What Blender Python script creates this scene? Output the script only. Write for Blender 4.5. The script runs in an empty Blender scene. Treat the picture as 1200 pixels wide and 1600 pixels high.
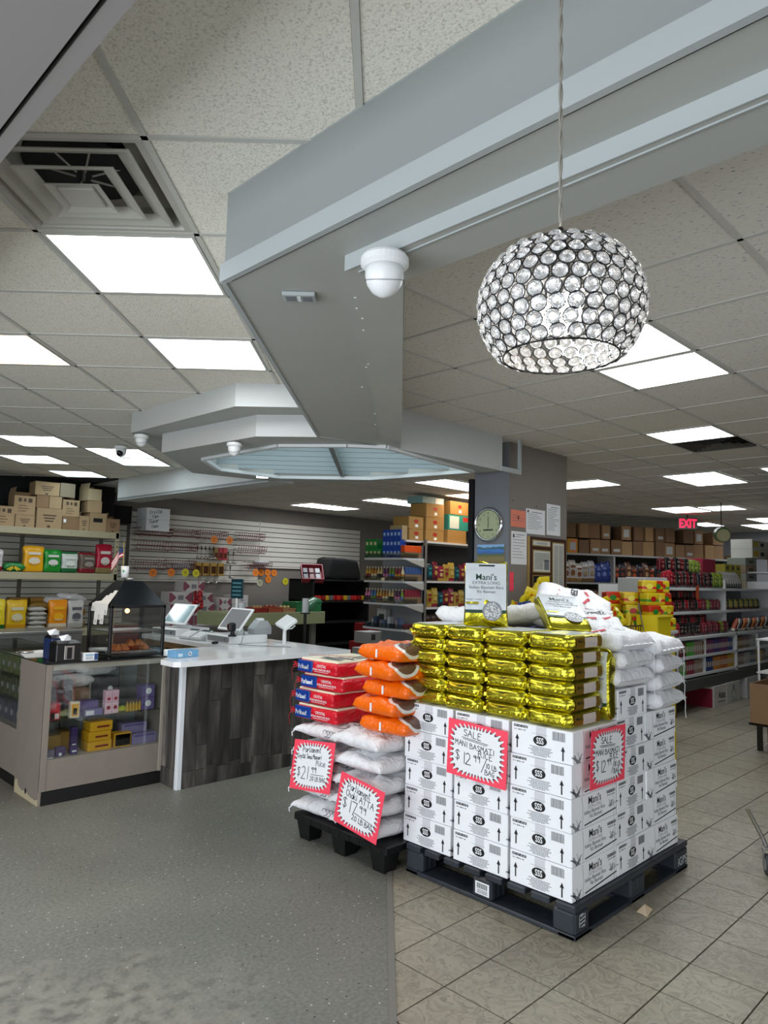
import bpy, math, random
from math import sin, cos, pi, sqrt, radians, atan, floor
from mathutils import Vector, Matrix, noise
random.seed(7)
S2 = sqrt(.5)
scene = bpy.context.scene
COL = scene.collection

# ---------------------------------------------------------------- camera
def setup_camera():
    cd = bpy.data.cameras.new('camera'); co = bpy.data.objects.new('camera', cd); COL.objects.link(co)
    th, ph = atan(102/1109.), atan(.0246)
    r0 = Vector((S2, -S2, 0)); fw = Vector((S2, S2, 0)); up = Vector((0, 0, 1))
    u0 = up*cos(th) - fw*sin(th); w = fw*cos(th) + up*sin(th)
    r = r0*cos(ph) + u0*sin(ph); u = u0*cos(ph) - r0*sin(ph)
    m = Matrix((r, u, -w)).transposed().to_4x4(); m.translation = Vector((0, 0, 1.6))
    co.matrix_world = m
    cd.sensor_fit = 'VERTICAL'; cd.sensor_height = 36; cd.lens = 36*1109/1600
    cd.clip_start = .05; cd.clip_end = 100
    scene.camera = co
setup_camera()

# ---------------------------------------------------------------- light and exposure
world = bpy.data.worlds.new('world'); scene.world = world; world.use_nodes = True
bg = world.node_tree.nodes['Background']; bg.inputs[0].default_value = (.55, .68, .9, 1); bg.inputs[1].default_value = .25
scene.view_settings.view_transform = 'Standard'; scene.view_settings.look = 'None'
scene.view_settings.gamma = 1; scene.view_settings.use_curve_mapping = False
scene.view_settings.exposure = 0.5
PANEL = 9.5            # radiance of the lit ceiling panels
def area_light(name, loc, to, sx, sy, power, col):
    l = bpy.data.lights.new(name, 'AREA'); l.shape = 'RECTANGLE'; l.size = sx; l.size_y = sy; l.energy = power; l.color = col
    o = bpy.data.objects.new(name, l); COL.objects.link(o); o.location = loc
    o.rotation_euler = (Vector(to)-Vector(loc)).to_track_quat('-Z', 'Y').to_euler(); return o
# daylight coming in through the shop front behind the camera
area_light('storefront_daylight', (-2.35, 1.6, 1.3), (3, 2.0, .7), 6.0, 1.9, 175, (.88, .94, 1))
area_light('side_area_light', (2.8, -2.35, 1.5), (3.4, 3, .9), 4.2, 2.3, 40, (.9, .95, 1))  # unseen cool area light; the side wall behind it has no window

# ---------------------------------------------------------------- materials
def lin(h):
    if not isinstance(h, str): return tuple(h)
    c = [int(h[i:i+2], 16)/255 for i in (0, 2, 4)]
    return tuple(x/12.92 if x <= .04045 else ((x+.055)/1.055)**2.4 for x in c)
MATS = {}
def mat(name, col='808080', rough=.6, metal=0, bump=None, var=None, emit=None, trans=None, alpha=None, coat=0, spec=None):
    if name in MATS: return MATS[name]
    m = bpy.data.materials.new(name); m.use_nodes = True; MATS[name] = m
    nt = m.node_tree; N = nt.nodes; L = nt.links; b = N['Principled BSDF']
    c = lin(col)+(1,)
    b.inputs['Base Color'].default_value = c; b.inputs['Roughness'].default_value = rough; b.inputs['Metallic'].default_value = metal
    if coat: b.inputs['Coat Weight'].default_value = coat; b.inputs['Coat Roughness'].default_value = .15
    if spec is not None: b.inputs['Specular IOR Level'].default_value = spec
    if trans: b.inputs['Transmission Weight'].default_value = trans
    if emit: b.inputs['Emission Color'].default_value = c; b.inputs['Emission Strength'].default_value = emit
    tc = None
    if bump or var:
        tc = N.new('ShaderNodeTexCoord')
    if var:
        n = N.new('ShaderNodeTexNoise'); n.inputs['Scale'].default_value = var[0]; n.inputs['Detail'].default_value = 4
        L.new(tc.outputs['Object'], n.inputs['Vector'])
        mr = N.new('ShaderNodeMapRange'); mr.inputs['From Min'].default_value = .3; mr.inputs['From Max'].default_value = .7
        mr.inputs['To Min'].default_value = 1-var[1]; mr.inputs['To Max'].default_value = 1+var[1]
        L.new(n.outputs['Fac'], mr.inputs['Value'])
        mx = N.new('ShaderNodeVectorMath'); mx.operation = 'SCALE'; mx.inputs[0].default_value = c[:3]
        L.new(mr.outputs[0], mx.inputs['Scale']); L.new(mx.outputs[0], b.inputs['Base Color'])
    if bump:
        n = N.new('ShaderNodeTexNoise'); n.inputs['Scale'].default_value = bump[0]; n.inputs['Detail'].default_value = 5
        L.new(tc.outputs['Object'], n.inputs['Vector'])
        bm = N.new('ShaderNodeBump'); bm.inputs['Strength'].default_value = bump[1]; bm.inputs['Distance'].default_value = .01
        L.new(n.outputs['Fac'], bm.inputs['Height']); L.new(bm.outputs[0], b.inputs['Normal'])
    if alpha is not None:
        b.inputs['Alpha'].default_value = alpha
    return m
def glass(name, tint='ffffff', refl=.12):
    if name in MATS: return MATS[name]
    m = bpy.data.materials.new(name); m.use_nodes = True; MATS[name] = m
    nt = m.node_tree; N = nt.nodes; L = nt.links
    for n in list(N): N.remove(n)
    o = N.new('ShaderNodeOutputMaterial'); t = N.new('ShaderNodeBsdfTransparent'); g = N.new('ShaderNodeBsdfGlossy'); x = N.new('ShaderNodeMixShader')
    lw = N.new('ShaderNodeLayerWeight'); lw.inputs[0].default_value = .25
    mr = N.new('ShaderNodeMapRange'); mr.inputs['To Min'].default_value = refl*.6; mr.inputs['To Max'].default_value = .6
    t.inputs[0].default_value = lin(tint)+(1,); g.inputs['Roughness'].default_value = .03
    L.new(lw.outputs['Fresnel'], mr.inputs[0]); L.new(mr.outputs[0], x.inputs[0]); L.new(t.outputs[0], x.inputs[1]); L.new(g.outputs[0], x.inputs[2]); L.new(x.outputs[0], o.inputs[0])
    return m

def custom(name, build, rough=.6, **kw):
    """material with a node colour built by build(N, L, coord, bsdf)"""
    if name in MATS: return MATS[name]
    m = mat(name, rough=rough, **kw); nt = m.node_tree
    tc = nt.nodes.new('ShaderNodeTexCoord')
    build(nt.nodes, nt.links, tc.outputs['Object'], nt.nodes['Principled BSDF'])
    return m
def nz(N, L, v, scale, detail=4, rough=.5, typ='ShaderNodeTexNoise'):
    n = N.new(typ); n.inputs['Scale'].default_value = scale
    if 'Detail' in n.inputs: n.inputs['Detail'].default_value = detail
    L.new(v, n.inputs['Vector']); return n
def ramp(N, L, src, stops):
    r = N.new('ShaderNodeValToRGB'); e = r.color_ramp.elements
    while len(e) > 1: e.remove(e[-1])
    e[0].position = stops[0][0]; e[0].color = lin(stops[0][1])+(1,)
    for p, c in stops[1:]:
        q = e.new(p); q.color = lin(c)+(1,)
    L.new(src, r.inputs[0]); return r
def mixc(N, L, f, a, b, mode='MIX'):
    x = N.new('ShaderNodeMix'); x.data_type = 'RGBA'; x.blend_type = mode
    if hasattr(f, 'links') or not isinstance(f, (int, float)): L.new(f, x.inputs['Factor'])
    else: x.inputs['Factor'].default_value = f
    L.new(a, x.inputs['A']); L.new(b, x.inputs['B']); return x.outputs['Result']
def bumpn(N, L, h, b, strength, dist=.01):
    k = N.new('ShaderNodeBump'); k.inputs['Strength'].default_value = strength; k.inputs['Distance'].default_value = dist
    L.new(h, k.inputs['Height']); L.new(k.outputs[0], b.inputs['Normal'])

def _conc(N, L, v, b):
    big = nz(N, L, v, .9, 5); base = ramp(N, L, big.outputs['Fac'], [(.3, '72736c'), (.5, '7e7f77'), (.7, '898a7f')])
    fine = nz(N, L, v, 60, 3); fr = ramp(N, L, fine.outputs['Fac'], [(.3, 'd0d0d0'), (.7, 'ffffff')])
    c = mixc(N, L, 1.0, base.outputs[0], fr.outputs[0], 'MULTIPLY')
    for sc, col, th in ((36, 'cfcfc8', .13), (30, '2a2a27', .14)):
        vo = N.new('ShaderNodeTexVoronoi'); vo.inputs['Scale'].default_value = sc; L.new(v, vo.inputs['Vector'])
        sel = N.new('ShaderNodeSeparateColor'); L.new(vo.outputs['Color'], sel.inputs[0])
        a = N.new('ShaderNodeMath'); a.operation = 'LESS_THAN'; a.inputs[1].default_value = th; L.new(vo.outputs['Distance'], a.inputs[0])
        g = N.new('ShaderNodeMath'); g.operation = 'GREATER_THAN'; g.inputs[1].default_value = .74; L.new(sel.outputs[0], g.inputs[0])
        mu = N.new('ShaderNodeMath'); mu.operation = 'MULTIPLY'; L.new(a.outputs[0], mu.inputs[0]); L.new(g.outputs[0], mu.inputs[1])
        rgb = N.new('ShaderNodeRGB'); rgb.outputs[0].default_value = lin(col)+(1,)
        c = mixc(N, L, mu.outputs[0], c, rgb.outputs[0])
    # worn, scratched patch near the entrance
    sx = N.new('ShaderNodeSeparateXYZ'); L.new(v, sx.inputs[0])
    vm = N.new('ShaderNodeVectorMath'); vm.operation = 'DISTANCE'; vm.inputs[1].default_value = (.75, 2.25, 0); L.new(v, vm.inputs[0])
    wn = nz(N, L, v, 3.2, 8); ad = N.new('ShaderNodeMath'); ad.operation = 'MULTIPLY_ADD'; ad.inputs[1].default_value = 1.6; L.new(wn.outputs['Fac'], ad.inputs[0]); L.new(vm.outputs['Value'], ad.inputs[2])
    wr = ramp(N, L, ad.outputs[0], [(1.0, 'ffffff'), (1.0, '000000')]); wr.color_ramp.elements[0].position = .0; wr.color_ramp.elements[1].position = 1.0
    mrr = N.new('ShaderNodeMapRange'); mrr.inputs['From Min'].default_value = 1.9; mrr.inputs['From Max'].default_value = 1.45; L.new(ad.outputs[0], mrr.inputs[0])
    sc2 = nz(N, L, v, 14, 8); scr = ramp(N, L, sc2.outputs['Fac'], [(.38, '5a574e'), (.48, '8b887c'), (.6, 'a09c8e')])
    mf = N.new('ShaderNodeMath'); mf.operation = 'MULTIPLY'; mf.inputs[1].default_value = .55; L.new(mrr.outputs[0], mf.inputs[0])
    c = mixc(N, L, mf.outputs[0], c, scr.outputs[0])
    L.new(c, b.inputs['Base Color']); bumpn(N, L, fine.outputs['Fac'], b, .25, .003)
def _tile(N, L, v, b):
    oi = N.new('ShaderNodeObjectInfo')
    ofs = N.new('ShaderNodeVectorMath'); ofs.operation = 'MULTIPLY_ADD'
    gm = N.new('ShaderNodeNewGeometry'); L.new(gm.outputs['Position'], ofs.inputs[0]); ofs.inputs[1].default_value = (1, 1, 1)
    cb = N.new('ShaderNodeCombineXYZ'); L.new(oi.outputs['Random'], cb.inputs[0]); sc = N.new('ShaderNodeVectorMath'); sc.operation = 'SCALE'; sc.inputs['Scale'].default_value = 40
    L.new(cb.outputs[0], sc.inputs[0]); L.new(sc.outputs[0], ofs.inputs[2])
    n = nz(N, L, ofs.outputs[0], 9, 3); n.inputs['Distortion'].default_value = 1.2
    st = N.new('ShaderNodeMath'); st.operation = 'MULTIPLY'; st.inputs[1].default_value = 6; L.new(n.outputs['Fac'], st.inputs[0])
    fr = N.new('ShaderNodeMath'); fr.operation = 'FRACT'; L.new(st.outputs[0], fr.inputs[0])
    big = nz(N, L, gm.outputs['Position'], 1.4, 3)
    base = ramp(N, L, big.outputs['Fac'], [(.3, '958e7d'), (.7, 'a69f8d')])
    ln = ramp(N, L, fr.outputs[0], [(0, 'b4b4b4'), (.06, 'ffffff'), (.5, 'f4f4f4'), (.9, 'e0e0e0'), (1, 'd0d0d0')])
    c = mixc(N, L, 1.0, base.outputs[0], ln.outputs[0], 'MULTIPLY'); L.new(c, b.inputs['Base Color'])
    bumpn(N, L, fr.outputs[0], b, .5, .0025)
def _ceil(N, L, v, b):
    gm = N.new('ShaderNodeNewGeometry')
    n = nz(N, L, gm.outputs['Position'], 130, 2); r = ramp(N, L, n.outputs['Fac'], [(.33, 'cbc7ba'), (.44, 'e6e2d5'), (.7, 'eeeade')])
    L.new(r.outputs[0], b.inputs['Base Color']); bumpn(N, L, n.outputs['Fac'], b, .6, .004)
def _fiss(N, L, v, b):
    gm = N.new('ShaderNodeNewGeometry'); mp = N.new('ShaderNodeMapping'); mp.inputs['Rotation'].default_value = (0, 0, .78); mp.inputs['Scale'].default_value = (1, .35, 1); L.new(gm.outputs['Position'], mp.inputs[0])
    n = nz(N, L, mp.outputs[0], 120, 2); r = ramp(N, L, n.outputs['Fac'], [(.30, '85817a'), (.35, 'd6d2c8'), (.7, 'dedad0')])
    L.new(r.outputs[0], b.inputs['Base Color']); bumpn(N, L, n.outputs['Fac'], b, .6, .004)
def _wood(c1, c2, c3, sc=3):
    def f(N, L, v, b):
        oi = N.new('ShaderNodeObjectInfo'); mp = N.new('ShaderNodeMapping'); mp.inputs['Scale'].default_value = (3.6*sc/3, 3.6*sc/3, .7*sc/3); L.new(v, mp.inputs[0])
        cb = N.new('ShaderNodeVectorMath'); cb.operation = 'SCALE'; cb.inputs[0].default_value = (31, 17, 9); L.new(oi.outputs['Random'], cb.inputs['Scale'])
        ad = N.new('ShaderNodeVectorMath'); L.new(mp.outputs[0], ad.inputs[0]); L.new(cb.outputs[0], ad.inputs[1])
        n = nz(N, L, ad.outputs[0], 2.2, 8); n.inputs['Distortion'].default_value = .8
        r = ramp(N, L, n.outputs['Fac'], [(.3, c1), (.5, c2), (.72, c3)])
        mr = N.new('ShaderNodeMapRange'); mr.inputs['To Min'].default_value = .5; mr.inputs['To Max'].default_value = 1.45; L.new(oi.outputs['Random'], mr.inputs[0])
        sv = N.new('ShaderNodeVectorMath'); sv.operation = 'SCALE'; L.new(r.outputs[0], sv.inputs[0]); L.new(mr.outputs[0], sv.inputs['Scale'])
        L.new(sv.outputs[0], b.inputs['Base Color']); bumpn(N, L, n.outputs['Fac'], b, .3)
    return f
def _foil(col, sc=28):
    def f(N, L, v, b):
        b.inputs['Base Color'].default_value = lin(col)+(1,); b.inputs['Metallic'].default_value = 1
        mp = N.new('ShaderNodeMapping'); mp.inputs['Scale'].default_value = (1, .5, 1.6); L.new(v, mp.inputs[0])
        n = nz(N, L, mp.outputs[0], sc, 3); n.inputs['Distortion'].default_value = 1.4
        bumpn(N, L, n.outputs['Fac'], b, .35, .012)
    return f
def _burlap(col):
    def f(N, L, v, b):
        b.inputs['Base Color'].default_value = lin(col)+(1,)
        n = nz(N, L, v, 16, 4); n.inputs['Distortion'].default_value = 1.2
        bumpn(N, L, n.outputs['Fac'], b, .75, .02)
    return f
conc = custom('painted_concrete', _conc, .5)
tilem = custom('stone_tile', _tile, .42)
ceilm = custom('ceiling_board', _ceil, .9)
fissm = custom('fissured_ceiling_board', _fiss, .9)
gold = custom('gold_foil', _foil('cfc63c', 14), .27)
amber = mat('amber_film', '8a6a1c', .3, .4, bump=(20, .4))
silver = custom('silver_foil', _foil('d8dadc', 18), .25)
sackm = custom('woven_white_sack', _burlap('e4e4e6'), .55)
def _orange(N, L, v, b):
    d = N.new('ShaderNodeVectorMath'); d.operation = 'DISTANCE'; d.inputs[1].default_value = (-.125, -.15, .125); L.new(v, d.inputs[0])
    r = ramp(N, L, d.outputs['Value'], [(0, '6a4c40'), (.082, '6a4c40'), (.084, 'e8e4e0'), (.100, 'e8e4e0'), (.102, 'f06a08')]); r.color_ramp.interpolation = 'CONSTANT'
    n2 = nz(N, L, v, 90, 2); r2 = ramp(N, L, n2.outputs['Fac'], [(.4, 'b0b0b0'), (.6, 'ffffff')])
    c = mixc(N, L, .35, r.outputs[0], r2.outputs[0], 'MULTIPLY'); L.new(r.outputs[0], b.inputs['Base Color'])
    n = nz(N, L, v, 18, 4); n.inputs['Distortion'].default_value = 1.2; bumpn(N, L, n.outputs['Fac'], b, .6, .014)
orangef = custom('orange_film', _orange, .25)
redf = custom('red_film', _burlap('d01428'), .3)
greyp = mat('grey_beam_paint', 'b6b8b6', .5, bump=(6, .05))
fasp = mat('fascia_shaded_paint', '8a8e8d', .5, bump=(6, .05))  # darker beam grey; weak light on the fascia put into the colour
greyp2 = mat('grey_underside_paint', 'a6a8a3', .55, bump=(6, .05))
trimp = mat('pale_trim_paint', 'a4aaaa', .45)
wallp = mat('taupe_wall_paint', '7d7770', .7, bump=(30, .05))
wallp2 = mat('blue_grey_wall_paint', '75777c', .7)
darkp = mat('black_paint', '030406', .8)
gridm = mat('ceiling_grid_metal', 'c2c1ba', .5)
grout = mat('grout', '565148', .9)
white = mat('white_paper', 'eceef0', .6)
whitep = mat('white_plastic', 'e6e8e8', .35)
quartz = mat('white_quartz', 'f0f2f3', .12, var=(6, .03))
ink = mat('black_ink', '0b0b0c', .5)
inkg = mat('grey_ink', '7c7e82', .6)
inkl = mat('light_grey_ink', 'b9bbc0', .6)
black = mat('black_plastic', '0d0e10', .4)
blackm = mat('black_metal', '0f1012', .35, .3)
plasd = mat('slate_plastic', '2c3138', .45, bump=(25, .2), var=(5, .25))
card = mat('kraft_cardboard', 'a18866', .8, var=(4, .08))
card2 = mat('brown_cardboard', '866a4c', .8, var=(4, .08))
cardd = mat('dark_cardboard', '4c3828', .85)
cartw = mat('white_carton_board', 'f0f2f5', .6, var=(9, .02))
tapec = mat('pale_tape', 'd4d5da', .25)
taupe = mat('taupe_laminate', '857c72', .55, var=(8, .04))
cream = mat('cream_shelf_metal', 'a8a184', .45)
shelfw = mat('white_shelf_metal', 'd2d4d4', .4)
chrome = mat('chrome', 'd8d8da', .12, 1)
steel = mat('brushed_steel', 'a8a8a6', .35, .9)
gls = glass('clear_glass', 'fbfdfc', .10)
glsd = glass('tinted_glass', 'dfe6e4', .2)
pink = mat('fluorescent_pink_card', 'fb4860', .6)
kraftd = mat('wood_veneer', '9a7444', .5, var=(5, .15))
def fm(h):
    return mat('film_'+h, h, .28, bump=(14, .5))
def cm(h, rough=.45, metal=0):
    return mat('colour_'+h+('_m' if metal else ''), h, rough, metal)

# ---------------------------------------------------------------- mesh helpers
TXT = {}
def text_geo(s, bold=0.0):
    k = (s, bold)
    if k in TXT: return TXT[k]
    c = bpy.data.curves.new('t', 'FONT'); c.body = s; c.size = 1; c.offset = bold; c.resolution_u = 3
    o = bpy.data.objects.new('t', c); COL.objects.link(o)
    dg = bpy.context.evaluated_depsgraph_get(); me = bpy.data.meshes.new_from_object(o.evaluated_get(dg))
    vs = [tuple(v.co)[:2] for v in me.vertices]; fs = [tuple(p.vertices) for p in me.polygons]
    bpy.data.objects.remove(o); bpy.data.curves.remove(c); bpy.data.meshes.remove(me)
    x0 = min(v[0] for v in vs); x1 = max(v[0] for v in vs)
    TXT[k] = (vs, fs, x0, x1); return TXT[k]
GL = {'S': '5839181736545332131', 'A': '023962;1555', 'L': '191252', 'E': '59191252;1646', 'M': '0219355962', 'N': '02095259', 'I': '2922', 'B': '020938473606;36545332 02'.replace(' ', ''),
 'T': '0969;3932', 'R': '020948473606;3662', 'C': '583917143253', 'K': '0209;591552', 'P': '020938573505', 'G': '58391714325355;5535', '$': '583918173654533213;3931', '1': '2922',
 '2': '082948460252', '7': '095922', '9': '573817264658;5852', '0': '39171432535739', '/': '0159', '.': '2223', 'a': '461603123246;464252', 'e': '04444616031242', 'i': '1612;1718', 'h': '0902;05263532',
 'k': '0902;360442', 'l': '090312', 'm': '0206;05162522;25364542', 'n': '0206;05263532', 'o': '26050312333526', 'p': '0006;052635331203', 'r': '0206;042636', 's': '361605331202', 't': '19132232;0737',
 'u': '0603123236;3632', 'y': '0613;3610', 'c': '3616041232'}
GW = {'I': 3.2, '1': 3.4, 'i': 2.4, 'l': 2.4, ' ': 4, '.': 2.6, 'M': 7.4, 'A': 6.8, 'T': 7, 'm': 5.6, 'R': 6.6, 't': 4}
class MB:
    def __init__(s): s.v = []; s.f = []; s.m = []
    def add(s, vs, fs, mi=0):
        o = len(s.v); s.v += [tuple(p) for p in vs]; s.f += [tuple(i+o for i in f) for f in fs]; s.m += [mi]*len(fs); return s
    def box(s, x0, y0, z0, x1, y1, z1, mi=0, b=0):
        if b <= 0:
            vs = [(x, y, z) for z in (z0, z1) for y in (y0, y1) for x in (x0, x1)]
            return s.add(vs, [(0, 2, 3, 1), (4, 5, 7, 6), (0, 1, 5, 4), (2, 6, 7, 3), (0, 4, 6, 2), (1, 3, 7, 5)], mi)
        b = min(b, (x1-x0)*.49, (y1-y0)*.49, (z1-z0)*.49)
        X = (x0, x1); Y = (y0, y1); Z = (z0, z1); vs = []; idx = {}
        for i in (0, 1):
            for j in (0, 1):
                for k in (0, 1):
                    c = (X[i], Y[j], Z[k]); d = (b if i == 0 else -b, b if j == 0 else -b, b if k == 0 else -b)
                    for a in range(3):
                        p = list(c)
                        for q in range(3):
                            if q != a: p[q] += d[q]
                        idx[(i, j, k, a)] = len(vs); vs.append(p)
        fs = []
        ring = ((0, 0), (1, 0), (1, 1), (0, 1))
        for a in range(3):
            for sd in (0, 1):
                f = []
                for (p, q) in ring:
                    t = [0, 0, 0]; t[a] = sd; t[(a+1) % 3] = p; t[(a+2) % 3] = q; f.append(idx[(t[0], t[1], t[2], a)])
                fs.append(tuple(f) if sd else tuple(reversed(f)))
        for a in range(3):
            b1, c1 = (a+1) % 3, (a+2) % 3
            for p in (0, 1):
                for q in (0, 1):
                    def K(e, w):
                        t = [0, 0, 0]; t[a] = e; t[b1] = p; t[c1] = q; return idx[(t[0], t[1], t[2], w)]
                    f = (K(0, b1), K(1, b1), K(1, c1), K(0, c1))
                    fs.append(f if (p != q) else tuple(reversed(f)))
        for i in (0, 1):
            for j in (0, 1):
                for k in (0, 1):
                    f = (idx[(i, j, k, 0)], idx[(i, j, k, 1)], idx[(i, j, k, 2)])
                    fs.append(f if (i+j+k) % 2 else tuple(reversed(f)))
        return s.add(vs, fs, mi)
    def quad(s, pts, mi=0): return s.add(pts, [tuple(range(len(pts)))], mi)
    def prism(s, poly, z0, z1, mi=0, mtop=None):
        n = len(poly); vs = [(p[0], p[1], z0) for p in poly]+[(p[0], p[1], z1) for p in poly]
        s.add(vs, [tuple(reversed(range(n)))]+[(i, (i+1) % n, n+(i+1) % n, n+i) for i in range(n)]+[tuple(range(n, 2*n))], mi); return s
    def cyl(s, p0, p1, r0, r1=None, n=12, mi=0, caps=True):
        r1 = r0 if r1 is None else r1
        p0 = Vector(p0); p1 = Vector(p1); d = (p1-p0).normalized(); a = d.orthogonal().normalized(); b = d.cross(a)
        vs = []
        for p, r in ((p0, r0), (p1, r1)):
            for i in range(n):
                t = 2*pi*i/n; vs.append(p+a*(r*cos(t))+b*(r*sin(t)))
        fs = [(i, (i+1) % n, n+(i+1) % n, n+i) for i in range(n)]
        if caps: fs += [tuple(reversed(range(n))), tuple(range(n, 2*n))]
        return s.add(vs, fs, mi)
    def tube(s, pts, r, n=6, mi=0, closed=False):
        P = [Vector(p) for p in pts]; vs = []; fs = []; m = len(P); a = None
        for i, p in enumerate(P):
            d = (P[(i+1) % m]-P[i-1]) if closed else (P[min(i+1, m-1)]-P[max(i-1, 0)])
            d.normalize()
            a = d.orthogonal().normalized() if a is None else (a-d*a.dot(d)).normalized()
            b = d.cross(a)
            for k in range(n):
                t = 2*pi*k/n; vs.append(p+a*(r*cos(t))+b*(r*sin(t)))
        for i in range(m if closed else m-1):
            for k in range(n):
                j = (i+1) % m; fs.append((i*n+k, i*n+(k+1) % n, j*n+(k+1) % n, j*n+k))
        if not closed: fs += [tuple(reversed(range(n))), tuple(range((m-1)*n, m*n))]
        return s.add(vs, fs, mi)
    def lathe(s, prof, n=24, mi=0, c=(0, 0, 0)):
        vs = []; fs = []
        for r, z in prof:
            for i in range(n):
                t = 2*pi*i/n; vs.append((c[0]+r*cos(t), c[1]+r*sin(t), c[2]+z))
        for j in range(len(prof)-1):
            for i in range(n): fs.append((j*n+i, j*n+(i+1) % n, (j+1)*n+(i+1) % n, (j+1)*n+i))
        if prof[0][0] > 1e-4: fs.append(tuple(reversed(range(n))))
        if prof[-1][0] > 1e-4: fs.append(tuple(range((len(prof)-1)*n, len(prof)*n)))
        return s.add(vs, fs, mi)
    def ball(s, c, r, n=10, mi=0, sz=1):
        return s.lathe([(max(r*sin(pi*i/n), 1e-5), -r*cos(pi*i/n)*sz) for i in range(n+1)], n*2, mi, c)
    def rbox(s, c, h, r, n, mi=0, disp=None):
        """rounded block, half sizes h, corner radius r, n cells per axis"""
        vs = []; key = {}; fs = []
        def grid(k, a):
            e = r/h[a]; L = [-1, -1+e*.3, -1+e] + [(-1+e)+(2-2*e)*i/k for i in range(1, k)] + [1-e, 1-e*.3, 1]; return L
        G = [grid(n[a], a) for a in range(3)]
        def V(t):
            q = tuple(round(x, 4) for x in t)
            if q in key: return key[q]
            p = Vector([h[a]*t[a] for a in range(3)]); cl = Vector([max(-(h[a]-r), min(h[a]-r, p[a])) for a in range(3)])
            d = p-cl
            if d.length > 1e-9:
                p = cl+d.normalized()*r if sum(abs(x) > 1e-9 for x in d) > 1 else p
            if disp: p = disp(p, t)
            key[q] = len(vs); vs.append(Vector(c)+p); return key[q]
        for a in range(3):
            b_, c_ = (a+1) % 3, (a+2) % 3
            for sd in (-1, 1):
                for i in range(len(G[b_])-1):
                    for j in range(len(G[c_])-1):
                        f = []
                        for (p, q) in ((0, 0), (1, 0), (1, 1), (0, 1)):
                            t = [0, 0, 0]; t[a] = sd; t[b_] = G[b_][i+p]; t[c_] = G[c_][j+q]; f.append(V(t))
                        fs.append(tuple(f) if sd > 0 else tuple(reversed(f)))
        return s.add(vs, fs, mi)
    def text(s, st, size, o, xd, yd, mi=0, bold=0.0, align='c', shear=0, sx=1):
        vs, fs, x0, x1 = text_geo(st, bold); w = (x1-x0)*size*sx
        off = {'c': -w/2, 'l': 0, 'r': -w}[align]; o = Vector(o); xd = Vector(xd); yd = Vector(yd)
        return s.add([o+xd*((v[0]-x0+shear*v[1])*size*sx+off)+yd*(v[1]*size) for v in vs], fs, mi)
    def ribbon(s, pts, w, o, xd, yd, mi=0, lift=0):
        o = Vector(o); xd = Vector(xd); yd = Vector(yd); nn = xd.cross(yd).normalized()*lift
        for (a, b) in zip(pts[:-1], pts[1:]):
            a = Vector(a); b = Vector(b); d = (b-a)
            if d.length < 1e-7: continue
            d.normalize(); n = Vector((-d.y, d.x))*w/2; a2 = a-d*w*.4; b2 = b+d*w*.4
            s.quad([o+xd*p.x+yd*p.y+nn for p in (a2-n, b2-n, b2+n, a2+n)], mi)
        return s
    def hand(s, st, size, w, o, xd, yd, mi=0, slope=0, jit=0, sxx=1.0):
        x = 0; u = size/7.0
        for ch in st:
            if ch in GL:
                dy = random.uniform(-jit, jit)
                for pl in GL[ch].split(';'):
                    pts = [(x+int(pl[i])*u*sxx, (int(pl[i+1])-2)*u+slope*x+dy) for i in range(0, len(pl)-1, 2)]
                    s.ribbon(pts, w, o, xd, yd, mi)
            x += GW.get(ch, 6.2 if ch.isupper() or ch.isdigit() else 4.6)*u*sxx
        return x
    def xf(s, M, i0=0):
        s.v = s.v[:i0]+[tuple(M @ Vector(p)) for p in s.v[i0:]]; return s
    def mesh(s, name, mats, smooth=False):
        me = bpy.data.meshes.new(name); me.from_pydata(s.v, [], s.f)
        if not isinstance(mats, (list, tuple)): mats = [mats]
        for m in mats: me.materials.append(m)
        if len(mats) > 1: me.polygons.foreach_set('material_index', s.m)
        if smooth: me.polygons.foreach_set('use_smooth', [True]*len(s.f))
        me.update(); return me
    def build(s, name, mats, parent=None, loc=(0, 0, 0), rz=0, smooth=False, rot=None):
        return link(name, s.mesh(name, mats, smooth), parent, loc, rz, rot)
def link(name, me, parent=None, loc=(0, 0, 0), rz=0, rot=None):
    o = bpy.data.objects.new(name, me); COL.objects.link(o)
    if parent is not None: o.parent = parent
    o.location = loc; o.rotation_euler = rot if rot else (0, 0, rz); return o
def tag(o, label, cat, group=None, kind=None):
    o['label'] = label; o['category'] = cat
    if group: o['group'] = group
    if kind: o['kind'] = kind
    return o
def thing(name, label, cat, loc=(0, 0, 0), rz=0, group=None):
    o = bpy.data.objects.new(name, None); COL.objects.link(o); o.empty_display_size = .05
    o.location = loc; o.rotation_euler = (0, 0, rz); return tag(o, label, cat, group)
def struct(o): o['kind'] = 'structure'; return o
KIDS = {}
def kids(o):
    return [c for c in o.children]
def dup(root, loc, rz=0, label=None, group=None, rot=None, scale=None):
    r = root.copy(); COL.objects.link(r); r.location = loc; r.rotation_euler = rot if rot else (0, 0, rz)
    if scale: r.scale = scale
    if label: r['label'] = label
    if group: r['group'] = group
    for ch in root.children:
        c = ch.copy(); COL.objects.link(c); c.parent = r
        for g in ch.children:
            d = g.copy(); COL.objects.link(d); d.parent = c
    return r
def W(x, y): return ((x+y)*S2, (y-x)*S2)     # counter-aligned frame to store frame
def clip(poly, a, b, c):                     # keep a*x+b*y <= c
    out = []
    for i, p in enumerate(poly):
        q = poly[(i+1) % len(poly)]; dp = a*p[0]+b*p[1]-c; dq = a*q[0]+b*q[1]-c
        if dp <= 0: out.append(p)
        if dp*dq < 0:
            t = dp/(dp-dq); out.append((p[0]+(q[0]-p[0])*t, p[1]+(q[1]-p[1])*t))
    return out
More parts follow.
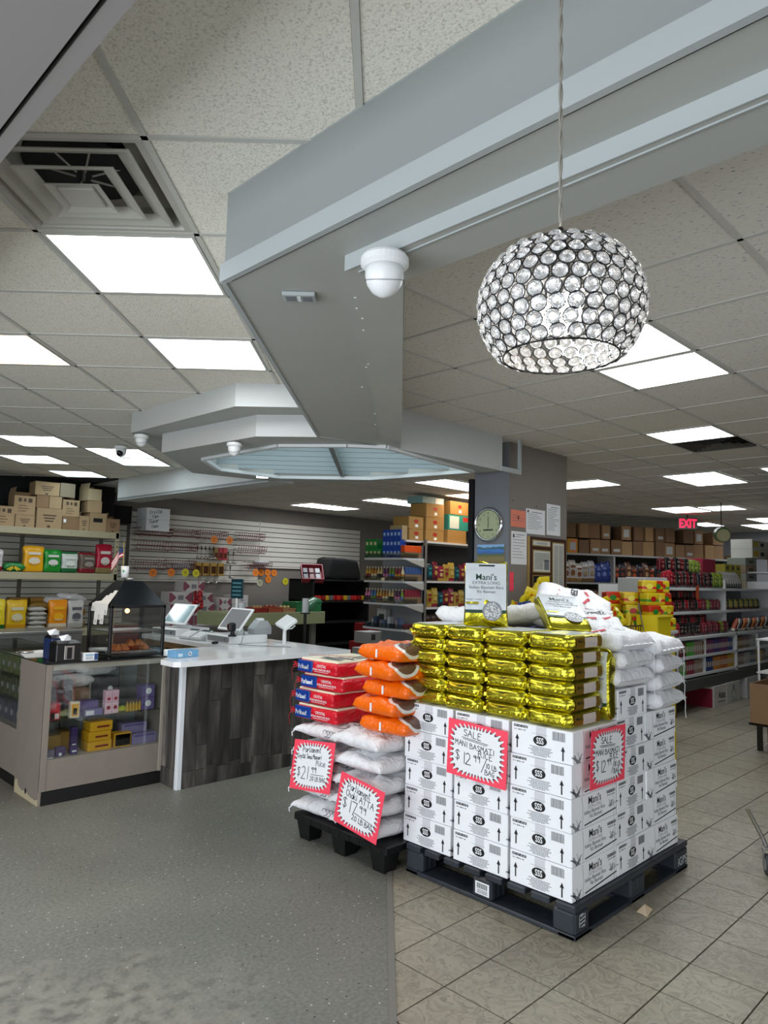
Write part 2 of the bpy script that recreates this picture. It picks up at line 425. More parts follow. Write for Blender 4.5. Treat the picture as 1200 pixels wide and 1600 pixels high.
def parea(p): return abs(sum(p[i][0]*p[(i+1) % len(p)][1]-p[(i+1) % len(p)][0]*p[i][1] for i in range(len(p)))/2) if len(p) > 2 else 0
def shrink(poly, d):
    cx = sum(p[0] for p in poly)/len(poly); cy = sum(p[1] for p in poly)/len(poly); out = []
    for p in poly:
        v = Vector((cx-p[0], cy-p[1])); l = v.length
        out.append((p[0]+v.x/l*d*1.41, p[1]+v.y/l*d*1.41) if l > d*2 else p)
    return out
def pads(x, y): return (x+y)*S2      # distance along the view
def rect(x0, y0, x1, y1): return [(x0, y0), (x1, y0), (x1, y1), (x0, y1)]
# ================================================================ THE SETTING
_cam = scene.camera.matrix_world.inverted()
def px(x, y, z):
    v = _cam @ Vector((x, y, z))
    if v.z > -.05: return None
    return (600+1109*v.x/-v.z, 800-1109*v.y/-v.z)
def seen(x, y, z, m=120):
    p = px(x, y, z); return p and -m < p[0] < 1200+m and -m < p[1] < 1600+m

# floor: painted concrete on the counter side, stone tiles on the shop side
fl = struct(MB().prism([(-2.5, -2.6), (-2.5, 12), (12.0, 12), (12.0, 11.9)], -.1, 0).build('floor', conc)); fl['kind'] = 'structure'
fl2 = struct(MB().prism([(-2.5, -2.6), (19.2, -2.6), (19.2, 12), (12.1, 12)], -.1, -.006).build('floor', grout))
# strip along the joint
MB().prism([(-2.4, -2.49), (11.9, 11.81), (11.92, 11.79), (-2.38, -2.51)], -.01, .004).build('joint_strip', mat('joint_strip_metal', '77756e', .5), fl2)
cells = []; 
for i in range(-16, 56):
    for j in range(-13, 36):
        x0 = 2.594+.301*i; y0 = 1.292+.299*j; g = .0035
        p = clip(rect(x0+g, y0+g, x0+.301-g, y0+.299-g), -1, 1, -.125)
        if parea(p) < .002: continue
        cx, cy = x0+.15, y0+.15
        if not (-2.5 < cx < 19 and -2.5 < cy < 12) or not seen(cx, cy, 0, 160): continue
        cells.append((pads(cx, cy), p, x0, y0))
cells.sort(key=lambda t: t[0])
tm = {}
for d, p, x0, y0 in cells[:295]:
    if abs(parea(p)-.294*.292) < 1e-5:
        if 'full' not in tm: tm['full'] = MB().prism(rect(-.147, -.146, .147, .146), -.008, 0).mesh('tile', tilem)
        link('tile', tm['full'], fl2, (x0+.1505, y0+.1495, random.uniform(-.0006, .0006)))
    else: MB().prism(p, -.008, 0).build('tile', tilem, fl2)
m = MB()
for d, p, x0, y0 in cells[295:]: m.prism(p, -.008, 0)
m.build('tile_field', tilem, fl2)['kind'] = 'stuff'

# ceiling
def in_left(x, y):      # camera-side frame test: x<-.15 or in front of diagonal beam
    return True
LN = ((-3.85, 10.4), (1.1, 6.57))     # far beam line in the counter frame
_a = Vector(LN[0]); _b = Vector(LN[1]); _n = Vector((_b.y-_a.y, -(_b.x-_a.x))); _n.normalize()
if _n.dot(Vector((0, 0))-_a) > 0: _n = -_n
_c = _n.dot(_a)                                    # points nearer than the beam: n.p < c  (counter frame)
nW = ((_n.x-(-_n.y)*0), 0)
def far_side(X, Y): x, y = (X-Y)*S2, (X+Y)*S2; return x < 1.3 and _n.x*x+_n.y*y > _c+.1
def clipfar(poly, keepfar):                         # poly in store frame
    a = (_n.x+_n.y)*S2; b = (-_n.x+_n.y)*S2; c = _c+.12
    return clip(poly, -a, -b, -c) if keepfar else clip(poly, a, b, c)
ceil = struct(MB().prism(rect(-2.5, -2.6, 19.2, 12), 3.3, 3.4).build('ceiling', gridm))
LX = [-.78+.65*k for k in range(-9, 1)]; LXn = LX+[-.12]
LY = [2.11+.632*k for k in range(0, 14)]
RX = [1.04, 1.65, 2.25, 2.86, 3.47, 4.09, 4.70, 5.42, 6.14, 6.73, 7.35, 8.0, 8.67, 9.27, 9.87]+[9.87+.61*k for k in range(1, 16)]
RY = [-2.2, -1.57, -.95, -.33, .28, .92, 1.56, 2.22, 2.85, 3.48, 4.10]+[4.10+.61*k for k in range(1, 14)]
lightsL = {}; tiles = []
def cellL(x0, x1, y0, y1): return [W(x0, y0), W(x1, y0), W(x1, y1), W(x0, y1)]
LIT_L = [(-1.42, 2.74), (-1.42, 4.0), (-2.74, 4.0), (-4.03, 7.17), (-3.38, 7.80), (-3.38, 8.43), (-4.68, 8.43), (-4.68, 9.7)]
def near(a, b): return abs(a-b) < .08
DIFF = (-1.43, 2.11)
lit = []; g = .012
# left grid
allL = [(LX[i], LX[i+1], LY[j], LY[j+1]) for i in range(len(LX)-1) for j in range(len(LY)-1)]
allL += [(-.78, -.12, LY[j], LY[j+1]) for j in range(len(LY)-1)]
allL += [(-.78, -.10, .85, 2.11), (-.78, -.10, -.4, .85), (-.10, .55, .85, 2.11), (-.10, .55, -.4, .85), (-1.43, -.78, .85, 2.11), (.55, 1.2, .85, 2.11), (.55, 1.2, -.4, .85), (-1.43, -.78, -.4, .85),
         (.55, 1.2, -1.7, -.4), (-.1, .55, -1.7, -.4), (1.2, 1.85, -1.7, -.4), (1.2, 1.85, -.4, .85), (-2.08, -1.43, .85, 2.11)]
bars = []
for x0, x1, y0, y1 in allL:
    if any(near(x0, a) and near(y0, b) for a, b in LIT_L): lit.append(('L', x0, x1, y0, y1)); continue
    if near(x0, DIFF[0]) and near(y0, DIFF[1]): continue
    p = cellL(x0+g, x1-g, y0+g, y1-g)
    if y1 < 2.2: p = clip(p, 1, 0, 1.5)
    p = clipfar(p, False)
    if parea(p) > .01:
        cx = sum(q[0] for q in p)/len(p); cy = sum(q[1] for q in p)/len(p)
        if seen(cx, cy, 2.96, 350): tiles.append((pads(cx, cy), p, 'L'))
def LINE(x0, y0, x1, y1, frame):
    w = .011
    if frame == 'L':
        p = [W(x0-w, y0), W(x0+w, y0), W(x1+w, y1), W(x1-w, y1)] if abs(x0-x1) < 1e-6 else [W(x0, y0-w), W(x1, y1-w), W(x1, y1+w), W(x0, y0+w)]
        return p
    return rect(x0-w, y0, x1+w, y1) if abs(x0-x1) < 1e-6 else rect(x0, y0-w, x1, y1+w)
bm = MB()
for x in LX+[-.12]:
    p = clipfar(LINE(x, 2.11, x, 10.4, 'L'), False)
    if parea(p) > .001: bm.prism(p, 2.952, 2.964)
for y in LY:
    p = clipfar(LINE(LX[0], y, -.12, y, 'L'), False)
    if y < 2.2: p = clip(LINE(-2.08, y, 1.85, y, 'L'), 1, 0, 1.5)
    if parea(p) > .001: bm.prism(p, 2.952, 2.964)
for y in (-.4, .85):
    p = clip(LINE(-1.43, y, 1.85, y, 'L'), 1, 0, 1.5); bm.prism(p, 2.952, 2.964)
for x in (-1.43, -.78, -.10, .55, 1.2):
    p = clip(LINE(x, -1.7, x, 2.11, 'L'), 1, 0, 1.5)
    if parea(p) > .001: bm.prism(p, 2.952, 2.964)
# right grid
def clipR(p, X, Y):
    if far_side(X, Y): return clipfar(p, True)
    p = clip(p, -1, 0, -1.5); return clip(p, -S2, S2, .14)      # camera-frame x > -.14
RLIT = [(4.09, 1.56), (3.47, 1.56), (6.14, 2.22)]; RV = (6.73, 2.22)
for i in range(len(RX)-1):
    for j in range(len(RY)-1):
        if any(near(RX[i], a) and near(RY[j], b) for a, b in RLIT): lit.append(('R', RX[i], RX[i+1], RY[j], RY[j+1])); continue
        if near(RX[i], RV[0]) and near(RY[j], RV[1]): continue
        cx = (RX[i]+RX[i+1])/2; cy = (RY[j]+RY[j+1])/2
        p = clipR(rect(RX[i]+g, RY[j]+g, RX[i+1]-g, RY[j+1]-g), cx, cy)
        if parea(p) > .01 and seen(cx, cy, 2.96, 200) and not (5.9 < cx < 6.6 and 4.1 < cy < 4.4): tiles.append((pads(cx, cy), p, 'R'))
for x in RX:
    for (a, b) in zip(RY[:-1], RY[1:]):
        p = clipR(LINE(x, a, x, b, 'R'), x, (a+b)/2)
        if parea(p) > .0005: bm.prism(p, 2.952, 2.964)
for y in RY:
    for (a, b) in zip(RX[:-1], RX[1:]):
        p = clipR(LINE(a, y, b, y, 'R'), (a+b)/2, y)
        if parea(p) > .0005: bm.prism(p, 2.952, 2.964)
bm.build('grid_bars', gridm, ceil)
tiles.sort(key=lambda t: t[0])
for d, p, k in tiles[:290]: MB().prism(p, 2.957, 2.975).build('ceiling_tile', ceilm if k == 'L' else fissm, ceil)
m = MB()
for d, p, k in tiles[290:]: m.prism(p, 2.957, 2.975)
if m.v: m.build('ceiling_tile_field', fissm, ceil)['kind'] = 'stuff'

# walls
struct(MB().box(-2.5, 12, 0, 19.2, 12.15, 3.3).build('wall_back', wallp))
struct(MB().box(19.2, -2.6, 0, 19.35, 12.15, 3.3).build('wall_far', mat('pale_wall_paint', 'a9aab0', .7)))
struct(MB().box(-2.65, 4.9, 0, -2.5, 12.15, 3.3).box(-2.65, -2.6, 0, -2.5, -1.6, 3.3).box(-2.65, -1.6, 2.75, -2.5, 4.9, 3.3).box(-2.65, -1.6, 0, -2.5, 4.9, .3)
       .box(-2.62, .5, .3, -2.54, .58, 2.75).box(-2.62, 2.7, .3, -2.54, 2.78, 2.75).build('wall_entrance', wallp))
struct(MB().box(-2.65, -2.75, 0, 19.35, -2.6, 3.3).build('wall_side', wallp))
# black bulkhead above the left shelves
struct(MB().box(-2.4, 11.3, 2.3, 5.06, 11.98, 3.0, b=.005).box(5.06, 11.8, 2.42, 5.6, 11.98, 2.72).build('wall_bulkhead', darkp))

# ------------------------------------------------ beam and octagonal soffit
F = [W(*p) for p in ((-.578, 2.43), (-.49, 5.18))]; R_ = [W(*p) for p in ((.05, 2.28), (.12, 5.6))]
body = [(1.308, -2.5), (1.66, -2.5), R_[0], R_[1], F[1], F[0]]
beam = MB().prism(body, 2.628, 2.97, 0)
beam.prism([(1.49, -2.5), (1.655, -2.5), W(.045, 2.27), W(.115, 5.1), W(-.03, 5.1), W(-.14, 2.2)], 2.578, 2.63, 0)
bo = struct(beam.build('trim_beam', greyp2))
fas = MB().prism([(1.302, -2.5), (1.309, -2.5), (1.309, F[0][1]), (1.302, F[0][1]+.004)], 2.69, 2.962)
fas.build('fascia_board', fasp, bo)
tr = MB().prism([(1.288, -2.5), (1.31, -2.5), (1.31, F[0][1]-.005), (1.288, F[0][1]+.012)], 2.622, 2.688)
def strip(m, a, b, w, z0, z1):    # a,b store-frame points; strip of width w on the left of a->b
    a = Vector(a); b = Vector(b); d = (b-a).normalized(); n = Vector((-d.y, d.x))*w
    m.prism([tuple(a), tuple(b), tuple(b+n), tuple(a+n)] if w > 0 else [tuple(b), tuple(a), tuple(a+n), tuple(b+n)], z0, z1)
strip(tr, F[0], F[1], .02, 2.622, 2.69)
strip(tr, (1.31, -2.5), (1.31, 2.12), .008, 2.95, 2.958)
tr.build('edge_moulding', trimp, bo)
MB().box(1.312, -2.5, 2.626, 1.318, 2.1, 2.63).build('groove', darkp, bo)
st = MB(); strip(st, (1.49, -2.5), (1.49, 1.63), .004, 2.574, 2.63); st.prism([(1.486, -2.5), (1.49, -2.5), W(-.14, 2.2), W(-.146, 2.2)], 2.576, 2.632); st.build('lip', trimp, bo)
sc = MB()
for x, y in ((-.12, 2.42), (-.118, 2.52), (-.1, 2.62), (-.09, 3.2), (-.1, 3.25), (-.13, 3.6), (-.07, 4.2), (-.07, 4.5), (-.1, 2.75)):
    p = W(x, y); sc.cyl((p[0], p[1], 2.5765), (p[0], p[1], 2.579), .005, n=8)
sc.build('screw_heads', whitep, bo)

O = [(-.49, 5.18), (-.97, 5.22), (-1.93, 6.05), (-1.98, 7.25), (-1.25, 7.75), (-.2, 7.6), (1.10, 6.6), (.12, 5.6)]
I = [(-.3, 5.47), (-.84, 5.54), (-1.62, 6.29), (-1.62, 6.9), (-1.1, 7.35), (-.15, 7.3), (.82, 6.62), (.0, 5.5)]
T = [(-.49, 4.95), (-1.08, 4.97), (-2.2, 6.04), (-2.25, 7.4), (-1.3, 8.0), (-.2, 7.6), (1.10, 6.6), (.12, 5.6)]
oc = MB(); un = MB()
for i in range(8):
    j = (i+1) % 8
    a, b = W(*O[i]), W(*O[j]); c, d = W(*I[i]), W(*I[j]); e, f = W(*T[i]), W(*T[j])
    un.quad([(a[0], a[1], 2.622), (c[0], c[1], 2.622), (d[0], d[1], 2.622), (b[0], b[1], 2.622)])
    un.quad([(c[0], c[1], 2.622), (c[0], c[1], 2.80), (d[0], d[1], 2.80), (d[0], d[1], 2.622)])
    if i in (4, 5, 6):
        oc.quad([(a[0], a[1], 2.622), (b[0], b[1], 2.622), (f[0], f[1], 2.97), (e[0], e[1], 2.97)])
    else:
        oc.quad([(a[0], a[1], 2.622), (b[0], b[1], 2.622), (b[0], b[1], 2.787), (a[0], a[1], 2.787)])
        un.quad([(a[0], a[1], 2.787), (b[0], b[1], 2.787), (f[0], f[1], 2.787), (e[0], e[1], 2.787)])
        oc.quad([(e[0], e[1], 2.787), (f[0], f[1], 2.787), (f[0], f[1], 2.97), (e[0], e[1], 2.97)])
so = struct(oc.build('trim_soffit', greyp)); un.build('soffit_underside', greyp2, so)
tr = MB()
for i in (6,): strip(tr, W(*O[6]), W(*O[7]), -.0, 0, 0) if 0 else None
for i in range(8):
    a, b = W(*I[i]), W(*I[(i+1) % 8]); strip(tr, a, b, .03, 2.600, 2.63); strip(tr, a, b, -.012, 2.600, 2.63)
tr.build('opening_moulding', mat('moulding_white', 'd4d8d8', .4), so)
# luminous panel and blades inside the opening
lp = thing('louvre_light', 'pale blue slatted light panel set into the underside of the octagonal soffit', 'ceiling light', (*W(-.4, 6.4), 2.7))
o = Vector((*W(-.4, 6.4), 2.7))
Iw = [W(*p) for p in I]
def clipI(p):
    for i in range(8):
        a, b = Iw[i], Iw[(i+1) % 8]; ex, ey = b[0]-a[0], b[1]-a[1]; nx, ny = ey, -ex; c = nx*a[0]+ny*a[1]
        if nx*o.x+ny*o.y > c: nx, ny, c = -nx, -ny, -c
        p = clip(p, nx, ny, c)
        if len(p) < 3: return []
    return p
m = MB().prism([(p[0]-o.x, p[1]-o.y) for p in Iw], .075, .085)
m.build('diffuser', mat('cool_diffuser', 'd8ebf2', emit=1.15), lp)
for k in range(6):
    y = 5.95+.27*k
    p = clipI([W(-2, y), W(1.2, y), W(1.2, y+.018), W(-2, y+.018)])
    if len(p) > 2: MB().prism([(q[0]-o.x, q[1]-o.y) for q in p], -.05, .03).build('blade', mat('blade_grey', '8a9698', .4), lp)
p = clipI([W(-.46, 5), W(-.42, 5), W(-.42, 8), W(-.46, 8)])
MB().prism([(q[0]-o.x, q[1]-o.y) for q in p], -.075, .05).build('divider', mat('divider_grey', '7b8282', .4), lp)
# long far beam
a, b, c, d = W(-3.95, 10.45), W(-1.3, 7.85), W(-1.05, 8.05), W(-3.7, 10.75)
fb = struct(MB().prism([a, b, c, d], 2.64, 2.97).build('trim_far_beam', greyp))
t = MB(); strip(t, W(-3.95, 10.45), W(-1.3, 7.85), .012, 2.63, 2.67); t.build('edge_moulding', trimp, fb)
# overhead soffit at top left
sf = struct(MB().box(-2.45, -2.5, 2.70, .498, 4.9, 3.0).box(.512, -2.5, 2.705, .55, 4.9, 2.97).build('trim_overhead_soffit', mat('warm_grey_paint', '8b8785', .6)))
MB().box(.499, -2.5, 2.72, .511, 4.9, 2.95).build('shadow_gap', darkp, sf)

# column
co = struct(MB().box(5.73, 4.0, 0, 6.79, 4.42, 2.965).build('wall_column', wallp))
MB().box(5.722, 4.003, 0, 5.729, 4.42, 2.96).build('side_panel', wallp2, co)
MB().box(5.70, 4.43, 0, 5.75, 4.49, 2.62, b=.004).build('corner_post', darkp, co)
MB().box(5.40, 3.86, 2.615, 5.72, 3.885, 2.66).box(5.69, 3.86, 2.66, 5.72, 3.885, 2.955).build('trim_piece', trimp, co)
m = MB()
for x, z in ((5.78, 2.38), (6.2, 2.36), (6.63, 1.9), (5.8, 1.6)): m.cyl((x, 3.996, z), (x, 4.001, z), .006, n=8)
m.build('screw_heads', ink, co)

# lit ceiling panels
def ceiling_light(poly, label, z=2.954, warm=False, tilt=None, s=None):
    cx = sum(p[0] for p in poly)/4; cy = sum(p[1] for p in poly)/4
    t = thing('ceiling_light', label, 'ceiling light', (cx, cy, z)); far = cx > 6.9 and cy < 8; bk = cx > 6.9 and cy >= 8
    q = [(p[0]-cx, p[1]-cy) for p in poly]; inn = [(x*.955, y*.955) for x, y in q]
    m = MB(); n = 4
    for i in range(n):
        j = (i+1) % n
        m.add([(*q[i], -.004), (*q[j], -.004), (*inn[j], -.004), (*inn[i], -.004), (*inn[i], .004), (*inn[j], .004), (*q[i], .01), (*q[j], .01)], [(0, 3, 2, 1), (3, 4, 5, 2), (0, 1, 7, 6)])
    m.build('frame', gridm, t)
    e = mat('lit_panel_warm', 'ffd9b0', emit=PANEL*.8) if warm else (mat('lit_panel_cool', 'dcf2f8', emit=PANEL*.35) if warm is None else (mat('lit_panel_far', 'f6fbff', emit=PANEL*.45) if far else mat('lit_panel', 'f6fbff', emit=PANEL)))
    MB().quad([(x, y, .0) for x, y in reversed(inn)]).build('diffuser', e, t)
    MB().prism(inn, .012, .06).build('housing', gridm, t)
    return t
names = {(-1.42, 2.74): ('large square ceiling light beside the air diffuser, nearest on the left', False), (-1.42, 4.0): ('square ceiling light between the near left light and the stepped soffit', False),
         (-2.74, 4.0): ('warm-toned square ceiling light cut by the left edge of the picture', True), (-4.03, 7.17): ('square ceiling light left of the small black-eyed dome camera', False),
         (-3.38, 7.80): ('white ceiling light just behind the black-eyed dome camera', False), (-3.38, 8.43): ('cool bluish ceiling light adjoining a white one behind the dome camera', None),
         (-4.68, 8.43): ('small ceiling light at the left edge above the carton shelf', False), (-4.68, 9.7): ('cool bluish ceiling light right above the stacked cartons on the left', None)}
for k, x0, x1, y0, y1 in lit:
    if k == 'L':
        lab, wm = [v for q, v in names.items() if near(q[0], x0) and near(q[1], y0)][0]
        ceiling_light(cellL(x0+.015, x1-.015, y0+.015, y1-.015), lab, warm=wm)
    else:
        lab = {4.09: 'bright square ceiling light right of the crystal pendant, fully in view', 3.47: 'square ceiling light partly hidden behind the crystal pendant', 6.14: 'square ceiling light beside the slotted air vent on the right'}[x0]
        ceiling_light(rect(x0+.015, y0+.015, x1-.015, y1-.015), lab)
for r, lab in (((8.65, 3.12, 9.85, 3.78), 'long ceiling light past the slotted air vent on the right'), ((8.5, 4.52, 9.16, 5.7), 'ceiling light just right of the column top'),
               ((12.3, 4.88, 13.4, 5.58), 'left one of two touching ceiling lights above the exit sign'), ((12.5, 4.25, 13.3, 4.84), 'right one of two touching ceiling lights above the exit sign'),
               ((15.1, 3.9, 16.3, 4.9), 'ceiling light high at the right edge beyond the exit sign'), ((8.7, 1.9, 9.3, 2.66), 'ceiling light cut by the right edge of the picture'),
               ((15.7, 5.85, 16.8, 6.3), 'thin far ceiling light directly right of the exit sign'), ((16.6, 4.9, 18.2, 5.5), 'farthest ceiling light seen behind the green-rimmed lamp'),
               ((8.35, 10.3, 9.65, 10.95), 'ceiling light farthest left over the slatted back wall'), ((8.5, 8.5, 9.9, 9.1), 'ceiling light above the corner of the snack shelf'),
               ((7.3, 6.15, 8.6, 6.75), 'ceiling light left of the column top'), ((8.75, 6.85, 9.5, 7.4), 'small warm ceiling light above the brown cartons by the column')):
    ceiling_light(rect(*r), lab, z=2.946, warm=('warm' in lab))
# ================================================================ PENDANT LAMP
def build_pendant():
    c = (1.04, .625, 2.068); R = .137
    t = thing('pendant_lamp', 'round black wire pendant lamp covered in clear crystal discs, hanging in front on a cord', 'lamp', c)
    zt, zb = .092, -.088            # cut heights of the globe
    def prof(z):                    # squashed globe radius
        k = max(0, 1-(z/.118)**2); return R*k**.42 if z < 0 else R*k**.5
    frame = MB(); ringm = []
    rows = 9
    arc = []; z_ = zt
    while z_ > zb: arc.append((z_, prof(z_))); z_ -= .001
    arc.append((zb, prof(zb))); cum = [0]
    for (a0, b0), (a1, b1) in zip(arc[:-1], arc[1:]): cum.append(cum[-1]+sqrt((a1-a0)**2+(b1-b0)**2))
    zs = []
    for i in range(rows):
        tt = .012+(cum[-1]-.026)*i/(rows-1); k_ = min(range(len(cum)), key=lambda q: abs(cum[q]-tt)); zs.append(arc[k_][0])
    # crystal disc, faceted on both faces
    cr = MB(); n = 12
    vs = [(0, 0, .0065)]+[(.0070*cos(2*pi*i/n), .0070*sin(2*pi*i/n), .0055) for i in range(n)]+[(.0122*cos(2*pi*(i+.5)/n), .0122*sin(2*pi*(i+.5)/n), 0) for i in range(n)]+[(.0055*cos(2*pi*i/n), .0055*sin(2*pi*i/n), -.005) for i in range(n)]+[(0, 0, -.0062)]
    fs = [(0, 1+i, 1+(i+1) % n) for i in range(n)]
    for i in range(n):
        a, b = 1+i, 1+(i+1) % n; c0, c1 = 1+n+i, 1+n+(i-1) % n; d, e = 1+2*n+i, 1+2*n+(i+1) % n
        fs += [(a, c0, b), (a, c1, c0), (d, e, c0), (d, c0, c1), (1+3*n, e, d)]
    cr.add(vs, fs); crm = cr.mesh('crystal', mat('crystal', 'ffffff', .05, trans=.84, spec=.9), False)
    spots = []
    for k, z in enumerate(zs):
        r = prof(z); cnt = max(10, int(round(2*pi*r/.0282))); 
        for i in range(cnt):
            a = 2*pi*(i+.5*(k % 2))/cnt+k*.03; p = Vector((r*cos(a), r*sin(a), z)); e = .003
            sl = (prof(z+e)-prof(z-e))/(2*e); nn = Vector((cos(a), sin(a), -sl)).normalized(); spots.append((p, nn))
    for p, nn in spots[:298]:
        q = nn.to_track_quat('Z', 'Y'); o = link('crystal', crm, t, p, rot=q.to_euler())
        M_ = Matrix.Translation(p) @ q.to_matrix().to_4x4()
        i0 = len(frame.v); frame.tube([(.0132*cos(2*pi*i/14), .0132*sin(2*pi*i/14), .001) for i in range(14)], .0011, 4, closed=True); frame.xf(M_, i0)
    for z in (zt, zb):
        r = prof(z)*.995; frame.tube([(r*cos(2*pi*i/48), r*sin(2*pi*i/48), z) for i in range(48)], .0016, 5, closed=True)
    for i in range(6):
        a = 2*pi*i/6; r = prof(zt); frame.tube([(.012*cos(a), .012*sin(a), zt+.004), (r*cos(a), r*sin(a), zt)], .0014, 5)
    frame.build('wire_shade', blackm, t, smooth=True)
    MB().lathe([(.0165, zt-.045), (.0165, zt), (.0155, zt+.006), (.009, zt+.028), (.0055, zt+.046), (.004, zt+.05)], 20).build('socket_cup', mat('dark_nickel', '55524e', .3, .9), t, smooth=True)
    m = MB(); pts = []
    for s_ in (0, pi):
        m.tube([(.0022*cos(k*.9+s_), .0022*sin(k*.9+s_), zt+.048+(.892-zt-.05)*k/60) for k in range(61)], .0021, 5)
    m.build('cord', mat('clear_cord', '9a968c', .25, .3), t, smooth=True)
    b = MB().ball((0, 0, 0), .036, 10, sz=1.0).build('bulb', mat('bulb_glow', 'fff8ee', emit=18), t, (0, 0, -.014), smooth=True)
    MB().lathe([(.002, .886), (.05, .887), (.055, .892)], 24).build('ceiling_rose', mat('dark_nickel'), t)
build_pendant()

# ================================================================ RICE CARTONS ON THE SLATE PALLET
def make_carton():
    l, w, h = .428, .338, .1495
    c = MB()
    def dp(p, t): return p
    c.box(-l/2, -w/2, 0, l/2, w/2, h, b=.003)
    o = tag(c.build('rice_carton', cartw), 'x', 'carton')
    tp = MB().box(-l/2-.0006, -.028, h*.5, -l/2, .028, h-.003).box(-l/2-.0004, -.028, h-.0002, l/2, .028, h+.0005).box(l/2, -.028, h*.5, l/2+.0006, .028, h-.003)
    tp.build('packing_tape', tapec, o)
    # end face print (both ends)
    for sx in (-1, 1):
        e = MB()
        def P(u, v): return (sx*(l/2+.0007), -sx*u*-1*-1*1.0 if 0 else (-u if sx < 0 else u), v)
        xd = (0, -1, 0) if sx < 0 else (0, 1, 0); X0 = sx*(l/2+.0009)
        def R(u0, v0, u1, v1, mi=0):
            s = -1 if sx < 0 else 1
            e.quad([(X0, s*u0, v0), (X0, s*u1, v0), (X0, s*u1, v1), (X0, s*u0, v1)], mi)
        R(-.155, .130, -.075, .1415)
        e.text('NET WT. 40 LBS', .0105, (X0+sx*.0003, (-1 if sx < 0 else 1)*-.115, .1325), xd, (0, 0, 1), 1)
        for k, wd in enumerate((.006, .004, .010, .007, .005, .009)): R(-.152+.011*k, .1165, -.152+.011*k+wd, .1205)
        x = .062
        for k in range(18):
            wd = (.0012, .002, .0011, .0028, .0014)[k % 5]; R(x, .098, x+wd, .1385); x += wd+.0022
        # oval with letters
        n = 28; yy = (-1 if sx < 0 else 1)
        e.quad([(X0, yy*(-.006+.038*cos(2*pi*i/n)), .082+.0235*sin(2*pi*i/n)) for i in range(n)])
        e.text('SSS', .040, (X0+sx*.0003, yy*-.006, .0685), xd, (0, 0, 1), 1, .018, sx=.74)
        R(-.05, .1115, .035, .1125, 2)
        for k, (a, b) in enumerate(((-.062, .056), (-.048, .050), (-.070, .062), (-.055, .050), (-.048, .044), (-.060, .052), (-.040, .03))):
            z = .050-.0066*k; x = a
            while x < b:
                wd = random.uniform(.004, .011); R(x, z, min(x+wd, b), z+.0033, 2); x += wd+.002
        for u in (-.135, .118):
            z0 = .030 if u < 0 else .012; R(u-.0036, z0, u+.0036, z0+.044)
            e.quad([(X0, yy*(u-.011), z0+.042), (X0, yy*(u+.011), z0+.042), (X0, yy*u, z0+.066)] if yy > 0 else [(X0, yy*(u+.011), z0+.042), (X0, yy*(u-.011), z0+.042), (X0, yy*u, z0+.066)])
        e.build('end_print', [ink, cartw, mat('print_grey', '6c6e74', .6)], o)
    # long face print
    for sy in (-1, 1):
        g = MB()
        xd = (-sy*-1*-1, 0, 0); xd = (1, 0, 0) if sy < 0 else (-1, 0, 0); q = 1 if sy < 0 else -1; Y0 = sy*(w/2+.0009)
        def B(u0, v0, u1, v1, mi=0): g.quad([(q*u0, Y0, v0), (q*u1, Y0, v0), (q*u1, Y0, v1), (q*u0, Y0, v1)], mi)
        g.text("Mani's", .050, (q*.0, Y0, .102), xd, (0, 0, 1), 0, .007)
        g.text('EXTRA LONG', .021, (q*.0, Y0, .082), xd, (0, 0, 1), 2)
        g.text('Indian Basmati Rice', .0255, (q*.0, Y0, .060), xd, (0, 0, 1), 1, .004)
        g.text('Riz Basmati', .0255, (q*.01, Y0, .038), xd, (0, 0, 1), 1, .004)
        B(.115, .118, .20, .131); g.text('NET WT. 40 LBS', .0115, (q*.1575, Y0+sy*.0003, .1205), xd, (0, 0, 1), 3)
        for k in range(6): B(.122+.013*k, .106, .13+.013*k, .110)
        g.ribbon([(-.095, .014), (.205, .034)], .006, (0, Y0, 0), xd, (0, 0, 1), 0)
        rnd = random.Random(5+sy)
        for (cx, cz, n_, s_) in ((-.165, .004, 15, 1), (.165, .05, 9, .6)):
            for k in range(n_):
                a = rnd.uniform(.5, 2.6); L_ = rnd.uniform(.03, .085)*s_; x0 = cx+rnd.uniform(-.022, .022)
                pts = [(x0+L_*cos(a)*t*(1+.3*t), cz+L_*sin(a)*t*(1-.25*t)) for t in (0, .35, .7, 1)]
                g.ribbon(pts, .0022, (0, Y0, 0), xd, (0, 0, 1), 1)
                if k % 3 == 0: g.ribbon(pts[2:], .0045, (0, Y0, 0), xd, (0, 0, 1), 1)
        g.ribbon([(-.118, 0.003), (-.112, .05), (-.113, .1), (-.122, .146)], .0025, (0, Y0, 0), xd, (0, 0, 1), 2)
        g.ribbon([(.182, 0.003), (.188, .05), (.187, .1), (.178, .146)], .0025, (0, Y0, 0), xd, (0, 0, 1), 2)
        g.build('side_print', [mat('black_ink'), mat('print_mid', '77797f', .6), mat('print_light', 'a9abb1', .6), cartw], o)
    return o
car0 = make_carton(); _first = [True]
ORD = ['bottom', 'second from bottom', 'middle', 'fourth from bottom', 'top', 'topmost extra']
def put(proto, loc, rz, label, group=None, rot=None, flag={}):
    k = proto.name
    if k not in flag:
        flag[k] = 1; proto.location = loc; proto.rotation_euler = rot if rot else (0, 0, rz); proto['label'] = label
        if group: proto['group'] = group
        return proto
    return dup(proto, loc, rz, label, group, rot)
GC = 'rice cartons on the slate pallet'
jr = random.Random(3)
def j(a): return jr.uniform(-a, a)
for ci, (yc, nm) in enumerate(((1.908, 'right'), (2.262, 'middle'), (2.62, 'left'))):
    for r in range(5):
        put(car0, (3.218+j(.004), yc+j(.003), .151+.1515*r), j(.008), 'white carton on the wide arrow-marked face, %s row, %s column' % (ORD[r], nm), GC)
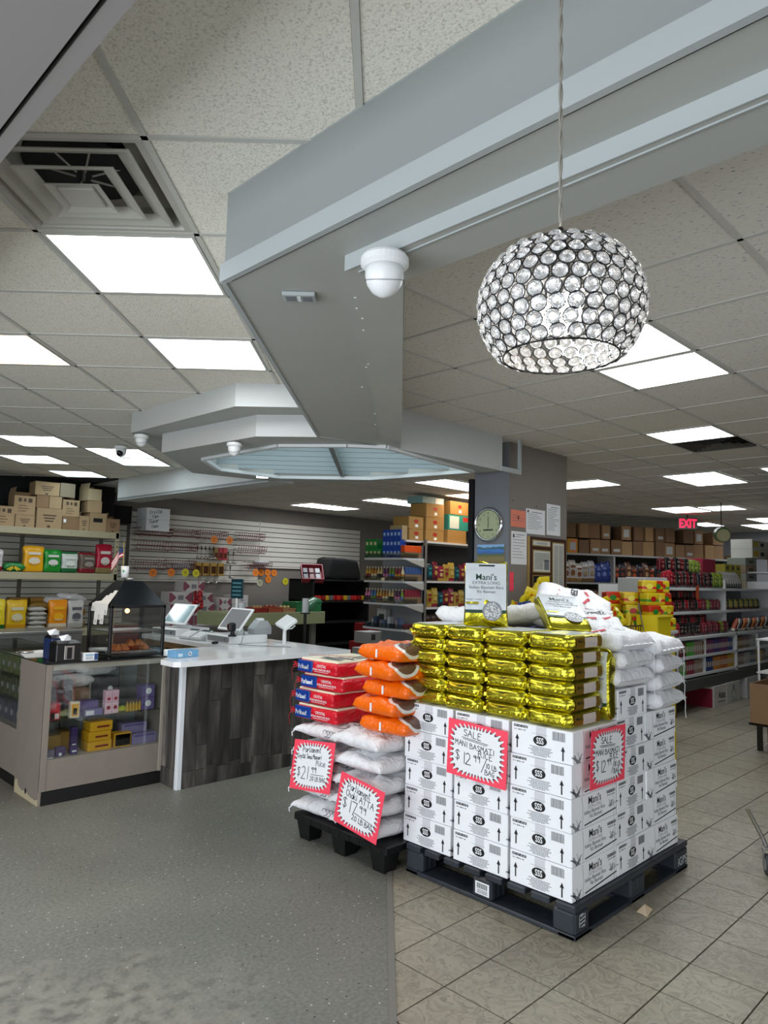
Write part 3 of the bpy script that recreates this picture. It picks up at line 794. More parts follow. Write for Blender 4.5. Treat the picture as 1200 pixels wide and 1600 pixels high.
for r in range(6):
    put(car0, (3.605+j(.004), 1.955+j(.006), .151+.1515*r), pi/2+j(.02), 'white arrow-marked carton in the narrow middle column of the right-hand face, %s row' % ORD[r], GC)
for r in range(5):
    o_ = put(car0, (3.962+j(.005), 1.91+j(.006), .151+.1515*r), j(.015), 'long white carton at the far right of the pallet, %s row' % ORD[r], GC); o_.scale = (.88, 1, 1)
    for (x, y, z_) in ((3.62, 2.345, pi/2), (3.98, 2.345, pi/2)):
        put(car0, (x, y, .151+.1515*r), z_, 'white rice carton at the back of the pallet under the loose sacks', GC+', rear')
    
def text_part(name, parent, s, size, o, xd, yd, m, **k): return MB().text(s, size, o, xd, yd, 0, **k).build(name, m, parent)

def pallet_a():
    t = thing('plastic_pallet', 'slate plastic pallet with open sides under the white rice cartons', 'pallet', (2.985, 1.715, 0))
    L, Wd = 1.245, 1.035
    m = MB()
    for i in range(8): m.box(0, i*(Wd-.1)/7, .118, L, i*(Wd-.1)/7+.1, .148, b=.004)
    m.build('deck', plasd, t)
    for x in (0, .545, 1.085):
        m = MB().box(x, 0, 0.0, x+.15, Wd, .022, b=.005); m.build('runner', plasd, t)
    MB().box(0, 0, .0, L, .09, .02, b=.004).build('runner', plasd, t); MB().box(0, Wd-.09, .0, L, Wd, .02, b=.004).build('runner', plasd, t)
    for x in (0, .545, 1.085):
        for y in (0, .46, Wd-.12):
            w = .16 if x else .13
            b = MB().box(x, y, .018, x+w, y+.12, .12, b=.012)
            for k in range(3): b.box(x+.02+k*.04, y-.002, .03, x+.035+k*.04, y+.002, .11, b=.001)
            b.build('block', plasd, t)
    wl = MB().quad([(-.003, .555, .04), (-.003, .47, .04), (-.003, .47, .1), (-.003, .555, .1)], 0)
    for k in range(12): wl.quad([(-.0036, .545-k*.0055, .068), (-.0036, .542-k*.0055, .068), (-.0036, .542-k*.0055, .094), (-.0036, .545-k*.0055, .094)], 1)
    for k in range(4): wl.quad([(-.0036, .545, .046+k*.005), (-.0036, .48, .046+k*.005), (-.0036, .48, .048+k*.005), (-.0036, .545, .048+k*.005)], 1)
    wl.build('barcode_label', [white, ink], t)
    MB().text('iGPS', .062, (1.165, -.003, .04), (1, 0, 0), (0, 0, 1), 0, .01).build('lettering', mat('pale_print', 'b8bcc0', .5), t)
    g = MB()
    for k in range(4): g.ribbon([(.035+k*.004, .05+k*.016), (.085-k*.002, .056+k*.016)], .007, (0, -.003, 0), (1, 0, 0), (0, 0, 1))
    g.ribbon([(.035, .05), (.035, .105), (.085, .105), (.085, .05), (.035, .05)], .005, (0, -.003, 0), (1, 0, 0), (0, 0, 1)); g.build('emblem', mat('pale_print'), t)
pallet_a()

# ---------------- soft bags
def fn(p, k, s): return noise.noise(Vector((p[0]*k+s, p[1]*k+s*1.7, p[2]*k-s)))
def pillow(w, l, h, seed=0, n=18, bow=.07, p=3.0, q=.42, wr=.012, flat=.8, mi=0, mb=None, ear=.0):
    """stuffed sack lying flat, centred, base at z=0; w along x, l along y"""
    mb = mb or MB(); vs = []; fs = []; m = n
    def pt(i, jj, up):
        x = -1+2*i/n; y = -1+2*jj/m
        x = math.copysign(abs(x)**.8, x); y = math.copysign(abs(y)**.8, y)
        e = max(0, (1-abs(x)**p))*max(0, (1-abs(y)**p)); t = e**q
        X = x*w/2*(1-bow*(1-y*y))*(1+ear*abs(y)**6); Y = y*l/2*(1-bow*(1-x*x))*(1+ear*abs(x)**6)
        nn = fn((x*1.3, y*1.3, up*.5), 1.6, seed)*.5+fn((x, y, up), 4.5, seed)*.25
        ridge = (abs(fn((x*2.5, y, 0), 2.4, seed+9))-.2)*wr*(.4+t)
        if up: Z = h*.42+t*h*.58+(nn*wr*2.2+ridge)*t+(1-t)*nn*.01
        else: Z = h*.42-t*h*.42*(1 if t > flat else t/flat)+0.0*(1-t)
        if not up and i not in (0, n) and jj not in (0, m): Z = min(Z, h*.42)
        return (X+nn*wr*.6, Y+nn*wr*.5, max(Z, 0))
    id0 = {}
    for up in (1, 0):
        for i in range(n+1):
            for jj in range(m+1):
                edge = i in (0, n) or jj in (0, m)
                if up == 0 and edge: id0[(0, i, jj)] = id0[(1, i, jj)]; continue
                id0[(up, i, jj)] = len(vs); vs.append(pt(i, jj, up))
    for i in range(n):
        for jj in range(m):
            fs.append((id0[1, i, jj], id0[1, i+1, jj], id0[1, i+1, jj+1], id0[1, i, jj+1]))
            fs.append((id0[0, i, jj], id0[0, i, jj+1], id0[0, i+1, jj+1], id0[0, i+1, jj]))
    mb.add(vs, fs, mi); mb.top = [v for v in vs if v[2] > h*.40]; return mb
def drape(g, m, lift=.002):
    out = []
    for p in g.v:
        q = sorted(m.top, key=lambda v: (v[0]-p[0])**2+(v[1]-p[1])**2)[:4]
        ws = [1/(((v[0]-p[0])**2+(v[1]-p[1])**2)+1e-6) for v in q]; out.append((p[0], p[1], sum(v[2]*w_ for v, w_ in zip(q, ws))/sum(ws)+lift))
    g.v = out; return g
def put_face(me_obj, fx, fy): pass

# gold ten pound bags
def gold_bag(seed):
    w, l, h = .258, .318, .0725       # w along Y, l along X
    def dp(p, t):
        x, y, z = t; q = p.copy()
        lens = 1-.34*abs(z)**2.2*1.0                                      # bulge of the side walls
        if abs(y) > .8: q.y = q.y*(1-.085*(z*z)**.8)
        ex = max(0, abs(x)-.55)/.45
        r1 = abs(fn((p.x, p.y*5, p.z*30), 1.1, seed))
        r2 = abs(fn((p.x*6, p.y*22, p.z*40), 1.5, seed+5))
        if abs(x) > .8: q.x = q.x+math.copysign(1, x)*(.012*(1-abs(z)**2)-.010*r1-.002*r2-.006*abs(z)**4)
        cor = max(0, abs(y)-.72)/.28
        if abs(x) > .8: q.x -= math.copysign(.034*cor*cor*(1-z*z)+.010*abs(sin(4.5*math.atan2(z, 1.15-abs(y))+seed))*min(1, cor*2), x)
        if abs(z) < .99: q.z += .006*fn((p.x*20, p.y*20, p.z*8), 1, seed)
        if z > .8: q.z += .002*fn((p.x, p.y, 0), 11, seed)-.003*(max(abs(x), abs(y))**8)
        if z < -.8: q.z += .001*(max(abs(x), abs(y))**6)
        return q
    m = MB().rbox((0, 0, h/2), (l/2, w/2, h/2), .009, (8, 18, 6), disp=dp)
    o = tag(m.build('rice_bag', gold, smooth=True), 'x', 'rice bag')
    # crimped seam at the front end
    f = MB()
    for k in range(24):
        y0 = -.118+.236*k/24; y1 = y0+.236/24; a = .004*sin(k*1.9+seed); b_ = .004*sin((k+1)*1.9+seed)
        f.quad([(-l/2-.012-a, y0, h*.30+a), (-l/2-.012-b_, y1, h*.30+b_), (-l/2-.001, y1, h*.56), (-l/2-.001, y0, h*.56)])
    f.build('end_fold', gold, o)
    # label panels on the long sides
    for sy in (-1, 1):
        s = MB(); nx = 10
        for (a, b, mi) in ((-.125, -.045, 0), (-.045, .075, 1), (.075, .12, 0)):
            for k in range(4):
                x0 = a+(b-a)*k/4; x1 = a+(b-a)*(k+1)/4
                for (z0, z1, o0, o1) in ((.012, .036, .0005, .0035), (.036, .060, .0035, .0005)):
                    Y = lambda o_: sy*(w/2+.0015+o_)
                    q = [(x0, Y(o0), z0), (x1, Y(o0), z0), (x1, Y(o1), z1), (x0, Y(o1), z1)]
                    s.quad(q if sy < 0 else q[::-1], mi)
        xd = (1, 0, 0) if sy < 0 else (-1, 0, 0)
        s.text("Mani's", .020, (-.085*(-sy), sy*(w/2+.006), .038), xd, (0, 0, 1), 2, .01)
        for k in range(3): s.box(*sorted((-.035*(-sy), .06*(-sy)))[:1], sy*(w/2+.0045)-.0002, .022+.008*k, max(-.035*(-sy), .06*(-sy)), sy*(w/2+.0045)+.0002, .0245+.008*k, 3)
        s.build('side_label', [amber, mat('pinkish_label', 'cdbfb4', .35), mat('dark_green_print', '12321e', .5), inkl], o)
    t = MB(); nz_ = h+.0035
    t.box(-.118, -.095, h-.004, .125, .095, h+.0015, b=.001); t.build('top_label', silver_w, o)
    e = MB().text("Mani's", .014, (-l/2-.013, .0, .05), (0, -1, 0), (.3, 0, .95), 0, .01); e.build('end_print', mat('dark_green_print'), o)
    return o
silver_w = mat('pearl_label', 'd4dade', .25, .15, bump=(16, .3))
gb = [gold_bag(s) for s in (1, 2, 3)]
GY = (1.885, 2.142, 2.405, 2.664); gi = 0
for ci, yc in enumerate(GY):
    for r in range(6):
        off = (.0, .006, -.004, .008)[(ci+r) % 4]
        put(gb[(ci*5+r*2+ci*r) % 3], (3.178+off, yc+j(.006), .912+.0725*r), j(.02), 'shiny gold foil rice bag, %s layer, %s column of the gold stack' % (['bottom', 'second', 'third', 'fourth', 'fifth', 'top'][r], ['rightmost', 'second from right', 'second from left', 'leftmost'][ci]), 'gold rice bags on the white cartons')
def rice_face(m, w, h, Y0=0):
    """front artwork of the gold bag in the x-z plane facing -y, origin bottom centre"""
    pass
def big_bag(name, label, loc, rot, seed):
    w, h, d = .235, .345, .085
    def dp(p, t):
        x, y, z = t; q = p.copy()
        k = (1-x*x)*(1-abs(z)**3); q.y = p.y*(.45+.55*min(1, (1-abs(z)**5)+.15))
        q.y += .006*fn((p.x, 0, p.z), 12, seed)+.01*fn((p.x, p.y, p.z), 5, seed)
        if z > .8: q.y = p.y*.16+.01*sin(p.x*30); q.z += .008*sin(p.x*45+seed)
        if z < -.6: q.x = p.x*(1+.05*(abs(z)-.6)); q.z += .008*abs(fn((p.x, p.y, 0), 22, seed))
        q.x = q.x*(1-.05*(1-abs(z)))
        return q
    body = MB().rbox((0, 0, h/2), (w/2, d/2, h/2), .02, (12, 5, 14), disp=dp)
    o = tag(body.build('rice_bag', gold, loc=loc, rot=rot, smooth=True), label, 'rice bag')
    # printed front: follows the bulge
    def yy(x, z):
        X = x/(w/2); Zt = z/h*2-1
        k = min(1, (1-abs(Zt)**5)+.15); return -(d/2)*(.45+.55*k)-.0035
    f = MB(); nx, nzz = 12, 16
    def patch(x0, x1, z0, z1, mi, off=0, n1=10, n2=12):
        for i in range(n1):
            for k in range(n2):
                a, b = x0+(x1-x0)*i/n1, x0+(x1-x0)*(i+1)/n1; c, e = z0+(z1-z0)*k/n2, z0+(z1-z0)*(k+1)/n2
                f.quad([(a, yy(a, c)-off, c), (b, yy(b, c)-off, c), (b, yy(b, e)-off, e), (a, yy(a, e)-off, e)], mi)
    patch(-.112, .106, .080, .338, 0); patch(-.112, .106, .070, .088, 1, .0006, 10, 2)
    patch(-.110, -.04, .118, .130, 2, .0008, 4, 1); patch(-.04, .045, .322, .330, 7, .0010, 6, 1)
    n = 28; cx, cz = .032, .082
    for (r, mi, of) in ((.052, 3, .0012), (.047, 4, .0018)):
        f.quad([(cx+r*cos(2*pi*i/n), yy(cx, .09)-of, cz+r*sin(2*pi*i/n)) for i in range(n)], mi)
    rr = random.Random(seed)
    for k in range(70):
        a = rr.uniform(0, 6.28); r = .043*sqrt(rr.random()); b = rr.uniform(0, 3.14); x, z = cx+r*cos(a), cz+r*sin(a); L_ = .008
        f.ribbon([(x-L_/2*cos(b), z-L_/2*sin(b)), (x+L_/2*cos(b), z+L_/2*sin(b))], .0026, (0, yy(cx, .09)-.0022, 0), (1, 0, 0), (0, 0, 1), 5)
    Yt = yy(0, .2)-.0012
    f.text("Mani's", .046, (.0, Yt, .248), (1, 0, 0), (0, 0, 1), 1, .007)
    f.text('EXTRA LONG', .024, (.0, Yt, .224), (1, 0, 0), (0, 0, 1), 6)
    f.text('Indian Basmati Rice', .0235, (.0, Yt, .200), (1, 0, 0), (0, 0, 1), 6, .004)
    f.text('Riz Basmati', .0215, (.0, Yt, .178), (1, 0, 0), (0, 0, 1), 6, .004)
    f.text('PRODUCT OF INDIA', .009, (-.065, Yt, .140), (1, 0, 0), (0, 0, 1), 6); f.text('GLUTEN FREE', .009, (-.072, Yt, .112), (1, 0, 0), (0, 0, 1), 6)
    f.build('front_print', [silver_w, mat('deep_green_print', '0d3a28', .4), gold, mat('bowl_rim', '8d9092', .3, .6), mat('rice_shadow', '8f9296', .5), mat('rice_white', 'eef0ee', .4), mat('print_grey2', '64686a', .5), darkp], o, smooth=True)
    s = MB().text("Mani's", .028, (w/2-.0015, 0, .2), (0, 0, 1), (0, -1, 0), 0, .01); s.build('side_print', mat('deep_green_print'), o)
    return o
big_bag('rice_bag', 'gold and pearl rice bag standing upright on top of the gold stack', (3.13, 2.335, 1.349), (radians(-4), 0, radians(-50)), 3)
big_bag('rice_bag', 'gold and pearl rice bag lying tilted back on white sacks behind the gold stack', (3.40, 1.98, 1.335), (radians(-62), radians(3), radians(-40)), 8)
b3 = big_bag('rice_bag', 'gold-edged rice bag slipped upright between the gold stack and white sacks', (3.387, 1.85, .915), (0, 0, radians(-90)), 5)

# ---------------- white printed sacks on the far side of the pallet
def zebra_sack(seed):
    w, l, h = .40, .50, .104
    m = pillow(w, l, h, seed, 20, .04, 5.0, .30, .016); o = tag(m.build('sack', sackm, smooth=True), 'x', 'sack')
    g = MB()
    g.text('ZEBRA', .062, (.0, .04, h+.004), (-1, 0, 0), (0, -1, 0), 0, .014)
    g.ribbon([(-.13, -.05), (-.05, -.075), (.04, -.07), (.12, -.045)], .018, (0, 0, h+.004), (1, 0, 0), (0, 1, 0), 1)
    g.ribbon([(-.13, .12), (.0, .11), (.12, .125)], .01, (0, 0, h+.003), (1, 0, 0), (0, 1, 0), 1)
    drape(g, m, .003).build('print', [ink, mat('red_print', 'c02038', .5)], o)
    e = MB()
    for k in range(16):
        x = -w*.46+w*.92*k/16; e.quad([(x, -l/2-.006, h*.40), (x+w*.92/16, -l/2-.006, h*.40+.004*sin(k*2.)), (x+w*.92/16, -l/2+.03, h*.46), (x, -l/2+.03, h*.46)])
    e.build('seam', sackm, o)
    MB().tube([(w*.4, -l*.48, h*.42), (w*.43, -l*.5, h*.2), (w*.41, -l*.5, -.03), (w*.44, -l*.5, -.07)], .0018, 5).build('stitch_thread', white, o)
    return o
zs = [zebra_sack(s) for s in (11, 12)]
GS = 'white sacks piled on the rice cartons'
for r in range(3): put(zs[r % 2], (3.615+j(.01), 1.945, 1.062+.090*r), j(.05), 'white printed sack over the narrow carton column, %s of three' % ('lowest', 'middle', 'top')[r], GS)
for r in range(4): put(zs[(r+1) % 2], (3.985+j(.012), 1.93, .912+.096*r), .1+j(.08), 'white printed sack over the far right cartons, %s of four' % ('lowest', 'second', 'third', 'top')[r], GS)
for r in range(4): put(zs[r % 2], (3.55+j(.02), 2.50, .912+.098*r), pi/2+j(.1), 'white sack behind the gold stack, layer %s of the pile nearest the column' % ('one', 'two', 'three', 'four')[r], GS)
for r in range(4): put(zs[r % 2], (3.98+j(.02), 2.40, .912+.098*r), pi/2+j(.1), 'white sack in the rear right pile behind the gold bags, layer %s' % ('one', 'two', 'three', 'four')[r], GS)
for (x, y, z, rx, ry, rz, s_, lab) in ((3.86, 2.30, 1.315, .12, -.05, .9, 1.0, 'rumpled white sack lying above the rear right pile'), (3.82, 2.22, 1.42, .30, -.22, .5, .92, 'rumpled white sack at the very peak of the sack pile'),
                                       (3.46, 2.66, 1.31, .1, .12, .4, .85, 'white sack lying left of the tilted rice bag, under the plaque'), (3.70, 2.02, 1.345, .45, .05, -.5, .7, 'small white sack propped beside the tilted rice bag'),
                                       (3.95, 2.62, 1.315, -.1, .15, 1.2, .95, 'white sack at the back of the pile below the framed plaque'), (3.62, 2.42, 1.34, .2, .15, 2.2, .8, 'white sack crumpled behind the tilted rice bag')):
    dup(zs[0], (x, y, z), label=lab, group=GS, rot=(rx, ry, rz), scale=(s_, s_, s_*1.2))

# ================================================================ BLACK PALLET WITH SACKS
def pallet_b():
    t = thing('plastic_pallet', 'low black nestable pallet on stubby legs under the white flour sacks', 'pallet', (2.84, 2.76, 0))
    L, Wd = .82, .80
    m = MB().box(0, 0, .105, L, Wd, .15, b=.006)
    for k in range(9): m.box(-.004, .04+k*.085, .108, .002, .085+k*.085, .14, b=.001)
    m.build('deck', black, t)
    for x in (.0, .34, .68):
        for y in (.02, .34, .66):
            b = MB(); q = .016
            vs = [(x+.01, y, .106), (x+.13, y, .106), (x+.13, y+.12, .106), (x+.01, y+.12, .106), (x+.01+q, y+q, 0), (x+.13-q, y+q, 0), (x+.13-q, y+.12-q, 0), (x+.01+q, y+.12-q, 0)]
            b.add(vs, [(0, 1, 2, 3), (7, 6, 5, 4), (0, 4, 5, 1), (1, 5, 6, 2), (2, 6, 7, 3), (3, 7, 4, 0)]); b.build('leg', black, t)
pallet_b()
def flour_sack(seed):
    w, l, h = .60, .40, .116
    m = pillow(w, l, h, seed, 22, .07, 3.2, .38, .022, ear=.07); o = tag(m.build('flour_sack', sackm, smooth=True), 'x', 'sack')
    g = MB(); rr = random.Random(seed)
    for k in range(5):
        x0 = -.22+.1*k; g.ribbon([(x0, -.15), (x0+.03, -.165), (x0+.07, -.145), (x0+.09, -.165)], .004, (0, 0, h*.93), (1, 0, 0), (0, 1, 0))
    drape(g, m, .003)
    for sx in (-1,):
        for k in range(4):
            y0 = -.17+k*.028; pts = [(y0+.022*cos(a), .5*h+.02*sin(a)+.012) for a in [i*.7 for i in range(8)]]
            g.ribbon(pts, .0035, (-w/2*.955, 0, 0), (0, 1, 0), (0, 0, 1))
    g.build('scroll_print', mat('dark_grey_print', '3a3a40', .5), o)
    MB().tube([(-w*.5, l*.47, h*.42), (-w*.52, l*.5, h*.3), (-w*.51, l*.51, h*.1)], .004, 5).build('stitch_thread', white, o)
    return o
fs_ = [flour_sack(s) for s in (21, 22, 23)]
GF = 'white flour sacks on the black pallet'
for r in range(5):
    put(fs_[r % 3], (3.10+j(.015)-.004*r, 2.99+.0*r, .150+.115*r), pi+j(.05), 'plain white flour sack in the right-hand pile of the black pallet, %s layer' % ORD[r], GF)
    put(fs_[(r+1) % 3], (3.12+j(.02), 3.36+j(.01), .150+.112*r), j(.06), 'plain white flour sack in the left-hand pile of the black pallet, %s layer' % ORD[r], GF)
def rice20(seed):     # red, blue and cream brick bag
    w, l, h = .37, .46, .088           # w along Y (front width), l along X
    def dp(p, t):
        x, y, z = t; q = p.copy()
        q.z += .005*fn((p.x, p.y, p.z), 9, seed)+(-.012*max(abs(x), abs(y))**6 if z > 0 else 0)
        if abs(x) > .8 or abs(y) > .8: q.x += .006*fn((p.x*2, p.y*2, p.z*3), 9, seed); q.y += .005*fn((p.y, p.z*3, p.x), 12, seed)
        return q
    o = tag(MB().rbox((0, 0, h/2), (l/2, w/2, h/2), .018, (8, 8, 4), disp=dp).build('rice_bag', redf, smooth=True), 'x', 'rice bag')
    X = -l/2-.0065
    b = MB().box(X, .035, .008, X+.012, w/2-.006, h-.010, b=.004)
    b.build('blue_panel', mat('royal_blue_film', '123a8c', .3), o)
    tp = MB().box(-l/2+.02, -w/2+.012, h-.012, l/2-.012, w/2-.012, h+.0025, b=.004); tp.build('cream_panel', mat('cream_film', 'e6dfc4', .4, bump=(20, .2)), o)
    g = MB()
    g.hand('Parliament', .026, .0034, (X-.001, .168, .028), (0, -1, 0), (0, 0, 1), 0, 0, 0, .62)
    g.text('CRYSTAL', .023, (X-.001, -.055, .048), (0, -1, 0), (0, 0, 1), 0, .012, sx=.9)
    g.text('SONA MASOORI RICE', .017, (X-.001, -.055, .028), (0, -1, 0), (0, 0, 1), 0, .01)
    g.box(X-.0012, -.12, .02, X-.0008, .01, .022, 0)
    zt_ = h+.0035
    for k, (a, b_) in enumerate((((-.05), .05), (-.02, .09), (-.06, .02))):
        g.quad([(-.16+.05*k, a-.08, zt_), (-.13+.05*k, a-.08, zt_), (-.11+.05*k, b_+.0, zt_), (-.15+.05*k, b_+.02, zt_)][::-1], 1)
    g.text('PARLIAMENT', .055, (-.02, .10, zt_), (.5, -.86, 0), (.86, .5, 0), 2, .02)
    rr = random.Random(4)
    for k in range(14):
        x0 = .02+rr.uniform(-.05, .08); y0 = -.07+rr.uniform(-.06, .05); g.ribbon([(x0, y0), (x0+.05, y0+.02), (x0+.09, y0+.012)], .008, (0, 0, zt_), (1, 0, 0), (0, 1, 0), 1)
    g.build('print', [white, mat('slate_print', '3c4048', .5), mat('red_print2', 'c41830', .5)], o)
    q = MB()
    for k in range(9):
        a = k*.8; q.tube([(-l/2+.01, w/2-.004, h*.5), (-l/2-.012+.01*sin(a), w/2+.014+.012*cos(a), h*.5+.018*sin(a*1.7))], .0035, 4)
    q.tube([(-l/2-.01, w/2+.02, h*.5), (-l/2-.018, w/2+.035, h*.1), (-l/2-.012, w/2+.03, -.05)], .0012, 4); q.build('tie_tuft', mat('red_thread', 'b81828', .7), o)
    return o
r20 = [rice20(s) for s in (31, 32)]
for r in range(4):
    put(r20[r % 2], (3.085+(.0, .012, .03, .01)[r], 3.37+(.0, .015, -.01, .0)[r]+.05, .715+.0925*r), (.05, -.03, .06, 0)[r], 'red, blue and cream rice bag, %s of the four stacked on the left pile' % ('lowest', 'second', 'third', 'topmost')[r], 'red and blue rice bags')
def orange_bag(seed):
    m = pillow(.50, .345, .096, seed, 20, .03, 6, .28, .014, ear=.02); o = tag(m.build('flour_bag', orangef, smooth=True), 'x', 'flour bag')
    s = MB(); s.box(-.246, .01, .022, -.236, .022, .068, 0, b=.002); s.build('white_stripe', white, o)
    return o
ob = [orange_bag(s) for s in (41, 42)]
for r in range(5):
    put(ob[r % 2], (3.08+(.02, .0, .03, -.01, .02)[r], 2.85+(.0, .03, -.01, .01, .02)[r], .730+.099*r), (.08, -.04, .05, -.12, -.02)[r], 'orange film flour bag, %s of the five stacked beside the gold bags' % ('lowest', 'second', 'middle', 'fourth', 'topmost')[r], 'orange flour bags')

# ---------------- hand-lettered price cards
def price_card(label, corners, lines, seed, rng=1.0):
    """corners: top-left, top-right, bottom-right, bottom-left in the store; card is a thin sheet"""
    C4 = [Vector(c) for c in corners]; o = (C4[3]+C4[2])/2
    xd = ((C4[1]-C4[0])+(C4[2]-C4[3])); w = xd.length/2; xd.normalize()
    yd = ((C4[0]-C4[3])+(C4[1]-C4[2])); h = yd.length/2; yd.normalize(); nd = xd.cross(yd).normalized(); yd2 = nd.cross(xd)
    cc = sum(C4, Vector())/4; o = cc-xd*w/2-yd*h/2
    t = thing('price_card', label, 'price sign', tuple(cc))
    def L(x, y, z=0): return tuple(o+xd*x+yd*y+nd*z-cc)
    m = MB(); n = 8
    m.add([L(0, 0), L(w, 0), L(w, h), L(0, h), L(0, 0, -.0012), L(w, 0, -.0012), L(w, h, -.0012), L(0, h, -.0012)], [(0, 1, 2, 3), (7, 6, 5, 4), (0, 4, 5, 1), (1, 5, 6, 2), (2, 6, 7, 3), (3, 7, 4, 0)]); m.build('card', pink, t)
    N_ = 38; hw, hh = w/2, h/2; m = MB(); k_ = MB(); pts = []
    def rr(a, s):
        ca, sa = cos(a), sin(a); p = 4.5; r = (abs(ca/(hw*s))**p+abs(sa/(hh*s))**p)**(-1/p); return (hw+r*ca, hh+r*sa)
    ring = []
    for i in range(N_*2):
        a = 2*pi*i/(N_*2); ring.append(rr(a, .93 if i % 2 == 0 else .80))
    m.add([L(hw, hh, .0006)]+[L(x, y, .0006) for x, y in ring], [(0, 1+i, 1+(i+1) % (2*N_)) for i in range(2*N_)]); m.build('starburst', white, t)
    for i in range(1, N_*2, 2):
        a = 2*pi*i/(N_*2); c = rr(a, .80)
        q = [rr(a-.055, .90), rr(a-.045, .81), rr(a, .765), rr(a+.045, .81), rr(a+.055, .90), rr(a+.025, .83), rr(a, .805), rr(a-.025, .83)]
        k_.add([L(x, y, .0010) for x, y in q], [(0, 1, 7), (1, 2, 6, 7), (2, 3, 5, 6), (3, 4, 5)])
    k_.build('scallop_outline', ink, t)
    g = MB(); oo = o-cc+nd*.0016
    for (tx, x, y, s, wd, sl, sxx) in lines:
        if tx == '_': g.ribbon([(x*w, y*h), ((x+s)*w, (y+sl)*h)], wd, oo, xd, yd)
        else: g.hand(tx, s*h, wd, tuple(oo+xd*(x*w)+yd*(y*h)), xd, yd, 0, sl, .001, sxx)
    g.build('hand_lettering', ink, t)
    return t
sale = [('SALE', .27, .745, .115, .0034, -.06, 1.0), ('_', .25, .715, .44, .0030, -.03, 1), ('_', .27, .690, .40, .0026, -.03, 1), ('MANI BASMATI', .13, .560, .092, .0030, -.04, .95), ('RICE', .54, .435, .105, .0032, -.04, .95),
        ('$', .14, .30, .17, .0036, 0, .8), ('12', .27, .25, .20, .0040, 0, .8), ('99', .45, .34, .12, .0034, 0, .8), ('/', .60, .22, .20, .0036, 0, .7), ('10 LB', .67, .28, .085, .0030, -.03, .75), ('BAG', .66, .165, .09, .0030, -.04, .85)]
price_card('pink starburst sale card taped on the left face of the white cartons', ((2.975, 2.452, .876), (2.975, 2.075, .853), (2.975, 2.087, .580), (2.975, 2.462, .583)), sale, 1)
price_card('pink starburst sale card on the right-hand side of the white cartons', ((3.112, 1.70, .904), (3.448, 1.70, .898), (3.438, 1.70, .634), (3.090, 1.70, .636)), sale, 2)
price_card('tilted pink price card for rice, 21.99, on the left white sacks', ((2.755, 3.462, .612), (2.775, 3.125, .650), (2.78, 3.16, .348), (2.755, 3.512, .322)),
           [('Parliament', .24, .765, .105, .0032, .03, .80), ('Crystal Sona Masoori', .12, .635, .088, .0030, .02, .60), ('Rice', .60, .515, .11, .0032, .02, .9), ('$', .15, .28, .17, .0036, 0, .7), ('21', .27, .23, .25, .0040, 0, .62), ('99', .49, .375, .12, .0034, 0, .75),
            ('_', .50, .335, .3, .0032, 0, 1), ('20 LB BAG', .49, .215, .085, .0030, 0, .68)], 3)
price_card('tilted pink price card for flour, 17.99, on the right white sacks', ((2.76, 3.045, .512), (2.75, 2.69, .472), (2.765, 2.765, .186), (2.765, 3.11, .226)),
           [('Parliament', .20, .745, .12, .0036, -.03, .85), ('Chaki ATTA', .18, .60, .12, .0036, -.04, .85), ('$', .14, .37, .19, .0040, 0, .8), ('17', .29, .32, .23, .0042, 0, .8), ('99', .52, .42, .14, .0036, 0, .85),
            ('_', .44, .355, .42, .0034, -.05, 1), ('20 LB BAG', .40, .215, .095, .0034, -.04, .80)], 4)
# scrap on the floor
m = MB()
m.add([(0, 0, .002), (.08, .01, .012), (.07, .05, .03), (.01, .06, .004), (.04, .03, .04), (.11, .04, .003)], [(0, 1, 4), (1, 2, 4), (2, 3, 4), (3, 0, 4), (1, 5, 2)])
s_ = MB().add([(0, 0, .002), (.08, .01, .012), (.07, .05, .03), (.01, .06, .004), (.04, .03, .04), (.11, .04, .003), (.0, .0, .0), (.08, .01, .0), (.11, .04, 0), (.07, .05, 0), (.01, .06, 0)], [(0, 1, 4), (1, 2, 4), (2, 3, 4), (3, 0, 4), (1, 5, 2), (10, 9, 8, 7, 6)])
tag(s_.build('paper_scrap', mat('kraft_scrap', 'c2ad90', .8), loc=(3.46, 1.60, 0)), 'crumpled brown paper scrap on the tiles beside the slate pallet', 'litter')
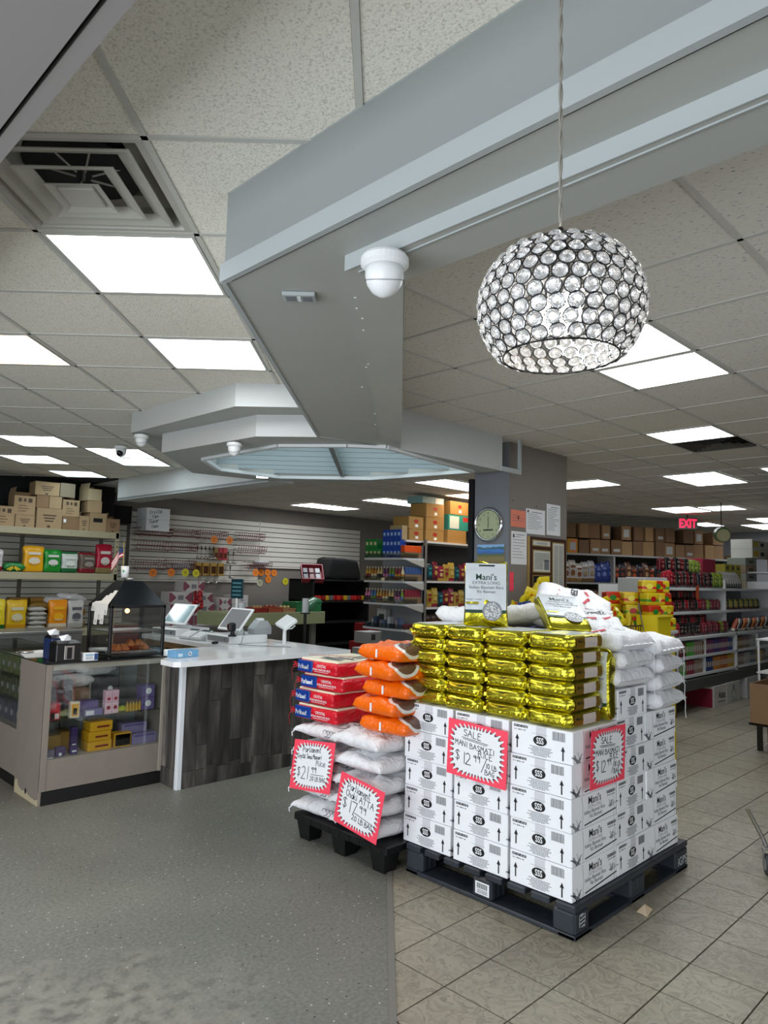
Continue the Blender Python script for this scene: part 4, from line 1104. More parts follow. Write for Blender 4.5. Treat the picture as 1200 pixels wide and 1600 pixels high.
# ================================================================ CEILING FITTINGS
def air_diffuser():
    cx, cy = W(-1.105, 2.426); t = thing('air_diffuser', 'square stepped air diffuser with a dark round duct behind, beside the nearest left light', 'air vent', (cx, cy, 2.955), -pi/4)
    def ring(m, a, b, z0, z1, th=.004):
        for i in range(4):
            q = [(-1, -1), (1, -1), (1, 1), (-1, 1)]; p, r = q[i], q[(i+1) % 4]
            m.add([(p[0]*a, p[1]*a, z0), (r[0]*a, r[1]*a, z0), (r[0]*b, r[1]*b, z1), (p[0]*b, p[1]*b, z1), (p[0]*a, p[1]*a, z0+th), (r[0]*a, r[1]*a, z0+th), (r[0]*b, r[1]*b, z1+th), (p[0]*b, p[1]*b, z1+th)], [(0, 1, 2, 3), (7, 6, 5, 4), (0, 4, 5, 1), (3, 2, 6, 7)])
    dm = mat('diffuser_enamel', 'b3b1a8', .45)
    m = MB(); ring(m, .322, .285, 0, 0); ring(m, .285, .245, 0, .07); ring(m, .245, .19, .07, .085); m.build('outer_frame', dm, t)
    for k, (a, b, z0, z1) in enumerate(((.255, .195, -.006, .016), (.175, .120, -.020, .002))):
        m = MB(); ring(m, a, a-.012, z0, z0); ring(m, a-.012, b, z0, z1); m.build('vane', dm, t)
    m = MB(); ring(m, .095, .06, -.036, -.02); m.box(-.062, -.062, -.034, .062, .062, -.018, b=.003); m.build('centre_plate', dm, t)
    m = MB(); n = 32
    m.lathe([(.205, .075), (.185, .30), (.0001, .30)], n); m.build('duct', mat('duct_black', '08090c', .6), t)
    m = MB()
    for i in range(6):
        a = i*pi/3; m.box(-.004, -.004, .03, .004, .004, .12); m.tube([(.03*cos(a), .03*sin(a), .05), (.17*cos(a), .17*sin(a), .09)], .004, 5)
    m.build('spokes', dm, t)
air_diffuser()
def slot_vent():
    t = thing('air_vent', 'square slotted air vent beside a ceiling light on the right', 'air vent', (7.04, 2.535, 2.955))
    dm = mat('vent_grey', '6c6b67', .5)
    for k, a in enumerate((.29, .22, .15, .08)):
        m = MB(); 
        for i in range(4):
            q = [(-1, -1), (1, -1), (1, 1), (-1, 1)]; p, r = q[i], q[(i+1) % 4]; b = a-.045; z1 = .03
            m.add([(p[0]*a, p[1]*a, -.004), (r[0]*a, r[1]*a, -.004), (r[0]*b, r[1]*b, z1), (p[0]*b, p[1]*b, z1)], [(0, 1, 2, 3), (3, 2, 1, 0)])
        m.build('vane', dm, t)
    MB().box(-.3, -.3, .05, .3, .3, .06).build('backing', darkp, t)
slot_vent()
def dome_cam(label, loc, R, tilt=0.0, eye=False, sc_=1.0):
    t = thing('dome_camera', label, 'security camera', loc)
    m = MB().lathe([(.001, 0), (R*.93, 0), (R, -R*.12), (R, -R*.38), (R*.82, -R*.52), (R*.001, -R*.52)], 32); m.build('base', whitep, t, smooth=False)
    m = MB().lathe([(R*.80, -R*.5), (R*.80, -R*.85), (R*.72, -R*1.2), (R*.52, -R*1.5), (R*.25, -R*1.68), (.001, -R*1.74)], 32)
    m.build('shell', whitep, t, smooth=True)
    g = MB().tube([(R*.803*cos(a*.2), R*.803*sin(a*.2), -R*(1.0+.3*cos(a*.2+2.4))) for a in range(32)], .0012, 4); g.build('seam', mat('seam_grey', '6d6f70', .5), t)
    if eye:
        d = Vector((-S2, -S2, -.6)).normalized(); MB().ball((d.x*R*.45, d.y*R*.45, -R*1.1), R*.55, 8).build('lens', mat('lens_black', '08080a', .08), t, smooth=True)
    MB().cyl((0, 0, 0), (0, 0, .012), R*.3).build('mount', chrome, t)
    return t
dome_cam('large white dome camera hanging under the grey beam', (1.452, 1.475, 2.566), .073)
dome_cam('small white dome camera on the underside of the octagonal soffit', (3.02, 4.68, 2.610), .06)
dome_cam('small white dome camera at the left tip of the stepped soffit', (2.79, 5.78, 2.775), .06)
dome_cam('dome camera with a black eye on the ceiling left of the soffit', (3.35, 7.40, 2.944), .07, eye=True)
def detector():
    cx, cy = 1.553, 2.02; t = thing('wall_plate', 'small rectangular white ventilated box under the beam near the large dome camera', 'detector', (cx, cy, 2.627), -pi/4)
    MB().box(-.060, -.034, -.016, .060, .034, 0, b=.003).build('housing', trimp, t)
    for s in (-1, 1):
        m = MB()
        for k in range(5): m.box(s*.030-.018, -.022+.0095*k, -.018, s*.030+.018, -.017+.0095*k, -.0155)
        m.build('grille', mat('grille_grey', '6a6d70', .5), t)
    MB().box(-.006, -.02, -.0175, .006, .02, -.0155).build('badge', whitep, t)
detector()
tag(MB().box(-.06, -.012, -.02, .06, .012, 0, b=.003).build('strip_lamp', mat('strip_glow', 'f4faff', emit=4), loc=(*W(-1.28, 7.35), 2.621), rz=-pi/4+.15), 'tiny lit strip under the far edge of the octagonal soffit', 'lamp')
t = thing('exit_sign', 'red EXIT sign hanging from the ceiling over the right aisle', 'exit sign', (13.9, 5.55, 2.67), -pi/4)
MB().box(-.19, -.03, 0, .19, .03, .23, b=.01).build('housing', mat('sign_grey', '5b5d5a', .5), t)
MB().text('EXIT', .235, (0, -.033, .035), (1, 0, 0), (0, 0, 1), 0, .02, sx=.7).build('lettering', mat('exit_red', 'ff1535', emit=3.0), t)
MB().cyl((0, 0, .23), (0, 0, .285), .012, n=8).build('stem', ink, t)
t = thing('hanging_lamp', 'round green-rimmed fixture hanging over the far right aisle', 'lamp', (12.0, 4.21, 2.42), -pi/4)
MB().cyl((0, 0.03, 0), (0, .14, .02), .125, .11, n=28).build('rim', mat('green_enamel', '4d6a42', .4), t); MB().cyl((0, .03, -.005), (0, -.01, -.01), .105, .10, n=28).build('face', mat('cream_glass', 'b8b48c', .4), t)
MB().cyl((0, .08, .1), (0, .08, .535), .008, n=6).build('stem', ink, t)

# ================================================================ DISPLAY CASES
def box_item(name, label, cat, x0, x1, y0, y1, z0, z1, col, marks=None, group=None, rz=0):
    cx, cy = (x0+x1)/2, (y0+y1)/2; w, d, h = x1-x0, y1-y0, z1-z0
    o = tag(MB().box(-w/2, -d/2, 0, w/2, d/2, h, b=min(.002, w*.1)).build(name, col, loc=(cx, cy, z0), rz=rz), label, cat, group)
    if marks: marks(o, w, d, h)
    return o
def band(col, u0, u1, v0, v1, name='printed_panel'):
    def f(o, w, d, h):
        MB().box(-w/2+w*u0, -d/2-.0012, h*v0, -w/2+w*u1, -d/2, h*v1).build(name, col, o)
    return f
def bands(*L):
    def f(o, w, d, h):
        for (col, u0, u1, v0, v1) in L: MB().box(-w/2+w*u0, -d/2-.0012, h*v0, -w/2+w*u1, -d/2-.0001, h*v1).build('printed_panel', col, o)
    return f
def disc(col, u, v, r, name='round_emblem'):
    def f(o, w, d, h):
        m = MB(); m.quad([(-w/2+w*u+r*cos(2*pi*i/16), -d/2-.0014, h*v+r*sin(2*pi*i/16)) for i in range(16)]); m.build(name, col, o)
    return f
def multi(*F):
    def f(o, w, d, h):
        for g in F: g(o, w, d, h)
    return f
def display_case():
    t = thing('display_case', 'taupe glass-fronted display case with gold and purple packets inside', 'display case', (1.885, 5.12, 0))
    w, d, h = .895, .47, .95
    m = MB().box(0, 0, 0, .018, d, h-.008, b=.002); m.build('side_panel', taupe, t); MB().box(w-.018, 0, 0, w, d, h-.008, b=.002).build('side_panel', taupe, t)
    MB().box(.018, .002, .092, w-.018, .018, .30, b=.001).build('front_panel', taupe, t)
    MB().box(0.0, -.002, .092, .042, .012, h-.008, b=.002).build('stile', taupe, t); MB().box(w-.03, -.002, .092, w, .012, h-.008, b=.002).build('stile', mat('taupe_pale', '9b9488', .5), t)
    MB().box(.018, .04, 0, w-.0, d, .09).build('kick_plate', ink, t); MB().box(.019, -.001, .0, w, .03, .088).build('kick_plate', ink, t)
    MB().box(.018, .018, .285, w-.018, d, .30).build('deck', mat('pale_laminate', 'b5b0a4', .5), t)
    MB().box(.042, .004, .30, w-.03, .008, h-.012).build('front_glass', gls, t)
    MB().box(.02, .03, .545, w-.02, d-.06, .552).build('glass_shelf', gls, t)
    MB().box(.0, .0, h-.008, w, d+.05, h, b=.001).build('top_glass', glsd, t)
    MB().box(.0, -.004, h-.006, w, .004, h+.001).build('edge_strip', ink, t); MB().box(.02, .012, h-.05, w-.02, .035, h-.014).build('top_rail', mat('pale_laminate'), t)
    for x in (.28, .52, .72): MB().box(x, d-.05, .30, x+.018, d-.035, h-.01).build('rear_mullion', steel, t)
    MB().box(.54, d-.03, .30, w-.02, d-.02, h-.02).build('rear_panel', mat('pale_teal_panel', '8d9a98', .4), t); MB().box(.02, d-.03, .30, .54, d-.02, .60).build('rear_panel', mat('pale_teal_panel'), t)
    m = MB(); m.quad([(-.0008, .005, 0), (-.0008, d-.01, 0), (-.0008, d-.01, .085), (-.0008, d-.06, .10), (-.0008, d-.08, .06), (-.0008, d-.16, .04), (-.0008, d-.22, .055), (-.0008, .16, .035), (-.0008, .06, .03), (-.0008, .005, .045)][::-1])
    m.build('chipped_patch', mat('raw_chipboard', 'b5a98a', .8), t)
    MB().quad([(-.0012, .24+.016*cos(a*.6), .052+.02*sin(a*.6)) for a in range(10)]).build('cable_hole', darkp, t)
display_case()
def display_case2():
    t = thing('display_case', 'second taupe glass display case cut off by the left edge of the picture', 'display case', (1.90, 5.62, 0))
    L, d, h = 1.6, .47, .95
    MB().box(0, .02, .092, .018, L, .42, b=.001).build('front_panel', taupe, t); MB().box(.0, 0, .0, .5, .018, h-.008).build('side_panel', taupe, t)
    MB().box(-.002, 0, .092, .012, .045, h-.008, b=.002).build('stile', taupe, t); MB().box(.02, 0, 0, .1, L, .09).build('kick_plate', ink, t)
    MB().box(.004, .045, .42, .008, L, h-.012).build('front_glass', gls, t); MB().box(.02, .02, .405, d, L, .42).build('deck', mat('pale_laminate'), t)
    for z in (.60, .77): MB().box(.03, .02, z, d-.05, L, z+.006).build('glass_shelf', gls, t)
    MB().box(0, -.0, h-.008, d, L, h).build('top_glass', glsd, t); MB().box(-.004, 0, h-.006, .004, L, h+.001).build('edge_strip', ink, t)
    MB().box(d-.03, .02, .1, d-.01, L, h-.02).build('rear_panel', mat('dim_laminate', '6f6a62', .5), t)
display_case2()
PUR = cm('6a5a92'); PUR2 = cm('8d84ae'); YEL = cm('e0a818'); DK = cm('33343c'); WH = white; RD = cm('b81c28')
GC1 = 'packets inside the display case'
Y0 = 5.17
it = [('packet', 'red hair-dye style packet at the left end of the glass shelf', 1.945, 2.015, Y0, Y0+.05, .553, .665, RD, bands((ink, .1, .45, .05, .45), (cm('e4d4cc'), .5, .9, .08, .4))),
      ('box', 'yellow and white striped box beside the red packet on the glass shelf', 2.085, 2.15, Y0, Y0+.04, .553, .665, cm('e8e0c4'), bands((YEL, .12, .88, .08, .86), (ink, .3, .7, .2, .6))),
      ('box', 'purple box behind the striped box on the glass shelf', 2.16, 2.31, Y0+.06, Y0+.16, .553, .65, PUR, None),
      ('box', 'open brown carton at the back of the glass shelf', 2.15, 2.30, Y0+.2, Y0+.30, .553, .72, card2, None),
      ('box', 'low lilac soap box on the glass shelf', 2.19, 2.32, Y0, Y0+.05, .553, .60, PUR2, band(WH, .05, .5, .15, .8)),
      ('box', 'upper left pink rose-print box in the block of four', 2.335, 2.385, Y0, Y0+.05, .635, .72, cm('e6b8c8'), disc(cm('b02040'), .5, .3, .012)),
      ('box', 'upper right pink rose-print box in the block of four', 2.387, 2.437, Y0, Y0+.05, .635, .72, cm('e6b8c8'), disc(cm('b02040'), .5, .3, .012)),
      ('box', 'lower left pink rose-print box in the block of four', 2.335, 2.385, Y0, Y0+.05, .553, .634, cm('eccad4'), disc(cm('a01c34'), .5, .55, .014)),
      ('box', 'lower right pink rose-print box in the block of four', 2.387, 2.437, Y0, Y0+.05, .553, .634, cm('eccad4'), disc(cm('a01c34'), .5, .55, .014)),
      ('box', 'upper purple box with white round emblem at the right of the glass shelf', 2.62, 2.72, Y0, Y0+.1, .645, .735, PUR, disc(WH, .5, .5, .024)),
      ('box', 'lower purple box with white round emblem at the right of the glass shelf', 2.62, 2.72, Y0, Y0+.1, .553, .643, PUR, disc(WH, .5, .5, .024)),
      ('box', 'dark grey box on the back of the glass shelf', 2.36, 2.52, Y0+.2, Y0+.32, .60, .79, DK, disc(WH, .6, .55, .02)),
      ('box', 'dark box with red print at the left back of the glass shelf', 1.97, 2.1, Y0+.15, Y0+.25, .553, .74, DK, band(cm('702838'), .3, .8, .2, .6)),
      ('box', 'grey printed box standing at the left back of the glass shelf', 2.1, 2.17, Y0+.2, Y0+.26, .553, .79, cm('8f8d92'), band(cm('60545c'), .2, .8, .3, .7)),
      ('box', 'top one of three yellow boxes in the case', 2.235, 2.40, Y0, Y0+.13, .438, .505, YEL, band(cm('7a1810'), .3, .85, .35, .55)),
      ('box', 'middle one of three yellow boxes in the case', 2.225, 2.39, Y0-.005, Y0+.13, .370, .436, YEL, band(cm('7a1810'), .3, .85, .35, .55)),
      ('box', 'bottom one of three yellow boxes in the case', 2.225, 2.40, Y0, Y0+.13, .301, .368, YEL, band(cm('7a1810'), .3, .85, .35, .55)),
      ('box', 'yellow box with black frame and white label beside the yellow stack', 2.42, 2.55, Y0, Y0+.1, .301, .40, YEL, bands((ink, .05, .95, .08, .92), (YEL, .09, .91, .12, .42), (WH, .09, .91, .5, .88))),
      ('box', 'lilac box on the case floor at the right', 2.56, 2.76, Y0+.01, Y0+.12, .301, .375, PUR2, band(PUR, .1, .9, .7, .9)),
      ('box', 'lilac box stacked on another at the right of the case floor', 2.5, 2.70, Y0+.06, Y0+.16, .376, .45, PUR2, band(PUR, .1, .9, .7, .9)),
      ('box', 'dark yellow box at the back left of the case floor', 1.97, 2.08, Y0+.12, Y0+.25, .301, .42, cm('a88010'), None),
      ('box', 'second dark yellow box at the back of the case floor', 2.09, 2.2, Y0+.16, Y0+.28, .301, .43, cm('a88010'), None),
      ('box', 'violet tube box standing upright on the case floor', 2.115, 2.16, Y0+.03, Y0+.07, .301, .48, cm('3e2a60'), band(WH, .2, .8, .3, .36)),
      ('box', 'short violet box on the case floor beside the tube box', 2.10, 2.15, Y0-.01, Y0+.02, .301, .36, cm('4a3470'), band(WH, .2, .8, .3, .5)),
      ('box', 'small violet box with white label at the left of the case floor', 2.0, 2.065, Y0-.01, Y0+.03, .301, .365, cm('51406e'), band(WH, .3, .6, .1, .4)),
      ('box', 'grey-lilac flat box at the far left of the case floor', 1.94, 1.995, Y0, Y0+.06, .301, .35, cm('7a7488'), None)]
for n, lab, x0, x1, y0, y1, z0, z1, c, mk in it: box_item(n, lab, 'box', x0, x1, y0, y1, z0, z1, c, mk)
for k in range(5):
    o = tag(MB().cyl((0, 0, 0), (0, 0, .05), .012, n=10).cyl((0, 0, .05), (0, 0, .065), .006, n=8).build('bottle', cm('c9a23a'), loc=(2.515+.024*k, Y0+.02, .553)), 'tiny amber bottle in the row on the glass shelf', 'bottle', 'tiny amber bottles in the case'); MB().cyl((0, 0, .065), (0, 0, .08), .007, n=8).build('cap', cm('5a2a18'), o)
o = tag(pillow(.24, .06, .03, 3, 8).build('packet', cm('c8d040'), loc=(2.46, Y0+.05, .553), rz=.1), 'lime green flat packet lying on the glass shelf by the tiny bottles', 'packet')
o = tag(pillow(.22, .08, .04, 5, 8).build('packet', cm('a8b070'), loc=(2.08, Y0+.1, .553), rz=.1), 'pale green packet lying at the left of the glass shelf', 'packet')
o = tag(MB().box(-.02, -.012, 0, .02, .012, .004).build('price_tag', white, loc=(1.955, 5.155, .301)), 'white slip at the front left corner of the case floor', 'paper slip')
for k, (x, y, z, s_) in enumerate(((2.12, 5.48, .83, .95), (2.38, 5.48, .80, .9), (2.18, 5.48, .72, 1.15))):
    o = tag(pillow(.36*s_, .08, .10, 50+k, 10).build('cloth_bundle', sackm, loc=(x, y, z), smooth=True), 'white plastic-wrapped bundle at the back of the display case, %s' % ('upper left', 'upper right', 'lower')[k], 'bundle')
for k in range(6):
    y = 5.72+.13*k
    for zz, c, d_ in ((.422, cm('4b4866'), 'purple boxes on the floor'), (.608, cm('5d5f3a'), 'olive packets on the lower shelf'), (.778, cm('6d7a3c'), 'green packets on the upper shelf')):
        o = tag(MB().box(.0, -.055, 0, .10, .055, .13+.01*(k % 3), b=.004).build('packet', c, loc=(1.96, y, zz)), 'one of the %s of the second display case' % d_, 'packet', d_)
        MB().quad([(-.001, .025*cos(a*.5), .07+.025*sin(a*.5)) for a in range(12)][::-1]).build('round_emblem', inkl, o)

# ------------------------------------------------ things on the case
def napkin(label, x0, x1, y0, y1, h, c, chromef):
    w, d = x1-x0, y1-y0; t = thing('napkin_dispenser', label, 'napkin dispenser', ((x0+x1)/2, (y0+y1)/2, .951))
    MB().box(-w/2, -d/2, 0, w/2, d/2, h*.88, b=.006).build('body', c, t)
    m = MB(); m.add([(-w/2, -d/2, h*.88), (w/2, -d/2, h*.88), (w/2, d/2, h*.88), (-w/2, d/2, h*.88), (-w/2*.8, -d/2*.3, h), (w/2*.8, -d/2*.3, h), (w/2*.8, d/2*.5, h), (-w/2*.8, d/2*.5, h)], [(0, 1, 5, 4), (1, 2, 6, 5), (2, 3, 7, 6), (3, 0, 4, 7), (4, 5, 6, 7)]); m.build('lid', black, t)
    MB().box(-w*.18, -d/2-.004, h*.12, w*.22, -d/2, h*.78, b=.001).build('front_plate', chromef, t); MB().box(-w*.08, -d/2-.006, h*.15, w*.12, -d/2-.003, h*.7).build('slot', ink, t)
    n = MB().add([(-.03, -.02, h-.01), (.03, -.015, h-.01), (.0, .02, h-.01), (-.05, .0, h+.03), (.045, .02, h+.022), (.0, -.03, h+.045)], [(0, 1, 5), (1, 2, 4), (2, 0, 3), (0, 5, 3), (1, 4, 5), (3, 5, 4), (0, 2, 1)]); n.build('napkins', white, t)
napkin('dark blue napkin dispenser at the left on the display case', 1.975, 2.055, 5.30, 5.46, .175, cm('1c2c58'), steel)
napkin('black napkin dispenser with a chrome front beside the blue one', 1.955, 2.125, 5.15, 5.29, .145, black, steel)
o = box_item('box', 'small white and navy box in front of the food warmer', 'box', 2.145, 2.245, 5.135, 5.20, .951, 1.005, white, bands((cm('2c4a7c'), .72, .98, .1, .95), (inkg, .1, .6, .25, .32), (inkg, .1, .6, .45, .52), (cm('9ab8d0'), .08, .66, .65, .9)))
for k, (x, y, rz, c, lab) in enumerate(((2.10, 5.85, .3, white, 'white paper sheet lying on the left display case'), (2.02, 5.66, -.2, mat('paper_grey', 'c8cacc', .6), 'second paper sheet lying nearer on the left display case'))):
    tag(MB().box(-.11, -.14, 0, .11, .14, .002+.002*k).build('paper_sheet', c, loc=(x, y, .951), rz=rz), lab, 'paper')
tag(MB().cyl((0, -.05, .01), (0, .05, .01), .008, .006, n=8).build('marker_pen', RD, loc=(2.08, 5.58, .952), rz=1.0), 'red marker pen on the papers beside the blue dispenser', 'pen')
tag(MB().lathe([(.0001, 0), (.05, 0), (.06, .006), (.045, .01), (.0001, .008)], 20).build('dish', chrome, loc=(1.99, 5.85, .957)), 'small dark shiny dish on the papers at the left edge', 'dish')
def warmer():
    x0, x1, y0, y1, z0, z1 = -.22, .22, -.20, .20, .0, .39
    t = thing('food_warmer', 'black glass food warmer with pyramid hood standing on the display case', 'food warmer', (2.545, 5.345, .951))
    for x in (x0, x1-.022):
        for y in (y0, y1-.022):
            MB().box(x, y, 0, x+.022, y+.022, z1, b=.002).build('post', black, t)
    MB().box(x0, y0, .012, x1, y1, .03, b=.002).build('base', black, t)
    MB().box(x0, y0, z1-.018, x1, y1, z1+.004, b=.002).build('rim', black, t)
    m = MB(); a = .075; zt = .575
    m.add([(x0, y0, z1), (x1, y0, z1), (x1, y1, z1), (x0, y1, z1), (-a, -a, zt), (a, -a, zt), (a, a, zt), (-a, a, zt)], [(0, 1, 5, 4), (1, 2, 6, 5), (2, 3, 7, 6), (3, 0, 4, 7), (4, 5, 6, 7)]); m.build('hood', mat('glossy_black_enamel', '101318', .18), t)
    for (p, q, nm) in (((x0+.02, y0+.004, .03), (x1-.02, y0+.008, z1-.018), 'glass_pane'), ((x0+.004, y0+.02, .03), (x0+.008, y1-.02, z1-.018), 'glass_pane'), ((x1-.008, y0+.02, .03), (x1-.004, y1-.02, z1-.018), 'glass_pane')):
        MB().box(*p, *q).build(nm, gls, t)
    MB().box(x0+.03, y0+.03, .19, x1-.03, y1-.03, .196).build('wire_shelf', steel, t); MB().box(x0+.03, y0+.03, .035, x1-.03, y1-.03, .05, b=.003).build('tray', steel, t)
    MB().ball((.0, 0, .34), .018, 8).build('heat_lamp', mat('warm_lamp', 'ffb060', emit=6), t)
    for k in range(4): MB().box(x0-.004, y0+.03, .04+.09*k, x0+.002, y0+.045, .06+.09*k).build('hinge', steel, t)
    MB().cyl((x1-.03, y0-.01, .22), (x1-.03, y0, .22), .008, n=10).build('door_knob', black, t)
    MB().lathe([(.001, .0), (.03, .0), (.034, .01), (.03, .02), (.001, .02)], 16).build('top_cap', steel, t, (0, 0, zt))
    rr = random.Random(9)
    for k in range(9):
        s_ = .05; px_, py_ = -.10+.05*(k % 5)+rr.uniform(-.01, .01), -.10+.055*(k//5)
        v = [(0, -s_*.6, 0), (s_, 0, 0), (0, s_*.6, 0), (-s_, 0, 0), (0, 0, s_*1.1), ]
        o = tag(MB().rbox((0, 0, .022), (.04, .026, .024), .015, (3, 3, 3), disp=lambda p, tt: Vector((p.x*(1.25-.7*(tt[2]+1)/2), p.y*(1.2-.8*(tt[2]+1)/2), p.z))).build('samosa', mat('fried_pastry', 'a8622c', .6, var=(40, .25)), loc=(2.545+px_, 5.345+py_, 1.002+(.03 if k in (2, 3) else 0)), rz=rr.uniform(0, 3), smooth=True), 'brown fried pastry in the heap inside the food warmer', 'pastry', 'fried pastries in the warmer')
    # receipts taped over the hood
    for k in range(5):
        y = -.13+.055*k; m = MB(); w = .029; L_ = (.07, .14, .11, .15, .05)[k]
        P = [(-.11-.01*k % .03, y*.55, .52-.015*k), (x0-.004, y, z1+.008), (x0-.010, y+.004, z1-L_)]
        for (a_, b_) in zip(P[:-1], P[1:]):
            m.quad([(a_[0]-.002, a_[1]-w, a_[2]+.004), (a_[0]-.002, a_[1]+w, a_[2]+.004), (b_[0]-.002, b_[1]+w, b_[2]), (b_[0]-.002, b_[1]-w, b_[2])]); m.quad([(a_[0], a_[1]+w, a_[2]+.003), (a_[0], a_[1]-w, a_[2]+.003), (b_[0]-.001, b_[1]-w, b_[2]), (b_[0]-.001, b_[1]+w, b_[2])])
        o = tag(m.build('receipt', mat('receipt_paper', 'e6e4de', .7), loc=(2.545, 5.345, .951)), 'receipt slip taped over the left side of the food warmer, %s' % ('nearest the front', 'second from front', 'middle', 'fourth from front', 'rearmost')[k], 'receipt')
        g = MB()
        for i in range(4): g.box(x0-.0135, y-.014, z1-L_+.01+.008*i, x0-.0125, y+.012, z1-L_+.0125+.008*i)
        g.build('print', inkg, o)
warmer()
t = thing('cup', 'white cup with green print on top of the food warmer', 'cup', (2.515, 5.36, 1.548))
MB().lathe([(.0001, 0), (.026, 0), (.031, .09), (.0285, .09), (.024, .005), (.0001, .005)], 24).build('body', whitep, t, smooth=True)
g = MB()
for a in range(5): g.ribbon([(0, 0), (.012*cos(a*1.2), .014*sin(a*1.2))], .005, (-.021, -.021, .05), (S2, -S2, 0), (0, 0, 1))
g.build('leaf_print', cm('1f8a4c'), t)
def flag():
    t = thing('flag', 'small stars and stripes flag standing in the cup', 'flag', (2.505, 5.37, 1.556))
    MB().cyl((0, 0, 0), (-.004, .004, .27), .002, n=6).build('stick', cm('c8a850'), t)
    for (nm, X0, m_) in (('stripes', 0, None),):
        m = MB()
        for i in range(10):
            for k in range(7):
                u0, u1 = i/10, (i+1)/10
                def Q(u, v): return (-.004-.085*u*S2-.0*v, .004+.085*u*S2+.012*sin(u*7), .23-.075*v-.10*u*u-.02*u)
                m.quad([Q(u0, k/7), Q(u1, k/7), Q(u1, (k+1)/7), Q(u0, (k+1)/7)], 1 if (k < 4 and i < 4) else (0 if k % 2 == 0 else 2))
        m.build('cloth', [cm('a82838', .7), cm('20305c', .7), cm('e4e2e0', .7)], t)
flag()

# ================================================================ SERVICE COUNTER
def counter():
    t = thing('service_counter', 'L-shaped checkout counter clad in dark weathered planks with a white corner post', 'counter', (2.78, 4.87, 0))
    pl = custom('weathered_plank', _wood('1e1c1a', '413d39', '6d6862'), .7)
    MB().box(.01, .012, 0, 1.6, .62, .905).build('carcass', mat('carcass_dark', '2c2927', .8), t)
    MB().box(.86, .62, 0, 1.6, 2.3, .905).build('wing_carcass', mat('carcass_dark'), t)
    x = .022; rr = random.Random(12)
    while x < 1.6:
        w = rr.choice((.09, .10, .11, .12)); w = min(w, 1.6-x)
        if w < .02: break
        cut = [.0, rr.choice((.10, .12, .14)), rr.choice((.62, .70, .78, .30, .905)), .905]
        for a, b in zip(cut[:-1], cut[1:]):
            if b-a > .02: 
                dz = rr.uniform(0, .004); MB().box(-w/2+.001, -.008-dz, -(b-a)/2+.001, w/2-.001, .012, (b-a)/2-.001, b=.0015).build('plank', pl, t, (x+w/2, 0, (a+b)/2))
        x += w
    for k, (y, w) in enumerate(((.03, .08), (.112, .07), (.184, .10), (.286, .12), (.408, .12))):
        for a, b in ((0, .13), (.13, .905)): MB().box(-.006, -w/2+.001, -(b-a)/2+.001, .012, w/2-.001, (b-a)/2-.001, b=.0015).build('plank', pl, t, (0, y+w/2, (a+b)/2))
    MB().box(-.018, -.020, 0, .022, .022, .905, b=.003).build('corner_post', mat('white_gloss', 'e2e6ea', .35), t)
    kw = kraftd
    for k in range(4):
        y = .66+.4*k; m = MB().box(.835, y, .50, .862, y+.02, .9); m.build('cubby_divider', kw, t)
    MB().box(.835, .62, .84, .862, 2.3, .905).build('cubby_rail', kw, t); MB().box(.835, .62, .5, .862, 2.3, .60).build('cubby_rail', kw, t); MB().box(.858, .62, .60, .863, 2.3, .84).build('cubby_back', darkp, t)
counter()
top = MB().prism([(2.70, 4.76), (4.38, 4.76), (4.38, 7.15), (3.56, 7.15), (3.56, 5.62), (2.80, 5.62), (2.80, 5.12), (2.66, 4.99), (2.66, 4.80)], .907, .945)
tag(top.build('countertop', quartz), 'white quartz worktop on the plank-clad checkout counter', 'worktop')
o = box_item('box', 'light blue carton box on the near corner of the white worktop', 'box', 2.775, 2.985, 5.00, 5.11, .946, 1.0, cm('6fa4cc'), multi(disc(white, .62, .5, .017), disc(cm('4a7ca8'), .62, .5, .010), band(cm('c4dcec'), .1, .3, .15, .6)), rz=.10)
MB().quad([(-.101, -.012*cos(a*.5), .028+.016*sin(a*.5)) for a in range(12)]).build('round_emblem', white, o)

def register(label, loc, rz, dark, big=True):
    t = thing('cash_register', label, 'cash register', loc, rz)
    m = MB().box(-.21, -.21, 0, .21, .21, .075, b=.006); m.build('cash_drawer', whitep, t); MB().box(-.214, -.185, .012, -.208, .185, .066, b=.002).build('drawer_front', mat('drawer_grey', '8d9092', .35, .4), t)
    MB().cyl((-.216, -.12, .035), (-.213, -.12, .035), .01, n=10).build('lock', chrome, t)
    MB().box(-.02, -.05, .075, .10, .05, .095, b=.004).build('foot', whitep, t); MB().tube([(.05, 0, .09), (.04, 0, .14), (.0, 0, .19)], .022, 10).build('neck', whitep, t)
    s = MB().box(-.19, -.13, -.009, .19, .13, .009, b=.006); 
    M_ = Matrix.Translation((-.02, 0, .215)) @ Matrix.Rotation(-pi/2, 4, 'Z') @ Matrix.Rotation(radians(52), 4, 'X')
    s.xf(M_).build('tablet', whitep, t)
    s = MB().box(-.165, -.108, .0092, .165, .108, .0105); s.xf(M_).build('screen', dark, t)
    return t
register('white tablet cash register with dark screen in the middle of the counter', (3.93, 5.90, .946), 0, mat('screen_dark', '14181c', .35))
register('second white tablet cash register with glossy bright screen, behind the food warmer', (3.87, 6.86, .946), .15, mat('screen_sky', '8fb0b8', .08))
